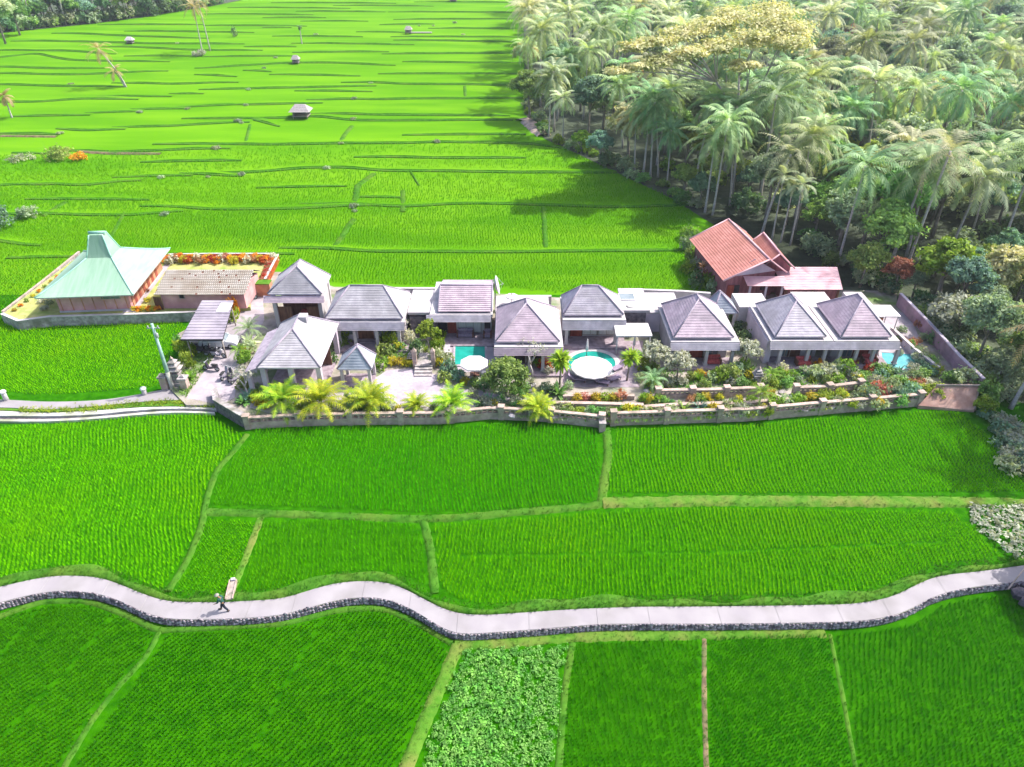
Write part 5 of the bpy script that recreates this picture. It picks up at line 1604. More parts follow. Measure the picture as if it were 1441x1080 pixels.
# the wide golden umbrella tree
def umbrella_tree():
    Y0 = 128.0
    x0, _ = 0, 0
    d = Y0 * cth + (CH - 20) * sth
    bx = (1045 - 720.5) / 1000 * d
    special.append((bx, Y0))
    root = empty("umbrella_tree", (bx, Y0, float(hz(Y0))), 0, "very wide umbrella shaped tree with layered golden crown above the forest", "tree")
    lobes = []
    for px, py, dy, r in [(1080, 32, 4, 5.0), (1040, 22, 8, 4.5), (1000, 36, 0, 4.2), (1060, 52, -6, 4.4), (960, 46, -3, 3.6), (1105, 60, -8, 4.0), (1010, 66, -10, 3.4), (925, 58, -8, 2.8), (895, 66, -10, 2.4),
                          (900, 92, -14, 2.4), (935, 84, -12, 2.8), (970, 74, -14, 2.8), (1095, 16, 12, 4.6), (870, 100, -16, 1.9), (1050, 92, -12, 2.6), (1110, 40, 0, 4.0)]:
        Yd = Y0 + dy * .55; z = ZA(py, Yd); x = XA(px, Yd, z)
        lobes.append((x - bx, Yd - Y0, z - float(hz(Y0)), r, r, r * .26))
    c, o = lobe_cloud(lobes, 1700, clump=.24, sub=16, shell=.5)
    link("crown", leaf_mesh("crown", c, o, .27, M["leaf_gold"], .6, flat=1.0), root)
    mb = MB()
    fk = Vector((.4, -.5, 12)); mb.tube([(0, 0, -.3), (.2, 0, 6), fk], [.6, .48, .4], 9)
    subs = []
    for k in range(5):
        a = k * 1.2566; q = fk + Vector((math.cos(a) * 4.5 - 1.5, math.sin(a) * 3, 4.2 + (k % 2))); subs.append(q); mb.tube([fk, fk.lerp(q, .5) + Vector((0, 0, -.3)), q], [.3, .22, .16], 7)
    for l in lobes:
        e = Vector(l[:3]); q = min(subs, key=lambda t: (t - e).length); mb.tube([q, q.lerp(e, .5) + Vector((0, 0, .5)), e], [.14, .1, .04], 5)
    mb.build("trunk", M["bark_pale"], root)
umbrella_tree()

pts = []
def try_add(x, y, dmin):
    for a, b_ in special:
        if (a - x) ** 2 + (b_ - y) ** 2 < (dmin * .8) ** 2: return False
    for a, b_ in pts:
        if (a - x) ** 2 + (b_ - y) ** 2 < dmin * dmin: return False
    pts.append((x, y)); return True
rr = random.Random(3)
tries = 0
while tries < 26000:
    tries += 1
    x = rr.uniform(2, 200); y = rr.uniform(50, 345)
    if not in_poly(np.array([x]), np.array([y]), FE)[0]: continue
    px, py, d = proj(x, y, float(hz(y)) + 13)
    if py < -75 or px > 1640: continue
    if px > 1500 and (y > 110 or y < 50): continue
    try_add(x, y, 4.8 + max(0, y - 100) * .020)
print("forest trees", len(pts))
grpP = "coconut palms inside the dense forest"; 
for i, (x, y) in enumerate(pts):
    z = float(hz(y))
    ex = min(math.hypot(x - a, y - b_) for a, b_ in FE[:8])
    px, py, d = proj(x, y, z)
    nearpath = px > 1180 and py > 380
    cpx, cpy, _d = proj(x, y, z + 12)
    where = ("far back in the forest" if cpy < 50 else ("midway back in the forest" if cpy < 170 else "at the forest front")) + (" near the rice terraces" if cpx < 920 else (" above the red barn" if cpx < 1150 else " by the right border"))
    k = rr.random()
    pp = .55 if px < 960 else .34
    if nearpath: pp = .12
    if k < pp:
        pr = PALMS[rr.randrange(5)]
        s = rr.uniform(.78, 1.22)
        dk = pr.crown.materials[0].name == "frond"
        lab = ("coconut palm with darker green fronds " if dk else "coconut palm with pale fronds ") + where
        plant("coconut_palm", pr, x, y, z, s, None, lab, "palm tree", ("darker palms " if dk else "pale palms ") + where)
    else:
        q = rr.random()
        pr = LIME if q < .05 else (GOLD if q < .09 else (RUST if q < .115 else BROAD[rr.randrange(7)]))
        s = rr.uniform(.75, 1.05) * (.6 if nearpath else 1)
        plant("broadleaf_tree", pr, x, y, z, s, None, BROAD_LABEL[pr.m].replace(" with a", ",").replace("crown", "crown") + " " + where, "tree", pr.m.split("_")[1] + " broadleaf trees " + where)
for i, (x, y) in enumerate(pts):
    ex = min([abs(x - a) + abs(y - b_) for a, b_ in special] + [99])
    if y < 150 and i % 2 == 0:
        plant("bush", SCRUB[rr.randrange(4)], x + rr.uniform(1.5, 3), y - rr.uniform(1.5, 3), float(hz(y)), rr.uniform(1.1, 1.9), None, "leafy undergrowth bush between the trunks inside the forest", "bush", "undergrowth bushes in the forest", crown="foliage")
for i, (x, y) in enumerate(pts):
    if y < 135 and i % 2 == 1:
        pr = BROAD[rr.choice([0, 1, 2, 4, 5])]
        plant("understory_tree", pr, x + rr.uniform(1.5, 3), y - rr.uniform(1.2, 2.6), float(hz(y)), rr.uniform(.42, .62), None, BROAD_LABEL[pr.m].split(" with")[0] + ", small, filling the gap between forest trunks", "tree", pr.m.split("_")[1] + " understory trees")
# shade trees just outside the right border
for px, py, pr, s in [(1500, 590, BROAD[1], .8), (1475, 560, PALMS[0], .9), (1530, 640, PALMS[1], .9), (1500, 800, BROAD[0], .6), (1545, 830, BROAD[3], .7)]:
    x, y = P(px, py, 0)
    if pr in PALMS: plant("coconut_palm", pr, x, y, 0, s, None, "coconut palm beyond the right border, shading the paddy corner", "palm tree", "palms shading the right paddy")
    else: plant("broadleaf_tree", pr, x, y, 0, s, None, "leafy tree beyond the right border beside the road bend", "tree", "trees by the road bend")
# undergrowth bushes along the forest edge
def along(pxs, n, jit=1.0):
    p = [Vector((*G(a, b_), 0)) for a, b_ in pxs]; out = []
    L_ = [(b_ - a).length for a, b_ in zip(p[:-1], p[1:])]; T = sum(L_)
    for i in range(n):
        s = T * (i + .5) / n; k = 0
        while k < len(L_) - 1 and s > L_[k]: s -= L_[k]; k += 1
        q = p[k].lerp(p[k + 1], s / L_[k]); out.append((q.x + random.uniform(-jit, jit), q.y + random.uniform(-jit, jit)))
    return out
for i, (x, y) in enumerate(along([(742, 60), (742, 158), (768, 194), (806, 212), (860, 238), (945, 277), (985, 300)], 46, .9)):
    plant("bush", SCRUB[random.randrange(4)], x + .8, y + .3, float(hz(y)), random.uniform(.7, 1.25), None, "green bush at the foot of the forest edge along the terraces", "bush", "bushes along the forest edge", crown="foliage")
for i, (x, y) in enumerate(along([(1120, 345), (1190, 385), (1240, 415), (1290, 440), (1320, 480), (1370, 530), (1441, 575)], 26, 1.4)):
    plant("bush", SCRUB[[0, 1, 3, 1][i % 4]], x + .6, y + .8, float(hz(y)), random.uniform(.8, 1.3), None, "grey green bush at the forest foot behind the villas", "bush", "bushes at the forest foot", crown="foliage")

# ------------------------------------------------------------------ far woods, top left
x = y = 0
LF = [G(a, b_) for a, b_ in [(-160, 62), (0, 47), (60, 41), (130, 34), (200, 25), (260, 15), (310, 7), (352, -2), (420, -14)]]
cnt = 0
mb = MB(); fl = LF + [(LF[-1][0], 520), (LF[0][0], 520)]
mb.add([(a, b_, float(hz(b_)) + .15) for a, b_ in fl], [tuple(range(len(fl)))]); tag(mb.build("wood_floor", M["forest_floor"]), kind="structure")
for i, (x, y) in enumerate(along([(-60, 52), (0, 46), (60, 40), (130, 33), (200, 24), (260, 14), (310, 6)], 40, 1.5)):
    plant("bush", SCRUB[[3, 1, 0][i % 3]], x, y + 2, float(hz(y)), random.uniform(1.6, 2.6), None, "distant bush along the edge of the wood beyond the far terraces", "bush", "bushes of the distant wood", crown="foliage")
FARP = [palm(16, "frond", nf=16, L=5.5, ll=1.3, st=9, w=.4, lean=(1, 0), r0=.3, nuts=False), palm(18, "frond_pale", nf=16, L=5.5, ll=1.3, st=9, w=.4, lean=(-1.5, 0), r0=.3, nuts=False)]
FARB = [broadleaf(16, 6, "leaf_blue", per=170, leaf=.75, bark="bark_pale"), broadleaf(15, 5.5, "leaf_dark", per=170, leaf=.75), broadleaf(17, 6, "leaf_green", per=170, leaf=.75)]
for row in range(5):
    for (x, y) in [(a, b_) for a, b_ in [tuple(Vector((*LF[i], 0)).lerp(Vector((*LF[i + 1], 0)), t).xy) for i in range(len(LF) - 1) for t in (0, .25, .5, .75)]]:
        x += random.uniform(-3, 3); y += row * 8 + random.uniform(-2, 3) + 3
        px, py, d = proj(x, y, float(hz(y)) + 16)
        if py < -45 or px < -60: continue
        if random.random() < (.35 if row == 0 else .25): plant("coconut_palm", FARP[cnt % 2], x, y, float(hz(y)), random.uniform(.6, .8) + row * .08, None, "distant coconut palm in the wood beyond the far terraces", "palm tree", "palms of the distant wood")
        else: plant("distant_tree", FARB[cnt % 3], x, y, float(hz(y)), random.uniform(.45, .65) + row * .1, None, "distant leafy tree in the wood beyond the far terraces", "tree", "leafy trees of the distant wood")
        cnt += 1
for px, py, pr, s, lab in [(8, 62, BROAD[1], .95, "pale green tree at the left border below the distant wood"), (28, 50, BROAD[4], .9, "light green tree right of the pale one at the left border")]:
    x, y = G(px, py); plant("broadleaf_tree", pr, x, y, float(hz(y)), s * 1.2, None, lab, "tree")
# lone plants standing in the terraces
def lone(px, py, pr, s, lab, name="coconut_palm", cat="palm tree", rz=0, **k):
    x, y = G(px, py); return plant(name, pr, x, y, float(hz(y)), s, rz, lab, cat, **k)
lone(178, 123, palm(9, "frond_dry", nf=16, L=4.2, lean=(-4.5, 0), nuts=False), 1.0, "short dry palm leaning left, alone in the far left terraces")
lone(176, 123, palm(4.2, "frond_dry", nf=14, L=3.2, lean=(-1.6, 0), nuts=False), 1.0, "low dry palm tuft at the foot of the leaning palm in the far left terraces")
lone(286, 78, palm(13.2, "frond_dry", nf=18, L=4.6, lean=(.3, 0), nuts=False), 1.0, "left one of two tall thin dry palms in the far terraces")
lone(296, 72, palm(13.8, "frond_dry", nf=18, L=4.6, lean=(-.5, 0), nuts=False), 1.0, "right one of two tall thin dry palms in the far terraces")
lone(282, 79, dome(2.6, 1.8, "leaf_silver", 400, .3), 1, "pale bush at the foot of the two thin dry palms", "bush", "bush", crown="foliage")
lone(17, 166, palm(4.5, "frond_dry", nf=14, L=2.4, nuts=False), 1.0, "short dry palm at the left border beside the terraces")
lone(425, 62, palm(5.5, "leaf_dark", nf=10, L=1.3, ll=.6, r0=.2, nuts=False), 1.0, "small dark tree beside a bank in the far middle terraces", "small_tree", "tree")
lone(330, 52, dome(1.2, 3.4, "leaf_dark", 300, .25), 1, "small dark pointed shrub in the far terraces right of the thin palms", "shrub", "shrub", crown="foliage")
lone(84, 224, dome(3.2, 2.4, "leaf_green", 900, .22), 1, "dark green bush on the left terrace next to the orange one", "bush", "bush", crown="foliage")
lone(112, 226, dome(2.2, 1.8, "flower_orange", 500, .2), .9, "orange brown bush on the left terrace", "bush", "bush", crown="foliage")
lone(30, 225, dome(3, 1.0, "leaf_grey", 500, .22), 1, "low grey green scrub on the left terrace bank", "bush", "bush", crown="foliage")
lone(2, 320, dome(2.6, 3.4, "leaf_blue", 1200, .2), 1, "round blue green tree at the left border above the mint roofed house", "bush", "bush", crown="foliage")
lone(40, 306, dome(1.9, 2.0, "leaf_grey", 700, .2), 1, "grey bush with reddish specks near the left border", "bush", "bush", crown="foliage")
KN = dome(1.0, .6, "leaf_grey", 260, .16)
for px, py in [(85, 189), (197, 159), (264, 154), (346, 149), (335, 172), (304, 210), (227, 251), (293, 250), (340, 174), (497, 169), (340, 247), (232, 303), (497, 292), (499, 298), (480, 203), (460, 238), (350, 127), (522, 118),
               (498, 140), (615, 201), (250, 62), (100, 120), (445, 50), (610, 37), (640, 33), (652, 50), (590, 37), (372, 97), (388, 82)]:
    lone(px, py, KN, random.uniform(.6, 1.15), "low grey green shrub growing on a terrace bank corner", "bush", "bush", random.random() * 6, crown="foliage", group="shrubs on the terrace banks")

# ------------------------------------------------------------------ gardens
YP = [palm(.7, "frond_yellow", nf=34, L=3.0, elev=(.35, 1.5), droop=1.25, ll=.75, r0=.13, st=16, w=.15, bark="bark", nuts=False),
      palm(.9, "frond_yellow", nf=38, L=3.3, elev=(.3, 1.5), droop=1.2, ll=.78, r0=.14, st=16, w=.15, bark="bark", nuts=False)]
GP = [palm(1.3, "frond", nf=20, L=2.0, elev=(0, 1.4), droop=1.3, ll=.5, r0=.09, st=14, w=.09, nuts=False), palm(1.8, "leaf_lime", nf=20, L=1.8, elev=(0, 1.4), droop=1.4, ll=.45, r0=.09, st=14, w=.09, nuts=False)]
def g(px, py, z=PZ): return P(px, py, z)
for px, py, i, s, lab in [(398, 574, 0, 1.0, "young yellow green palm in front of the large open pavilion's left half"), (452, 578, 1, .98, "largest young yellow green palm, in front of the large open pavilion's right corner"),
                          (522, 574, 0, 1.0, "young yellow green palm before the small blue grey gazebo"), (586, 577, 0, .62, "smallest young yellow palm, alone on the pale gravel court"),
                          (637, 578, 0, .85, "young yellow green palm at the right end of the gravel court"), (757, 581, 0, .72, "young orange tinted palm below the bare white tree")]:
    x, y = g(px, py); plant("young_palm", YP[i], x, y, PZ, s, None, lab, "palm tree", "young yellow palms along the balustrade")
TUFT = spiky(1.45, "frond_yellow", n=170, w=.12, elev=(-.7, 1.5), stem=3.3, droop=1.0)
for px, py, s, lab in [(787, 545, 1.05, "tree with a round lime yellow tuft left of the round pool"), (882, 536, .9, "slim tree with a lime yellow tuft right of the round pool")]:
    x, y = g(px, py); plant("tuft_tree", TUFT, x, y, PZ, s, None, lab, "tree")
BARE = bare_tree(5.2); BARE2 = bare_tree(3.6)
for px, py, b_, s, lab in [(750, 532, BARE, 1.0, "bare white branched frangipani in front of the villa beside the square pool"), (352, 560, BARE2, 1.1, "bare pale frangipani beside the drive, in front of the big open pavilion"),
                           (568, 482, BARE2, 1.0, "white flowering frangipani at the right corner of the wide hipped house")]:
    x, y = g(px, py); plant("frangipani", b_, x, y, PZ, s, 2.6, lab, "tree")
BT = broadleaf(4.2, 2.7, "leaf_green", leaf=.17, nl=10, per=420, low=.2, r0=.12)
x, y = g(712, 556); plant("shade_tree", BT, x, y, PZ, 1.0, None, "broad green garden tree between the square pool and the bare white tree", "tree")
GT = broadleaf(3.6, 1.9, "leaf_silver", leaf=.16, nl=8, per=260, low=.25, r0=.09)
for px, py, s, lab in [(920, 520, .95, "silvery grey garden tree right of the white canopy of the ridged villa"), (952, 534, .95, "silvery grey garden tree in front of the lone lilac pyramid villa"),
                       (1048, 516, .9, "grey garden tree in the gap left of the twin villas")]:
    x, y = g(px, py); plant("garden_tree", GT, x, y, PZ, s, None, lab, "tree")
ST = broadleaf(4.4, 1.3, "leaf_lime", leaf=.16, nl=7, per=260, low=.3, r0=.08)
for px, py, s, lab in [(606, 503, 1.05, "slender lime green tree beside the garden gate steps")]:
    x, y = g(px, py); plant("garden_tree", ST, x, y, PZ, s, None, lab, "tree")
DOM = {k: dome(1.0, 1.0, k, 420, .13) for k in ("leaf_green", "leaf_lime", "leaf_grey", "leaf_blue", "leaf_dark", "leaf_yellow", "flower_orange", "flower_red", "flower_white", "leaf_rust", "leaf_silver")}
SPK = {k: spiky(1.0, k, n=40, w=.09) for k in ("leaf_blue", "leaf_green", "leaf_lime", "leaf_yellow", "frond_pale")}
COLN = {"leaf_green": "mid green", "leaf_lime": "lime green", "leaf_grey": "grey green", "leaf_blue": "blue green", "leaf_dark": "dark green", "leaf_yellow": "yellow", "flower_orange": "orange flowering", "flower_red": "red flowering",
        "flower_white": "white flowering", "leaf_rust": "rust red", "leaf_silver": "silver grey", "frond_pale": "pale"}
def nearby(px, py):
    if px < 300: return "beside the scooters" if py < 520 else "beside the lane entrance"
    if px < 350: return "along the left side of the drive" if py < 480 else "along the right foot of the drive"
    if px < 480: return "in front of the large open pavilion" if py > 520 else "behind the large open pavilion"
    if px < 545: return "near the small blue grey gazebo"
    if px < 625: return "around the garden gate steps" if py < 530 else "on the gravel court"
    if px < 700: return "below the square pool"
    if px < 790: return "under the bare white tree"
    if px < 900: return "below the round pool" if py > 530 else "beside the round pool"
    if px < 1060: return "on the terrace below the lone lilac pyramid villa"
    if px < 1220: return "on the terrace below the twin villas"
    return "by the small turquoise pool"
LST = """d 322 440 leaf_lime 1.0 1.8|d 330 448 flower_orange 1.0 2.0|d 331 456 leaf_lime .9 1.5|s 352 490 frond_pale 1.5 1.5|p 352 480 0 1.0|p 340 512 1 .7|d 346 502 leaf_yellow .7 .9|d 345 515 leaf_lime 1.2 1.2|d 352 500 leaf_grey 1.1 1.3
d 262 505 leaf_lime 1.3 1.9|d 266 520 leaf_lime 1.0 1.6|d 258 496 leaf_green 1.1 1.6|s 268 538 leaf_lime .9 1|d 345 550 leaf_green 1.0 1.1|s 350 566 leaf_blue 1.3 1.2|s 342 572 leaf_green 1.1 1.0|d 366 574 leaf_yellow .8 1.0|d 376 578 flower_orange .6 .7
d 478 478 leaf_lime 1.2 1.5|d 486 486 leaf_lime 1.2 1.4|d 480 492 leaf_green 1.0 1.2|d 470 500 leaf_grey .8 1.3|d 468 515 leaf_green .7 1.0|d 538 482 leaf_lime 1.1 1.5|d 548 490 leaf_lime 1.3 1.5|d 556 482 leaf_green 1.0 1.3|d 560 497 leaf_yellow .9 1.0|d 541 505 leaf_green 1.2 1.2|d 536 522 leaf_lime 1.2 1.1
d 552 517 leaf_yellow .8 .8|d 562 518 leaf_yellow .8 .8|d 572 518 leaf_yellow .8 .8|d 581 518 leaf_yellow .7 .7|d 585 500 leaf_dark 1.0 1.3|d 578 488 flower_white .9 1.4|d 613 512 leaf_grey 1.0 1.4|d 617 500 leaf_lime 1.0 1.5|d 620 520 leaf_yellow .8 1.0|d 627 516 leaf_grey 1.2 1.3
d 630 530 leaf_blue 1.3 1.5|d 645 538 leaf_blue 1.1 1.0|d 625 542 leaf_green 1.0 1.0|d 655 544 leaf_yellow .7 .7|d 670 548 leaf_green .9 .8|d 682 552 leaf_dark 1.0 1.0|s 688 573 leaf_blue 1.4 1.1|s 700 576 leaf_blue 1.2 1.0|s 676 576 leaf_blue 1.0 .9|d 732 560 leaf_green 1.2 1.2|d 726 574 leaf_silver .8 .8
d 586 577 leaf_yellow .6 .8|d 412 578 leaf_blue .8 .6|d 430 580 leaf_dark .7 .5|d 480 580 leaf_silver 1.1 .6|d 500 580 leaf_blue .9 .6|d 548 578 leaf_silver 1.2 .8|d 612 580 leaf_grey .7 .5|d 438 578 flower_white 1.0 .6
d 764 522 flower_red 1.0 .9|d 756 520 leaf_lime .7 .8|d 770 530 flower_white .8 .6|s 785 560 leaf_green 1.6 1.5|s 778 556 frond_pale 1.0 1.0|d 742 548 leaf_silver 1.0 .9|d 768 555 leaf_grey .9 .9|d 746 580 leaf_yellow .8 1.0|d 772 584 leaf_silver .9 .6|d 790 582 leaf_grey .9 .7|d 738 582 leaf_silver .8 .6
d 800 550 leaf_grey .7 .7|d 812 568 leaf_yellow .8 .7|d 824 567 leaf_rust .7 .6|d 838 568 leaf_yellow .8 .8|d 850 567 leaf_lime .8 .7|d 862 568 leaf_yellow .8 .7|d 873 566 leaf_rust .8 .9|d 800 584 leaf_green .9 .7|d 815 586 leaf_lime .8 .6|d 830 587 leaf_grey .9 .6|d 846 587 leaf_green .8 .6|d 864 588 leaf_lime .8 .6|d 884 586 leaf_yellow 1.0 .9|d 899 586 leaf_yellow .8 .7
d 905 522 leaf_lime 1.2 1.1|d 897 512 leaf_green .8 1.0|d 916 528 leaf_green 1.0 1.0|d 900 540 leaf_grey .8 .8|p 916 552 0 .85|d 928 545 leaf_silver .9 .8|d 940 545 leaf_grey .9 .7|d 958 544 leaf_silver 1.0 .7|d 972 540 leaf_green .7 .9|s 982 540 leaf_lime .9 1.2|d 994 536 flower_orange .5 .6|d 1000 540 leaf_grey .9 .9
d 1012 540 leaf_lime 1.2 1.3|d 1024 538 leaf_green 1.4 1.5|d 1036 530 leaf_grey 1.1 1.2|d 1044 524 leaf_lime .9 1.2|d 1052 530 leaf_green .9 1.0|d 1042 500 leaf_dark 1.0 1.5|d 1046 485 leaf_dark 1.1 1.3|d 1034 470 leaf_dark 1.2 1.0|d 1028 458 leaf_green 1.0 .9|d 1050 470 leaf_grey .8 1.2
p 1068 576 1 .85|s 938 576 leaf_green 1.2 1.0|s 962 582 leaf_green 1.3 1.0|s 984 580 leaf_blue 1.2 1.0|d 925 570 leaf_lime .7 .7|d 973 572 leaf_rust .7 .8|d 1003 583 leaf_yellow .9 .8|d 1022 580 leaf_grey .9 .7|d 1040 578 leaf_lime .9 .7|d 1052 582 leaf_silver .8 .6|d 948 586 leaf_silver .8 .6|d 1090 574 leaf_lime 1.1 .9|d 1082 562 leaf_yellow .9 .8
p 1082 545 1 .7|d 1066 536 leaf_silver .9 .8|d 1096 540 leaf_lime 1.0 1.2|d 1106 548 leaf_green .9 1.0|d 1100 530 flower_white .8 1.0|d 1113 538 leaf_lime .9 1.0|d 1106 570 leaf_grey .9 .7|d 1122 570 leaf_lime 1.0 .8|d 1140 568 leaf_yellow .9 .8|d 1156 566 leaf_lime 1.0 .8|s 1170 564 leaf_green 1.1 .7|d 1184 563 leaf_yellow .8 .7
d 1148 536 leaf_grey 1.2 1.3|d 1162 534 leaf_silver 1.2 1.4|d 1176 530 leaf_grey 1.1 1.4|d 1190 530 leaf_lime 1.3 1.5|d 1200 536 leaf_silver 1.0 1.0|d 1152 520 flower_orange .6 .8|d 1208 556 leaf_grey 1.1 1.0|d 1222 566 leaf_grey 1.3 1.4|d 1238 562 leaf_rust 1.2 1.3|d 1252 560 leaf_grey 1.4 1.6|d 1266 565 leaf_blue 1.1 1.2|d 1278 560 leaf_blue 1.2 1.3
s 1246 532 leaf_blue 1.4 1.4|s 1262 534 leaf_blue 1.3 1.3|s 1236 536 leaf_green 1.2 1.1|d 1224 528 flower_red .8 .7|d 1230 545 leaf_silver 1.0 1.0|d 1284 540 leaf_dark 1.0 1.1|d 1290 548 leaf_rust 1.0 .8|d 1304 545 flower_white .9 .6|d 1298 556 leaf_silver .9 .7|d 1316 530 leaf_lime .9 .9|d 1200 520 leaf_rust .6 .8|d 1208 575 leaf_silver .9 .6|d 1240 576 leaf_grey 1.0 .7"""
def garden_plants():
    seen = {}
    for it in LST.replace("\n", "|").split("|"):
        k, px, py, m, r, *h = it.split(); px, py, r = float(px), float(py), float(r)
        x, y = g(px, py - 4)
        if k == "p":
            plant("garden_palm", GP[int(m)], x, y, PZ, r, None, "small feathery garden palm " + nearby(px, py), "palm tree", "small garden palms " + nearby(px, py)); continue
        h = float(h[0])
        if k == "d": plant("shrub", DOM[m], x, y, PZ - .03, r * .95, None, "rounded " + COLN[m] + " shrub " + nearby(px, py), "shrub", COLN[m] + " shrubs " + nearby(px, py), crown="foliage", sz=h * 1.25)
        else: plant("agave", SPK[m], x, y, PZ, r, None, "spiky " + COLN[m] + " plant " + nearby(px, py), "plant", COLN[m] + " spiky plants " + nearby(px, py), crown="foliage", sz=h * 1.1)
garden_plants()
def fill(n, box, ks, why, grp, smin=.6, smax=1.0):
    k_ = 0
    while k_ < n:
        px, py = random.uniform(box[0], box[1]), random.uniform(box[2], box[3])
        x, y = g(px, py); k = random.choice(ks); k_ += 1
        if k in ("agave_g", "agave_b"):
            m = "leaf_green" if k == "agave_g" else "leaf_lime"
            plant("agave", SPK[m], x, y, PZ, random.uniform(smin, smax) * 1.2, None, "spiky " + COLN[m] + " plant " + why, "plant", COLN[m] + " spiky plants " + grp, crown="foliage")
        else:
            plant("shrub", DOM[k], x, y, PZ, random.uniform(smin, smax), None, "low " + COLN[k] + " shrub " + why, "shrub", COLN[k] + " low shrubs " + grp, crown="foliage", sz=random.uniform(.7, 1.2))
LK = ["leaf_green", "leaf_lime", "leaf_silver", "leaf_lime", "leaf_yellow", "agave_g", "agave_b", "leaf_grey", "leaf_green"]
fill(34, (735, 1090, 579, 587), LK, "right behind the middle of the balustrade wall", "behind the balustrade wall's middle", .5, .8)
fill(18, (1095, 1275, 560, 574), LK, "right behind the right end of the balustrade wall", "behind the balustrade wall's right end", .6, .9)
fill(14, (905, 1065, 562, 571), LK, "between the inner and outer balustrades", "between the balustrades", .5, .8)
fill(16, (905, 1060, 530, 548), LK, "in the bed directly before the lone lilac pyramid villa", "before the lone lilac villa", .6, 1.0)
fill(16, (1085, 1215, 525, 545), LK, "in the bed directly before the twin villas", "before the twin villas", .6, 1.0)
fill(12, (1215, 1300, 535, 560), LK, "in the bed below the small turquoise pool", "below the small pool", .7, 1.1)
fill(14, (1262, 1300, 445, 500), ["leaf_grey", "leaf_green", "leaf_silver", "leaf_rust"], "inside the mauve boundary wall", "inside the mauve wall", .5, .8)
fill(12, (1270, 1318, 503, 540), ["leaf_green", "leaf_blue", "leaf_silver", "leaf_grey"], "crowding the right end of the small turquoise pool", "at the pool's right end", .8, 1.2)
fill(10, (1225, 1262, 522, 534), ["leaf_green", "leaf_blue", "agave_g"], "directly before the small turquoise pool", "before the small pool", .7, 1.0)
fill(14, (475, 545, 560, 578), LK, "on the court below the small blue grey gazebo", "below the small gazebo", .5, .8)
fill(10, (640, 735, 556, 577), LK, "at the right end of the gravel court", "on the right of the court", .5, .8)
fill(10, (352, 372, 545, 572), LK, "at the left corner of the large open pavilion", "at the pavilion's left corner", .5, .8)
fill(10, (545, 625, 470, 500), LK, "between the wide hipped house and the garden gate", "behind the garden gate", .6, 1.0)
fill(10, (355, 620, 577, 583), ["leaf_blue", "leaf_lime", "flower_white", "leaf_yellow"], "at the foot of the young palms", "under the young palms", .4, .6)
for i, t in enumerate(np.linspace(0, 1, 15)):
    px = 1275 + t * 105; py = 436 + t * 112
    x, y = P(px + 14, py, .6); plant("bush", SCRUB[[1, 0, 2, 1][i % 4]], x, y, float(hz(y)), random.uniform(.8, 1.15), None, "leafy bush crowding the outer side of the mauve boundary wall", "bush", "bushes outside the mauve wall", crown="foliage")
for px, py, s_ in ((1318, 556, .9), (1335, 540, .8), (1300, 556, .8), (1352, 542, .9), (1386, 560, 1.0), (1384, 575, .9)):
    x, y = P(px, py, .6); plant("bush", SCRUB[[0, 2, 1][int(px) % 3]], x, y, .6, s_, None, "leafy bush around the top of the brown ramp", "bush", "bushes around the brown ramp", crown="foliage")
# low planting between the shrubs
def groundcover(px, label, m, n, h, z=PZ, w=.06, sp=.2, nb=6):
    poly = [P(a, b_, z) for a, b_ in px]; a = np.array(poly)
    x = rng.uniform(a[:, 0].min(), a[:, 0].max(), n * 2); y = rng.uniform(a[:, 1].min(), a[:, 1].max(), n * 2)
    k = in_poly(x, y, poly) & (np.sin(x * 1.1 + 3) * np.sin(y * 1.4) + rng.normal(0, .4, len(x)) > -.15); x, y = x[k][:n], y[k][:n]
    V = blades(x, y, np.full(len(x), z), nb, h, w, sp)
    tag(link("ground_cover", mesh_np("ground_cover", V, np.arange(len(V)), 3, M[m])), label, "ground cover", kind="stuff")
groundcover([(735, 590), (870, 596), (1050, 588), (1150, 579), (1285, 566), (1300, 535), (1210, 548), (1110, 562), (900, 566), (780, 566), (700, 575)], "mixed pale green ground cover on the garden terraces above the balustrade", "leaf_silver", 2600, .3)
groundcover([(735, 590), (870, 596), (1050, 588), (1150, 579), (1285, 566), (1300, 535), (1210, 548), (1110, 562), (900, 566), (780, 566), (700, 575)], "mixed bright green ground cover on the garden terraces above the balustrade", "leaf_veg", 2600, .3)
groundcover([(905, 548), (1060, 546), (1210, 540), (1290, 530), (1230, 512), (1040, 515), (920, 515)], "green ground cover in the beds directly in front of the right hand villas", "leaf_veg", 1800, .3)
groundcover([(540, 520), (590, 516), (600, 480), (545, 478)], "green ground cover in the beds beside the garden gate steps", "leaf_veg", 500, .3)
groundcover([(244, 548), (250, 500), (285, 480), (300, 505), (262, 560)], "grassy green strip between the drive and the left paddy", "leaf_veg", 900, .3)

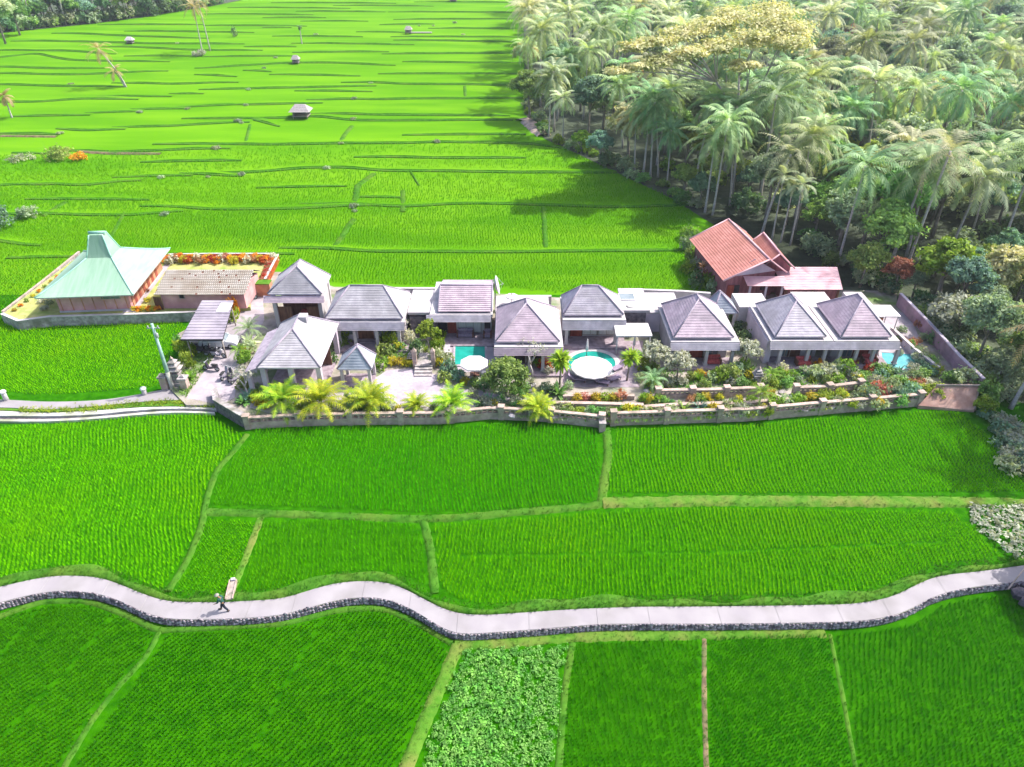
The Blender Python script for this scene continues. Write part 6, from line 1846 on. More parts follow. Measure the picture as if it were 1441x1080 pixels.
# left yard flowers
for i in range(26):
    t = i / 25; px = 236 + t * 148; x, y = P(px, 369 + 2 * math.sin(i * 1.7), LZ)
    k = ["flower_orange", "flower_red", "leaf_yellow", "flower_orange", "leaf_rust", "flower_white"][i * 5 % 6]
    plant("flower_bush", DOM[k], x, y, LZ, random.uniform(.7, 1.0), None, COLN[k] + " bush of the hedge behind the dotted roof annex", "bush", COLN[k] + " bushes behind the annex", crown="foliage", sz=1.1)
for i in range(9):
    t = i / 8; x, y = P(377 + t * 12, 396 - t * 30, LZ)
    plant("flower_bush", DOM["flower_red" if i % 2 else "leaf_rust"], x - .5, y, LZ, .7, None, ("red flowering" if i % 2 else "rust red") + " bush along the red railing wall by the tall hall", "bush", "red bushes along the railing wall" if i % 2 else "rust bushes along the railing wall", crown="foliage")
for i in range(6):
    x, y = P(190 + i * 6.5, 437, LZ); plant("flower_bush", DOM["flower_orange" if i % 2 else "leaf_yellow"], x, y, LZ, .6, None, ("orange flowering" if i % 2 else "yellow") + " low bush between the mint roofed house and the annex", "bush", "orange low bushes by the annex" if i % 2 else "yellow low bushes by the annex", crown="foliage")
for i in range(12):
    t = i / 11; x, y = P(14 + t * 96, 438 - t * 74, LZ); k = ["leaf_yellow", "flower_orange", "leaf_lime"][i % 3]
    plant("flower_bush", DOM[k], x + .6, y, LZ, .38, None, COLN[k] + " low bush along the left wall of the mint roofed house", "bush", COLN[k] + " bushes along the left wall", crown="foliage")
for px, py, k in [(64, 436, "leaf_silver"), (70, 428, "leaf_grey"), (60, 426, "flower_white"), (205, 412, "leaf_rust"), (208, 425, "leaf_yellow")]:
    x, y = P(px, py, LZ); plant("shrub", DOM[k], x, y, LZ, .6, None, "small " + COLN[k] + " shrub in the dry yard " + ("left of the mint roofed house" if px < 100 else "right of the mint roofed house"), "shrub", crown="foliage")
# shrubs beside the barn
for i, (px, py, k, r_) in enumerate([(966, 352, "leaf_grey", 1.3), (972, 368, "leaf_green", 1.2), (968, 384, "leaf_lime", 1.1), (980, 382, "leaf_silver", 1.2), (986, 396, "leaf_rust", 1.0), (994, 404, "leaf_lime", 1.2), (1003, 410, "leaf_grey", 1.1), (978, 404, "leaf_dark", 1.3), (972, 340, "leaf_green", 1.4), (962, 335, "leaf_lime", 1.0)]):
    x, y = G(px, py); plant("shrub", DOM[k], x, y, float(hz(y)), r_, None, COLN[k] + " shrub in the strip left of the red barn", "shrub", COLN[k] + " shrubs left of the barn", crown="foliage", sz=r_ * 1.7)
x, y = G(985, 402); plant("small_tree", spiky(.8, "leaf_rust", n=40, w=.1, stem=2.6), x, y, float(hz(y)), 1, None, "thin tree with a rust brown tuft left of the red barn", "tree")
# gully plants at the right border
for i in range(26):
    px = 1385 + (i % 5) * 16 + random.uniform(-6, 6); py = 585 + (i // 5) * 15 + (i % 5) * 9
    if px < 1378 + (py - 585) * .9: px += 30
    x, y = P(px, py, 0); k = ["leaf_blue", "leaf_grey", "leaf_silver"][i % 3]
    plant("shrub", DOM[k], x, y, -.05, random.uniform(1.0, 1.6), None, COLN[k] + " shrub in the gully at the right border beside the shaded paddy", "shrub", COLN[k] + " shrubs in the right gully", crown="foliage", sz=random.uniform(1, 1.6))
# silver leaved vegetable patch, and the leafy plot below the road
def leafy_crop(px, z, label, m, step, size, h, r, per, name="vegetable_crop"):
    poly = [P(a, b_, z) for a, b_ in px]
    x, y = rows_in(poly, step, step, .5, step * .2)
    n = len(x); hh = h * rng.uniform(.5, 1.2, n)
    k = np.repeat(np.arange(n), per)
    off = rng.normal(0, r * .5, (len(k), 3)); off[:, 2] = np.abs(off[:, 2]) * .6
    c = np.stack([x[k], y[k], z + hh[k] * rng.uniform(.35, 1, len(k))], 1) + off * np.array([1, 1, .4])
    me = leaf_mesh(name, c, norm(off + 1e-3), size, M[m], .6, flat=.8)
    tag(link(name, me), label, "vegetable crop", kind="stuff")
leafy_crop([(1356, 716), (1441, 712), (1580, 716), (1620, 780), (1441, 786), (1418, 784), (1378, 748)], 0, "silver grey leafy crop in the patch at the right border", "leaf_silver", .55, .16, .5, .35, 16)
VP = [(654, 917), (700, 913), (798, 910), (788, 960), (778, 1080), (740, 1320), (520, 1320), (592, 1080), (618, 1010), (640, 950)]
leafy_crop(VP, LOW, "leafy green vegetable crop in the plot below the road", "leaf_veg", .42, .085, .26, .26, 26)
leafy_crop([(664, 922), (720, 922), (750, 940), (715, 1080), (690, 1200), (580, 1200), (628, 1030)], LOW, "brighter green clumps in the left half of the vegetable plot", "leaf_crop", .85, .10, .36, .32, 22)
# ------------------------------------------------------------------ lane on the left
def strip(name, up, lo, z, m, zb=None, kind="structure"):
    mb = MB()
    U = resample([P(a, b_, z) for a, b_ in up], 1.0); L_ = resample([P(a, b_, z) for a, b_ in lo], 1.0)
    n = 60
    def pick(r, t):
        f = t * (len(r) - 1); i = min(int(f), len(r) - 2); return r[i].lerp(r[i + 1], f - i)
    us = [pick(U, k / n) for k in range(n + 1)]; ls = [pick(L_, k / n) for k in range(n + 1)]
    zb = -.2 if zb is None else zb
    vs = [(p.x, p.y, z) for p in us] + [(p.x, p.y, z) for p in ls] + [(p.x, p.y, zb) for p in us] + [(p.x, p.y, zb) for p in ls]
    N = n + 1; fs = []
    for i in range(n):
        fs += [(N + i, N + i + 1, i + 1, i), (3 * N + i, 3 * N + i + 1, N + i + 1, N + i), (i, i + 1, 2 * N + i + 1, 2 * N + i)]
    fs += [(0, 2 * N, 3 * N, N), (n, N + n, 3 * N + n, 2 * N + n)]
    mb.add(vs, fs); o = mb.build(name, m); tag(o, kind=kind); return o
X0 = -220
strip("lane", [(X0, 563), (0, 562), (67, 566), (142, 564), (200, 555), (236, 546), (300, 540)], [(X0, 575), (0, 573), (67, 577), (133, 572), (183, 567), (240, 562), (312, 566)], .5, M["concrete"])
strip("lane_verge", [(X0, 575.3), (0, 573.3), (67, 577.3), (133, 572.3), (183, 567.3), (240, 562.3), (306, 567)], [(X0, 578), (0, 577), (67, 580), (133, 577), (183, 573), (240, 571), (304, 573)], .44, M["verge_dry"])
strip("channel_edge", [(X0, 579), (0, 578), (67, 582), (133, 578), (183, 574), (240, 572), (304, 574)], [(X0, 585), (0, 585), (67, 586), (133, 584), (183, 578), (240, 574.5), (304, 576)], .36, M["old_concrete"])
strip("channel_water", [(X0, 586), (0, 586), (67, 588), (133, 585.5), (183, 580), (240, 576), (302, 578)], [(X0, 590), (0, 590), (67, 591), (133, 588), (183, 583), (240, 579), (302, 580)], .12, M["stone_dark"])
strip("channel_wall", [(X0, 590), (0, 590), (67, 590.5), (133, 587), (183, 582), (240, 577.5), (302, 580)], [(X0, 593), (0, 593), (67, 593.5), (133, 590), (183, 585), (240, 580), (302, 582)], .26, M["old_concrete"])
x_ = rng.uniform(0, 1, 500)
pa = np.array([P(a, b_, .44) for a, b_ in [(0, 575), (67, 578.6), (133, 574.6), (183, 570), (240, 566.6), (304, 570)]])
xx = -50 + x_ * (pa[-1, 0] + 50); yy = np.interp(xx, pa[:, 0], pa[:, 1]) + rng.normal(0, .3, 500)
V = blades(xx, yy, np.full(500, .44), 8, .28, .04, .2)
tag(link("grass_tufts", mesh_np("grass_tufts", V, np.arange(len(V)), 3, M["leaf_lime"])), "yellow green weeds between the lane and its channel", "grass", kind="stuff")

# ------------------------------------------------------------------ small built things
def bollard(px, py, h, label):
    x, y = P(px, py, .5)
    r = empty("marker_post", (x, y, .45), 0, label, "post", None)
    mb = MB(); mb.lathe((0, 0, -.4), [(.26, 0), (.24, h * .7 + .4), (.2, h * .75 + .4)], 12); mb.build("base", M["plaster"], r)
    mb = MB(); mb.lathe((0, 0, h * .75), [(.3, 0), (.34, .08), (.24, .22), (.06, .3)], 12); mb.build("cap", M["white_paint"], r)
bollard(9, 563, 1.3, "taller white concrete marker post on the lane edge at the left border")
bollard(204, 555, .9, "short white concrete marker post on the lane edge near the utility pole")
def utility_pole():
    x, y = P(243, 547, .5); zt = ZA(456, y)
    r = empty("utility_pole", (x, y, 0), 0, "tall pale green utility pole beside the stone shrine at the lane entrance", "utility pole")
    mb = MB(); mb.tube([(0, 0, .2), (0, 0, zt)], [.22, .13], 12); mb.build("pole", M["pole_green"], r)
    mb = MB(); mb.tube([(0, 0, .2), (0, 0, 2.6)], [.245, .23], 12); mb.build("base_sleeve", M["old_concrete"], r)
    mb = MB(); mb.cbox((0, 0, zt - .5), (1.3, .1, .1)); mb.build("cross_arm", M["metal_grey"], r)
    for s in (-.5, 0, .5):
        mb = MB(); mb.lathe((s, 0, zt - .45), [(.05, 0), (.09, .06), (.05, .12), (.08, .18), (.03, .24)], 8); mb.build("insulator", M["plaster"], r)
    mb = MB(); mb.lathe((.2, -.12, zt - 1.5), [(.14, 0), (.16, .05), (.16, .45), (.12, .5)], 10); mb.build("junction_box", M["metal_grey"], r)
utility_pole()
def shrine(px, py, h, label, z=PZ, w=1.2):
    x, y = P(px, py, z)
    r = empty("stone_shrine", (x, y, z), 0, label, "shrine")
    mb = MB()
    for i, (ww, a, b_) in enumerate([(1.0, 0, .12), (.8, .12, .2), (.62, .2, .42), (.74, .42, .46)]):
        hw = w * ww / 2; mb.box(-hw, hw, -hw, hw, a * h, b_ * h - .002)
    mb.build("base", M["stone"], r)
    mb = MB()
    for sx in (-1, 1):
        for sy in (-1, 1): mb.box(sx * w * .26 - .05, sx * w * .26 + .05, sy * w * .26 - .05, sy * w * .26 + .05, .46 * h, .6 * h)
    mb.box(-w * .18, w * .18, -w * .05, w * .2, .46 * h, .595 * h)
    mb.build("niche", M["stone_tan"], r)
    for i, (ww, zz) in enumerate([(1.15, .60), (.92, .74), (.66, .87)]):
        mb = MB(); mb.lathe((0, 0, zz * h), [(w * ww * .70, 0), (w * ww * .72, .03 * h), (w * ww * .25, .10 * h), (w * ww * .22, .14 * h)], 4, smooth=False, rot=math.pi / 4); mb.build("tier_roof", M["stone"], r)
    mb = MB(); mb.lathe((0, 0, 1.0 * h), [(.12, 0), (.16, .08), (.05, .2), (.02, .32)], 8); mb.build("finial", M["stone_tan"], r)
shrine(252, 540, 3.1, "grey stone shrine with three small roof tiers between the utility pole and the scooters")
shrine(1064, 540, 1.9, "small grey stone shrine on the terrace left of the twin villas", w=.9)
shrine(580, 512, 1.5, "small dark stone shrine beside the garden gate", w=.8)
for px, py, lab in [(234, 546, "left stone gate post with pink plaster at the foot of the utility pole"), (262, 548, "right stone gate post beside the shrine at the lane")]:
    x, y = P(px, py, .5); r = empty("gate_post", (x, y, .4), 0, lab, "gate post")
    mb = MB(); mb.box(-.35, .35, -.35, .35, -.3, 1.5); mb.build("shaft", M["stone_tan"], r)
    mb = MB(); mb.box(-.46, .46, -.46, .46, 1.502, 1.66); mb.lathe((0, 0, 1.66), [(.38, 0), (.3, .16), (.08, .3)], 4, smooth=False, rot=math.pi / 4); mb.build("cap", M["stone"], r)
# garden gate and steps
def gate():
    x, y = P(597, 520, PZ); r = empty("garden_gate", (x, y, PZ), 0, "narrow stone garden gate with four steps between planted beds", "garden gate")
    for s in (-1, 1):
        mb = MB(); mb.box(s * 1.0 - .22, s * 1.0 + .22, .1, .54, -.1, 2.1); mb.lathe((s * 1.0, .32, 2.1), [(.36, 0), (.3, .12), (.14, .3), (.05, .45)], 4, smooth=False, rot=math.pi / 4); mb.build("pillar", M["stone_tan"], r)
    for k in range(4):
        mb = MB(); mb.box(-.95, .95, -1.5 + k * .45, -1.5 + (k + 1) * .45 - .004, -.05, .14 * (k + 1)); mb.build("step", M["stone"], r)
    mb = MB(); mb.box(-.8, .8, .3, 2.6, 0, .56); mb.build("landing", M["stone"], r)
gate()
# stepping stones
for i, (px, py) in enumerate([(741, 538), (749, 543), (744, 551), (752, 557), (762, 564), (766, 572), (1000, 576), (1012, 578), (930, 580), (1094, 560), (1100, 553), (910, 552), (1130, 578), (1170, 574), (780, 588), (720, 586)]):
    x, y = P(px, py, PZ); mb = MB(); mb.stone((0, 0, .1), (.5, .35, .14)); o = mb.build("boulder", M["plaster" if i % 2 else "stone"], None, (x, y, PZ), random.uniform(0, 3))
    tag(o, ("white" if i % 2 else "grey") + " flat boulder lying in the garden terraces", "boulder", ("white" if i % 2 else "grey") + " boulders in the garden")

def parasol(px, py, r_, z, h, label, closed=False, n=8, base_z=PZ, m="canvas"):
    x, y = P(px, py, base_z + h)
    r = empty("parasol", (x, y, base_z), 0, label, "parasol")
    if closed:
        mb = MB(); mb.lathe((0, 0, h * .35), [(.05, 0), (.17, .12), (.13, h * .3), (.06, h * .6), (.02, h * .66)], 10); mb.build("canopy", M[m], r)
    else:
        mb = MB(); k = 4
        vs = []; rings = [(1.0, 0), (.98, .02), (.55, .26), (.0, .5)]
        for q, zz in rings:
            for i in range(n):
                a = 2 * math.pi * (i + .5) / n
                vs.append((q * r_ * math.cos(a), q * r_ * math.sin(a), h - .35 + zz * r_ / 1.6))
        fs = []
        for j in range(3):
            for i in range(n): fs.append((j * n + i, j * n + (i + 1) % n, (j + 1) * n + (i + 1) % n, (j + 1) * n + i))
        vs2 = [(a, b_, c - .12) for a, b_, c in vs[:n]]
        b0 = len(vs); vs += vs2
        for i in range(n): fs.append((b0 + i, b0 + (i + 1) % n, (i + 1) % n, i))
        mb.add(vs, fs); mb.build("canopy", M[m], r)
        mb = MB()
        for i in range(n):
            a = 2 * math.pi * (i + .5) / n; mb.tube([(0, 0, h - .1), (r_ * .96 * math.cos(a), r_ * .96 * math.sin(a), h - .42)], .018, 4)
        mb.build("frame", M["wood_dark"], r)
    mb = MB(); mb.tube([(0, 0, 0), (0, 0, h)], .035, 8); mb.build("pole", M["wood_dark"], r)
    mb = MB(); mb.lathe((0, 0, 0), [(.32, 0), (.32, .07), (.08, .12)], 12); mb.build("base", M["stone_dark"], r)
parasol(667, 507, 1.55, PZ, 2.5, "white eight sided parasol over the edge of the square pool")
parasol(833, 513, 2.25, PZ, 1.5, "very large round white parasol covering most of the round pool", n=14)
parasol(720, 413, .75, PZ, 1.5, "small white parasol on the flat roof behind the mauve pyramid roof", base_z=3.5)
parasol(827, 477, .3, PZ, 2.4, "folded white parasol on the deck behind the round pool", closed=True)
parasol(894, 470, .3, PZ, 2.4, "folded white parasol under the edge of the white canopy", closed=True)

def lounger(px, py, rz, label, m="lounger_fabric"):
    x, y = P(px, py, PZ); r = empty("sun_lounger", (x, y, PZ + .02), rz, label, "sun lounger", None)
    mb = MB(); mb.box(-.33, .33, -.95, .35, .28, .38); mb.build("cushion", M[m], r)
    mb = MB(); mb.add([(-.33, .35, .3), (.33, .35, .3), (.33, 1.0, .75), (-.33, 1.0, .75), (-.33, .35, .38), (.33, .35, .38), (.33, .95, .83), (-.33, .95, .83)],
                      [(0, 3, 2, 1), (4, 5, 6, 7), (0, 1, 5, 4), (1, 2, 6, 5), (2, 3, 7, 6), (3, 0, 4, 7)]); mb.build("backrest", M[m], r)
    for sx in (-.28, .28):
        for sy in (-.85, .3): mb = MB(); mb.box(sx - .03, sx + .03, sy - .03, sy + .03, 0, .278); mb.build("leg", M["wood_dark"], r)
lounger(870, 520, R(-50), "purple brown sun lounger set diagonally at the right edge of the round pool")
lounger(812, 536, R(80), "dark sun lounger at the left foot of the round pool")
lounger(845, 540, R(70), "wide mauve sun lounger in the middle below the round pool")
lounger(862, 536, R(120), "mauve sun lounger right of the middle below the round pool")
lounger(1228, 520, R(20), "red brown sun lounger beside the small turquoise pool", "cushion_red")
lounger(630, 500, R(5), "grey sun lounger on the pale deck left of the square pool", "cushion")
def bench():
    x, y = P(668, 533, PZ); r = empty("curved_bench", (x, y, PZ), 0, "curved white built-in bench around a low table under the pool parasol", "bench")
    mb = MB()
    for k in range(14):
        a = math.pi * (1.0 + k / 13.0); mb.cbox((1.5 * math.cos(a), 1.1 * math.sin(a) + .3, .25), (.42, .5, .5), a)
    mb.build("seat", M["plaster"], r)
    mb = MB(); mb.box(-.5, .5, -.05, .65, .38, .45); mb.build("table_top", M["wood_dark"], r)
    mb = MB(); mb.box(-.08, .08, .22, .38, 0, .378); mb.build("table_leg", M["wood_dark"], r)
    mb = MB(); mb.box(.75, 1.2, .3, .8, .1, .5); mb.build("stool", M["canvas"], r)
bench()
def sofa(px, py, w, label, m="cushion_red"):
    x, y = P(px, py, PZ + .22); r = empty("sofa", (x, y, PZ + .225), 0, label, "sofa")
    mb = MB(); mb.box(-w / 2, w / 2, -.4, .4, .12, .45); mb.build("seat", M[m], r)
    mb = MB(); mb.box(-w / 2, w / 2, .28, .42, .452, .85); mb.build("backrest", M[m], r)
    for s in (-1, 1): mb = MB(); mb.box(s * w / 2 - .08, s * w / 2 + .08, -.42, .42, .0, .62); mb.build("armrest", M["wood_dark"], r)
sofa(1002, 511, 1.7, "dark red sofa on the veranda of the lone lilac pyramid villa")
sofa(1130, 513, 1.6, "dark red sofa on the veranda of the left twin villa")
sofa(1222, 510, 1.5, "bright red sofa on the veranda of the right twin villa")
sofa(655, 473, 1.8, "mauve sofa on the veranda facing the square pool", "lounger_fabric")
sofa(686, 474, .8, "small mauve armchair on the veranda facing the square pool", "lounger_fabric")
sofa(756, 508, 1.4, "dark bench on the veranda behind the bare white tree", "lounger_fabric")

def dish():
    z = 3.9; x, y = P(697, 414, 3.0)
    r = empty("satellite_dish", (x, y, 2.9), 0, "white satellite dish seen edge on behind the square mauve roof", "satellite dish")
    mb = MB(); M3 = Matrix.Rotation(R(78), 3, 'Y')
    prof = [(.02, 0), (.4, .03), (.75, .12), (1.0, .24), (1.15, .34)]
    n = 24; vs = []; fs = []
    for rr_, zz in prof:
        for k in range(n):
            a = 2 * math.pi * k / n; p = M3 @ Vector((rr_ * math.cos(a), rr_ * math.sin(a), zz)); vs.append((p.x, p.y, p.z + 1.3))
    m_ = len(vs)
    for rr_, zz in prof:
        for k in range(n):
            a = 2 * math.pi * k / n; p = M3 @ Vector((rr_ * math.cos(a), rr_ * math.sin(a), zz - .05)); vs.append((p.x, p.y, p.z + 1.3))
    for i in range(len(prof) - 1):
        for k in range(n):
            q = (i * n + k, i * n + (k + 1) % n, (i + 1) * n + (k + 1) % n, (i + 1) * n + k); fs.append(q); fs.append(tuple(m_ + j for j in q[::-1]))
    e_ = (len(prof) - 1) * n
    for k in range(n): fs.append((e_ + k, e_ + (k + 1) % n, m_ + e_ + (k + 1) % n, m_ + e_ + k))
    mb.add(vs, fs, True); mb.build("reflector", M["white_paint"], r)
    mb = MB(); mb.tube([(0, 0, -2.4), (-.02, 0, 1.25)], .06, 8); mb.build("mast", M["metal_grey"], r)
    mb = MB()
    for a in (0.3, 2.4, 4.4):
        p = M3 @ Vector((1.1 * math.cos(a), 1.1 * math.sin(a), .33)); q = M3 @ Vector((0, 0, .95)); mb.tube([(p.x, p.y, p.z + 1.3), (q.x, q.y, q.z + 1.3)], .02, 5)
    q = M3 @ Vector((0, 0, .95)); mb.lathe((q.x, q.y, q.z + 1.25), [(.08, 0), (.08, .12)], 8)
    mb.build("feed_arm", M["metal_grey"], r)
dish()

# ------------------------------------------------------------------ vehicles
def torus(mb, c, R_, r_, ax='y', n=18, k=6):
    vs = []; fs = []
    for i in range(n):
        a = 2 * math.pi * i / n
        for j in range(k):
            b_ = 2 * math.pi * j / k; q = R_ + r_ * math.cos(b_); h = r_ * math.sin(b_)
            vs.append((c[0] + q * math.cos(a), c[1] + h, c[2] + q * math.sin(a)))
    for i in range(n):
        for j in range(k): fs.append((i * k + j, i * k + (j + 1) % k, ((i + 1) % n) * k + (j + 1) % k, ((i + 1) % n) * k + j))
    mb.add(vs, fs, True)
def scooter(m="bike_black"):
    r = empty("scooter", (0, 0, 0))
    for x in (-.62, .62):
        mb = MB(); torus(mb, (x, 0, .27), .22, .055); w = mb.build("wheel", M["rubber"], r)
        mb = MB(); mb.tube([(x, -.04, .27), (x, .04, .27)], .15, 12); mb.build("rim", M["metal_grey"], w)
    mb = MB()
    prof = [(-.78, .50, .62, .11), (-.55, .40, .70, .15), (-.25, .34, .68, .16), (-.05, .28, .42, .15), (.2, .26, .36, .15), (.32, .3, .7, .17), (.42, .42, .98, .15), (.5, .6, 1.0, .09)]
    vs = []; fs = []
    for x, a, b_, w in prof: vs += [(x, -w, a), (x, w, a), (x, w * .85, b_), (x, -w * .85, b_)]
    for i in range(len(prof) - 1):
        for j in range(4): fs.append((i * 4 + j, (i + 1) * 4 + j, (i + 1) * 4 + (j + 1) % 4, i * 4 + (j + 1) % 4))
    fs += [(0, 1, 2, 3), (len(vs) - 1, len(vs) - 2, len(vs) - 3, len(vs) - 4)]
    mb.add(vs, fs); mb.build("body", M[m], r)
    mb = MB(); mb.add([(-.75, -.13, .66), (-.75, .13, .66), (-.1, .14, .70), (-.1, -.14, .70), (-.75, -.11, .78), (-.75, .11, .78), (-.42, .13, .79), (-.42, -.13, .79), (-.1, .12, .76), (-.1, -.12, .76)],
                      [(0, 3, 2, 1), (4, 5, 6, 7), (7, 6, 8, 9), (0, 1, 5, 4), (2, 3, 9, 8), (1, 2, 8, 6, 5), (3, 0, 4, 7, 9)]); mb.build("seat", M["rubber"], r)
    mb = MB(); mb.tube([(.62, 0, .27), (.48, 0, .75), (.40, 0, 1.02)], .03, 6); mb.tube([(.36, -.34, 1.04), (.42, 0, 1.02), (.36, .34, 1.04)], .022, 6); mb.build("handlebar", M["metal_grey"], r)
    mb = MB(); mb.lathe((.52, 0, .86), [(.09, 0), (.1, .05), (.06, .1)], 10); mb.build("headlight", M["white_paint"], r)
    for s in (-1, 1): mb = MB(); mb.cbox((.33, s * .33, 1.2), (.02, .12, .08)); mb.build("mirror", M["glass"], r)
    return r
sc0 = scooter("bike_black"); sc1 = scooter("bike_grey")
def put(proto, used, x, y, z, rz, label, cat, group=None, s=1.12):
    r = copy_tree(proto) if used else proto
    r.location = (x, y, z); r.rotation_euler = (0, 0, rz); r.scale = (s, s, s); tag(r, label, cat, group)
BIK = [(298, 522, 170, 0, "black scooter parked alone on the drive below the carport"), (300, 501, 5, 0, "black scooter nearest the open drive in the row under the carport edge"), (290, 497, 20, 0, "black scooter in the middle of the row under the carport edge"),
       (282, 493, 15, 0, "black scooter deepest under the carport's left post"), (308, 503, -12, 1, "grey scooter at the right end of the row under the carport edge"),
       (318, 531, 80, 1, "grey scooter standing upright at the left of the trio on the drive's right side"), (325, 533, 95, 0, "black scooter in the middle of the trio on the drive's right side"), (333, 536, 75, 1, "grey scooter at the right of the trio on the drive's right side"),
       (343, 418, 10, 1, "grey scooter parked by the hall near the turquoise pond"), (352, 423, 25, 0, "black scooter parked by the hall near the turquoise pond")]
u = [False, False]
for px, py, a, k, lab in BIK:
    x, y = P(px, py, PZ); put((sc0, sc1)[k], u[k], x, y, PZ + .015, R(a), lab, "scooter", "scooters parked around the drive"); u[k] = True

def car():
    L_, W, = 4.3, 1.75
    r = empty("parked_car", (0, 0, 0))
    lo = [(-2.1, .35, .80), (-2.15, .55, .84), (2.05, .50, .80), (2.1, .35, .78)]
    prof = [(-2.12, .32), (-2.16, .72), (-2.05, 1.0), (-1.9, 1.05), (.95, 1.02), (1.75, .92), (2.08, .72), (2.14, .5), (2.08, .30)]
    mb = MB(); vs = []; n = len(prof)
    for s in (-1, 1): vs += [(x, s * .86, z) for x, z in prof]
    fs = [tuple(range(n)), tuple(range(2 * n - 1, n - 1, -1))] + [(i, n + i, n + (i + 1) % n, (i + 1) % n) for i in range(n)]
    mb.add(vs, fs); o = mb.build("body", M["car_paint"], r)
    bv = o.modifiers.new("bevel", 'BEVEL'); bv.width = .07; bv.segments = 2
    cab = [(-1.95, 1.03), (-1.75, 1.52), (-.2, 1.62), (.35, 1.52), (1.0, 1.02)]
    mb = MB(); vs = []; n = len(cab)
    for s in (-1, 1): vs += [(x, s * (.84 if z < 1.1 else .68), z) for x, z in cab]
    fs = [tuple(range(n)), tuple(range(2 * n - 1, n - 1, -1))] + [(i, n + i, n + (i + 1) % n, (i + 1) % n) for i in range(n)]
    mb.add(vs, fs); c = mb.build("cabin", M["car_paint"], r)
    mb = MB(); mb.add([(.40, -.6, 1.515), (.40, .6, 1.515), (.98, .74, 1.06), (.98, -.74, 1.06)], [(0, 1, 2, 3)])
    for v in range(len(mb.v)): mb.v[v] = (mb.v[v][0] + .015, mb.v[v][1], mb.v[v][2] + .012)
    mb.build("windscreen", M["glass"], c)
    for s in (-1, 1):
        mb = MB(); y0, y1 = s * .842, s * .70
        mb.add([(-1.6, y0 + s * .01, 1.12), (.7, y0 + s * .01, 1.1), (.25, y1 + s * .012, 1.46), (-1.5, y1 + s * .012, 1.46)], [(0, 1, 2, 3)]); mb.build("side_window", M["glass"], c)
        mb = MB(); mb.cbox((2.05, s * .62, .72), (.12, .32, .16)); mb.build("headlight", M["white_paint"], r)
        mb = MB(); mb.cbox((.75, s * .96, 1.1), (.1, .18, .12)); mb.build("mirror", M["car_paint"], r)
    for x in (-1.35, 1.35):
        for s in (-1, 1):
            mb = MB(); torus(mb, (x, s * .80, .33), .24, .095, n=20); w = mb.build("wheel", M["rubber"], r)
            mb = MB(); mb.tube([(x, s * .80 - .08, .33), (x, s * .80 + .08, .33)], .18, 14); mb.build("rim", M["metal_grey"], w)
    mb = MB(); mb.cbox((2.12, 0, .42), (.06, 1.1, .16)); mb.build("grille", M["rubber"], r)
    x, y = P(311, 487, PZ)
    r.location = (x, y, PZ + .01); r.rotation_euler = (0, 0, R(4)); tag(r, "silver car with its nose out from under the right side of the carport roof", "car")
car()

# ------------------------------------------------------------------ field huts
def hut(px, py, w, d, h, label, rz=0.0, m="thatch", wallm=None, stilts=True):
    x, y = G(px, py); z = float(hz(y))
    r = empty("field_hut", (x, y, z), rz, label, "hut")
    e = h * .55
    mb = MB(); mb.facet((-w * .62, -d * .65, e), (w * .62, -d * .65, e), (-w * .3, 0, h), (w * .3, 0, h), 5, .05); mb.facet((-w * .62, d * .65, e), (w * .62, d * .65, e), (-w * .3, 0, h), (w * .3, 0, h), 5, .05)
    mb.add([(-w * .62, -d * .65, e), (-w * .62, d * .65, e), (-w * .3, 0, h)], [(0, 1, 2)]); mb.add([(w * .62, -d * .65, e), (w * .62, d * .65, e), (w * .3, 0, h)], [(0, 1, 2)])
    mb.build("roof", M[m], r)
    for sx in (-1, 1):
        for sy in (-1, 1): mb = MB(); mb.tube([(sx * w * .42, sy * d * .42, -.3), (sx * w * .42, sy * d * .42, e + .05)], .09, 6); mb.build("post", M["wood_grey"], r)
    mb = MB(); mb.box(-w * .46, w * .46, -d * .46, d * .46, e * .3, e * .36); mb.build("floor", M["wood_grey"], r)
    mb = MB(); mb.box(-w * .42, w * .42, d * .38, d * .42, e * .365, e * .95); mb.box(-w * .43, -w * .39, -d * .3, d * .375, e * .365, e * .95); mb.build("wall", M[wallm or "thatch"], r)
hut(425, 166, 3.8, 3.2, 3.0, "largest field hut, rounded pale thatch, on the terrace bank in the middle of the fields")
hut(417, 90, 2.0, 1.8, 2.4, "small field hut with a white side in the far middle terraces", wallm="plaster")
hut(575, 48, 2.3, 2.0, 2.6, "small dark fronted field hut beside a pale strip in the far terraces", wallm="plaster_lilac")
hut(184, 62, 2.2, 1.8, 2.2, "tiny white field hut far left below the distant wood", m="plaster", wallm="plaster")
hut(638, 3, 3.2, 2.4, 3.2, "tiny dark field hut at the very top of the picture", m="shingle")
x, y = G(592, 47); mb = MB(); mb.box(-4, 4, -.8, .8, 0, .25); tag(mb.build("drying_mat", M["thatch"], None, (x, y, float(hz(y)) + .1)), "long pale drying mat on the ground right of a small far hut", "mat")
mound([G(733, 172), G(741, 170), G(752, 180), G(766, 192)], 3.0, .5, M["stone_tan"], hz, "bare_bank")

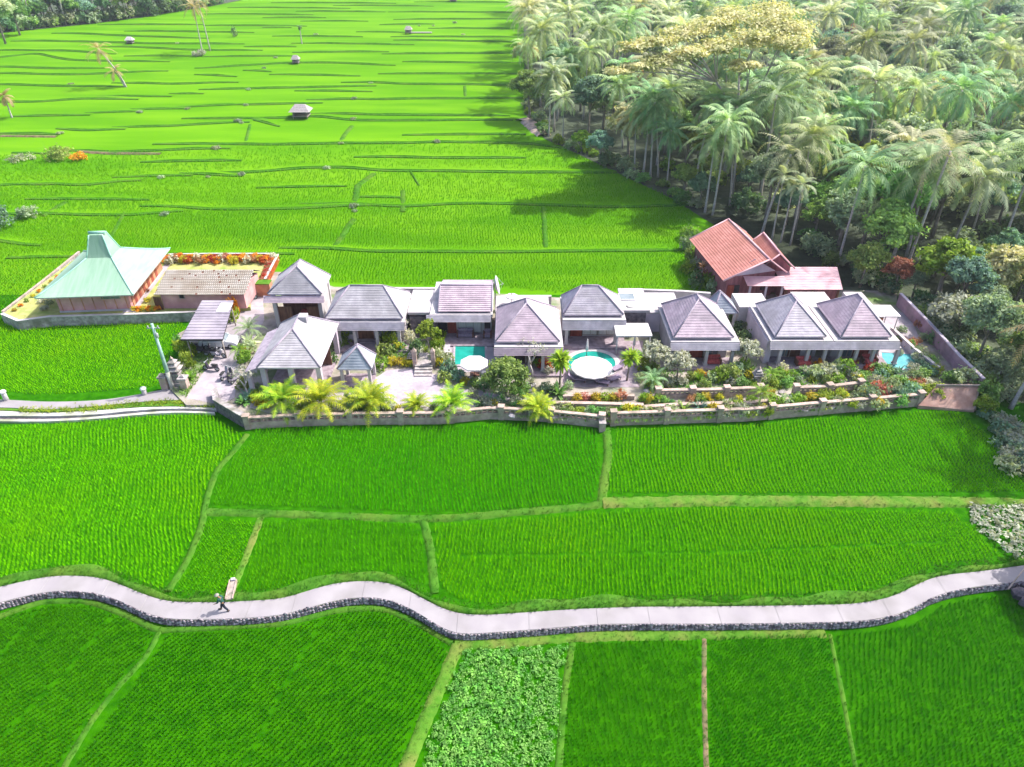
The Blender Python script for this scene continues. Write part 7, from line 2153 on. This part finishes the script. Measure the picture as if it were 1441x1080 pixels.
# ------------------------------------------------------------------ right border things
x, y = P(1417, 832, 0); x2, y2 = P(1446, 797, .2)
mb = MB(); mb.tube([(0, 0, .2), ((x2 - x) * .5, (y2 - y) * .5, .55), (x2 - x, y2 - y, .9)], [.06, .05, .04], 7)
tag(mb.build("bamboo_pole", M["stone_tan"], None, (x, y, 0)), "thin bamboo pole lying slanted across the road at the right border", "pole")
for i, (px, py, s) in enumerate([(1436, 838, .8), (1450, 850, .9), (1446, 826, .7)]):
    x, y = P(px, py, -.3); mb = MB(); mb.stone((0, 0, .1), (s, s * .8, s * .7)); tag(mb.build("boulder", M["stone_dark"], None, (x, y, -.3)), "dark mossy boulder at the right border below the road", "boulder", "dark boulders at the right border")
# board over the ditch behind the farmer
x, y = P(323, 846, .1); x2, y2 = P(329, 819, .1)
r = empty("ditch_board", (x, y, 0), 0, "weathered brown plank with a pale cap set along the ditch behind the walking farmer", "plank")
dx, dy = x2 - x, y2 - y; l = math.hypot(dx, dy); a = math.atan2(dy, dx)
mb = MB(); mb.cbox((dx / 2, dy / 2, .22), (l, .42, .12), a); mb.build("plank", M["wood_grey"], r)
mb = MB()
for s in (-1, 1): mb.cbox((dx / 2 - math.sin(a) * s * .25, dy / 2 + math.cos(a) * s * .25, .26), (l, .06, .28), a)
mb.build("side_rail", M["stone_tan"], r)
mb = MB(); mb.cbox((dx, dy, .36), (.2, .3, .2), a); mb.build("cap", M["plaster_lilac"], r)

# ------------------------------------------------------------------ the walking farmer
def skin_obj(name, joints, edges, m, parent, sub=2, root=0):
    me = bpy.data.meshes.new(name); me.from_pydata([j[:3] for j in joints], edges, []); me.materials.append(m)
    o = link(name, me, parent)
    sk = o.modifiers.new("skin", 'SKIN'); sk.use_smooth_shade = True
    for i, j in enumerate(joints):
        v = me.skin_vertices[0].data[i]; v.radius = (j[3], j[4] if len(j) > 4 else j[3]); v.use_root = (i == root)
    ss = o.modifiers.new("sub", 'SUBSURF'); ss.levels = sub; ss.render_levels = sub
    return o
def farmer():
    x, y = P(317, 859, RZ)
    r = empty("person", (x, y, RZ), 0, "farmer in dark green shirt and dark trousers walking bent forward on the road, pale hat", "person")
    # facing -x (left), stride along x
    hipz = .88
    J = [(0, 0, hipz, .13, .10), (-.03, 0, 1.08, .12, .09), (-.10, 0, 1.30, .15, .10), (-.15, 0, 1.43, .07), (-.20, 0, 1.52, .055), (-.24, 0, 1.60, .09), (-.26, 0, 1.68, .085),
         (-.13, .18, 1.38, .06), (.02, .24, 1.14, .045), (-.12, .25, .93, .034), (-.15, .25, .87, .03),
         (-.13, -.18, 1.38, .06), (-.22, -.24, 1.13, .045), (-.40, -.24, 1.00, .034), (-.46, -.24, .98, .03),
         (-.02, .10, .82, .09), (-.22, .10, .47, .065), (-.30, .10, .10, .042), (-.42, .10, .05, .035),
         (.02, -.10, .82, .09), (.08, -.10, .46, .065), (.30, -.10, .13, .042), (.24, -.10, .05, .035)]
    E = [(0, 1), (1, 2), (2, 3), (3, 4), (4, 5), (5, 6), (2, 7), (7, 8), (8, 9), (9, 10), (2, 11), (11, 12), (12, 13), (13, 14), (0, 15), (15, 16), (16, 17), (17, 18), (0, 19), (19, 20), (20, 21), (21, 22)]
    # fingers as short chains from each palm
    for palm_i, dirx in ((10, (-.02, 0, -1)), (14, (-1, 0, -.35))):
        p = Vector(J[palm_i][:3]); d = Vector(dirx).normalized(); side = Vector((0, 1, 0)) if palm_i == 14 else Vector((1, 0, 0))
        for k, (o_, ln) in enumerate([(-.027, .06), (-.009, .072), (.009, .07), (.027, .055)]):
            b_ = len(J); q = p + side * o_ + d * .045; e1 = q + d * ln * .6; e2 = e1 + (d + Vector((-.3, 0, -.3))).normalized() * ln * .5
            J += [(*q, .010), (*e1, .009), (*e2, .007)]; E += [(palm_i, b_), (b_, b_ + 1), (b_ + 1, b_ + 2)]
        b_ = len(J); q = p + side * .035 + d * .005; e1 = q + (d + side).normalized() * .045; J += [(*q, .011), (*e1, .009)]; E += [(palm_i, b_), (b_, b_ + 1)]
    body = skin_obj("body", J, E, M["skin"], r, 1)
    # clothes
    S = [(0.0, 0, .80, .165, .135), (-.03, 0, 1.08, .15, .12), (-.10, 0, 1.30, .18, .13), (-.15, 0, 1.41, .10), (-.13, .18, 1.38, .085), (.0, .235, 1.16, .072), (-.07, .245, 1.02, .06), (-.13, -.18, 1.38, .085), (-.21, -.235, 1.15, .072), (-.31, -.24, 1.06, .06)]
    skin_obj("shirt", S, [(0, 1), (1, 2), (2, 3), (2, 4), (4, 5), (5, 6), (2, 7), (7, 8), (8, 9)], M["cloth_green"], r, 2)
    T = [(0, 0, .95, .15, .12), (-.02, .10, .80, .115), (-.22, .10, .47, .088), (-.295, .10, .13, .075), (.02, -.10, .80, .115), (.08, -.10, .46, .088), (.285, -.10, .14, .075)]
    skin_obj("trousers", T, [(0, 1), (1, 2), (2, 3), (0, 4), (4, 5), (5, 6)], M["cloth_dark"], r, 2)
    mb = MB(); mb.lathe((-.25, 0, 1.68), [(.17, -.02), (.165, 0), (.10, .06), (.02, .12)], 16); mb.build("hat", M["hat"], r)
    mb = MB(); mb.lathe((-.345, 0, 1.60), [(.008, -.02), (.018, 0), (.008, .02)], 6); mb.cbox((-.322, .03, 1.635), (.012, .02, .012)); mb.cbox((-.322, -.03, 1.635), (.012, .02, .012)); mb.build("face_details", M["cloth_dark"], r)
    mb = MB()
    for p, a in (((-.40, .10, .045), 0), ((.35, -.10, .07), .5)): mb.cbox(p, (.25, .10, .05), 0, Matrix.Rotation(a, 3, 'Y'))
    for k, p in enumerate(((-.40, .10, .03), (.25, -.10, .04))):
        mb = MB(); mb.cbox(p, (.26, .105, .05), 0, Matrix.Rotation((0, -.5)[k], 3, 'Y')); mb.build("sandal", M["rubber"], r)
    r.scale = (1.0, 1.0, 1.0)
farmer()
# ------------------------------------------------------------------ air
def haze():
    mb = MB(); mb.box(-700, 700, -60, 900, LOW - 1.5, 60)
    m = bpy.data.materials.new("haze"); m.use_nodes = True
    nt = m.node_tree; nt.nodes.remove(nt.nodes["Principled BSDF"])
    v = nd(nt, "ShaderNodeVolumePrincipled")
    v.inputs["Color"].default_value = (.86, .93, 1, 1)
    v.inputs["Density"].default_value = HAZE
    v.inputs["Anisotropy"].default_value = .45
    nt.links.new(v.outputs[0], nt.nodes["Material Output"].inputs["Volume"])
    o = mb.build("haze", m); tag(o, kind="stuff")
HAZE = 0.00022
haze()
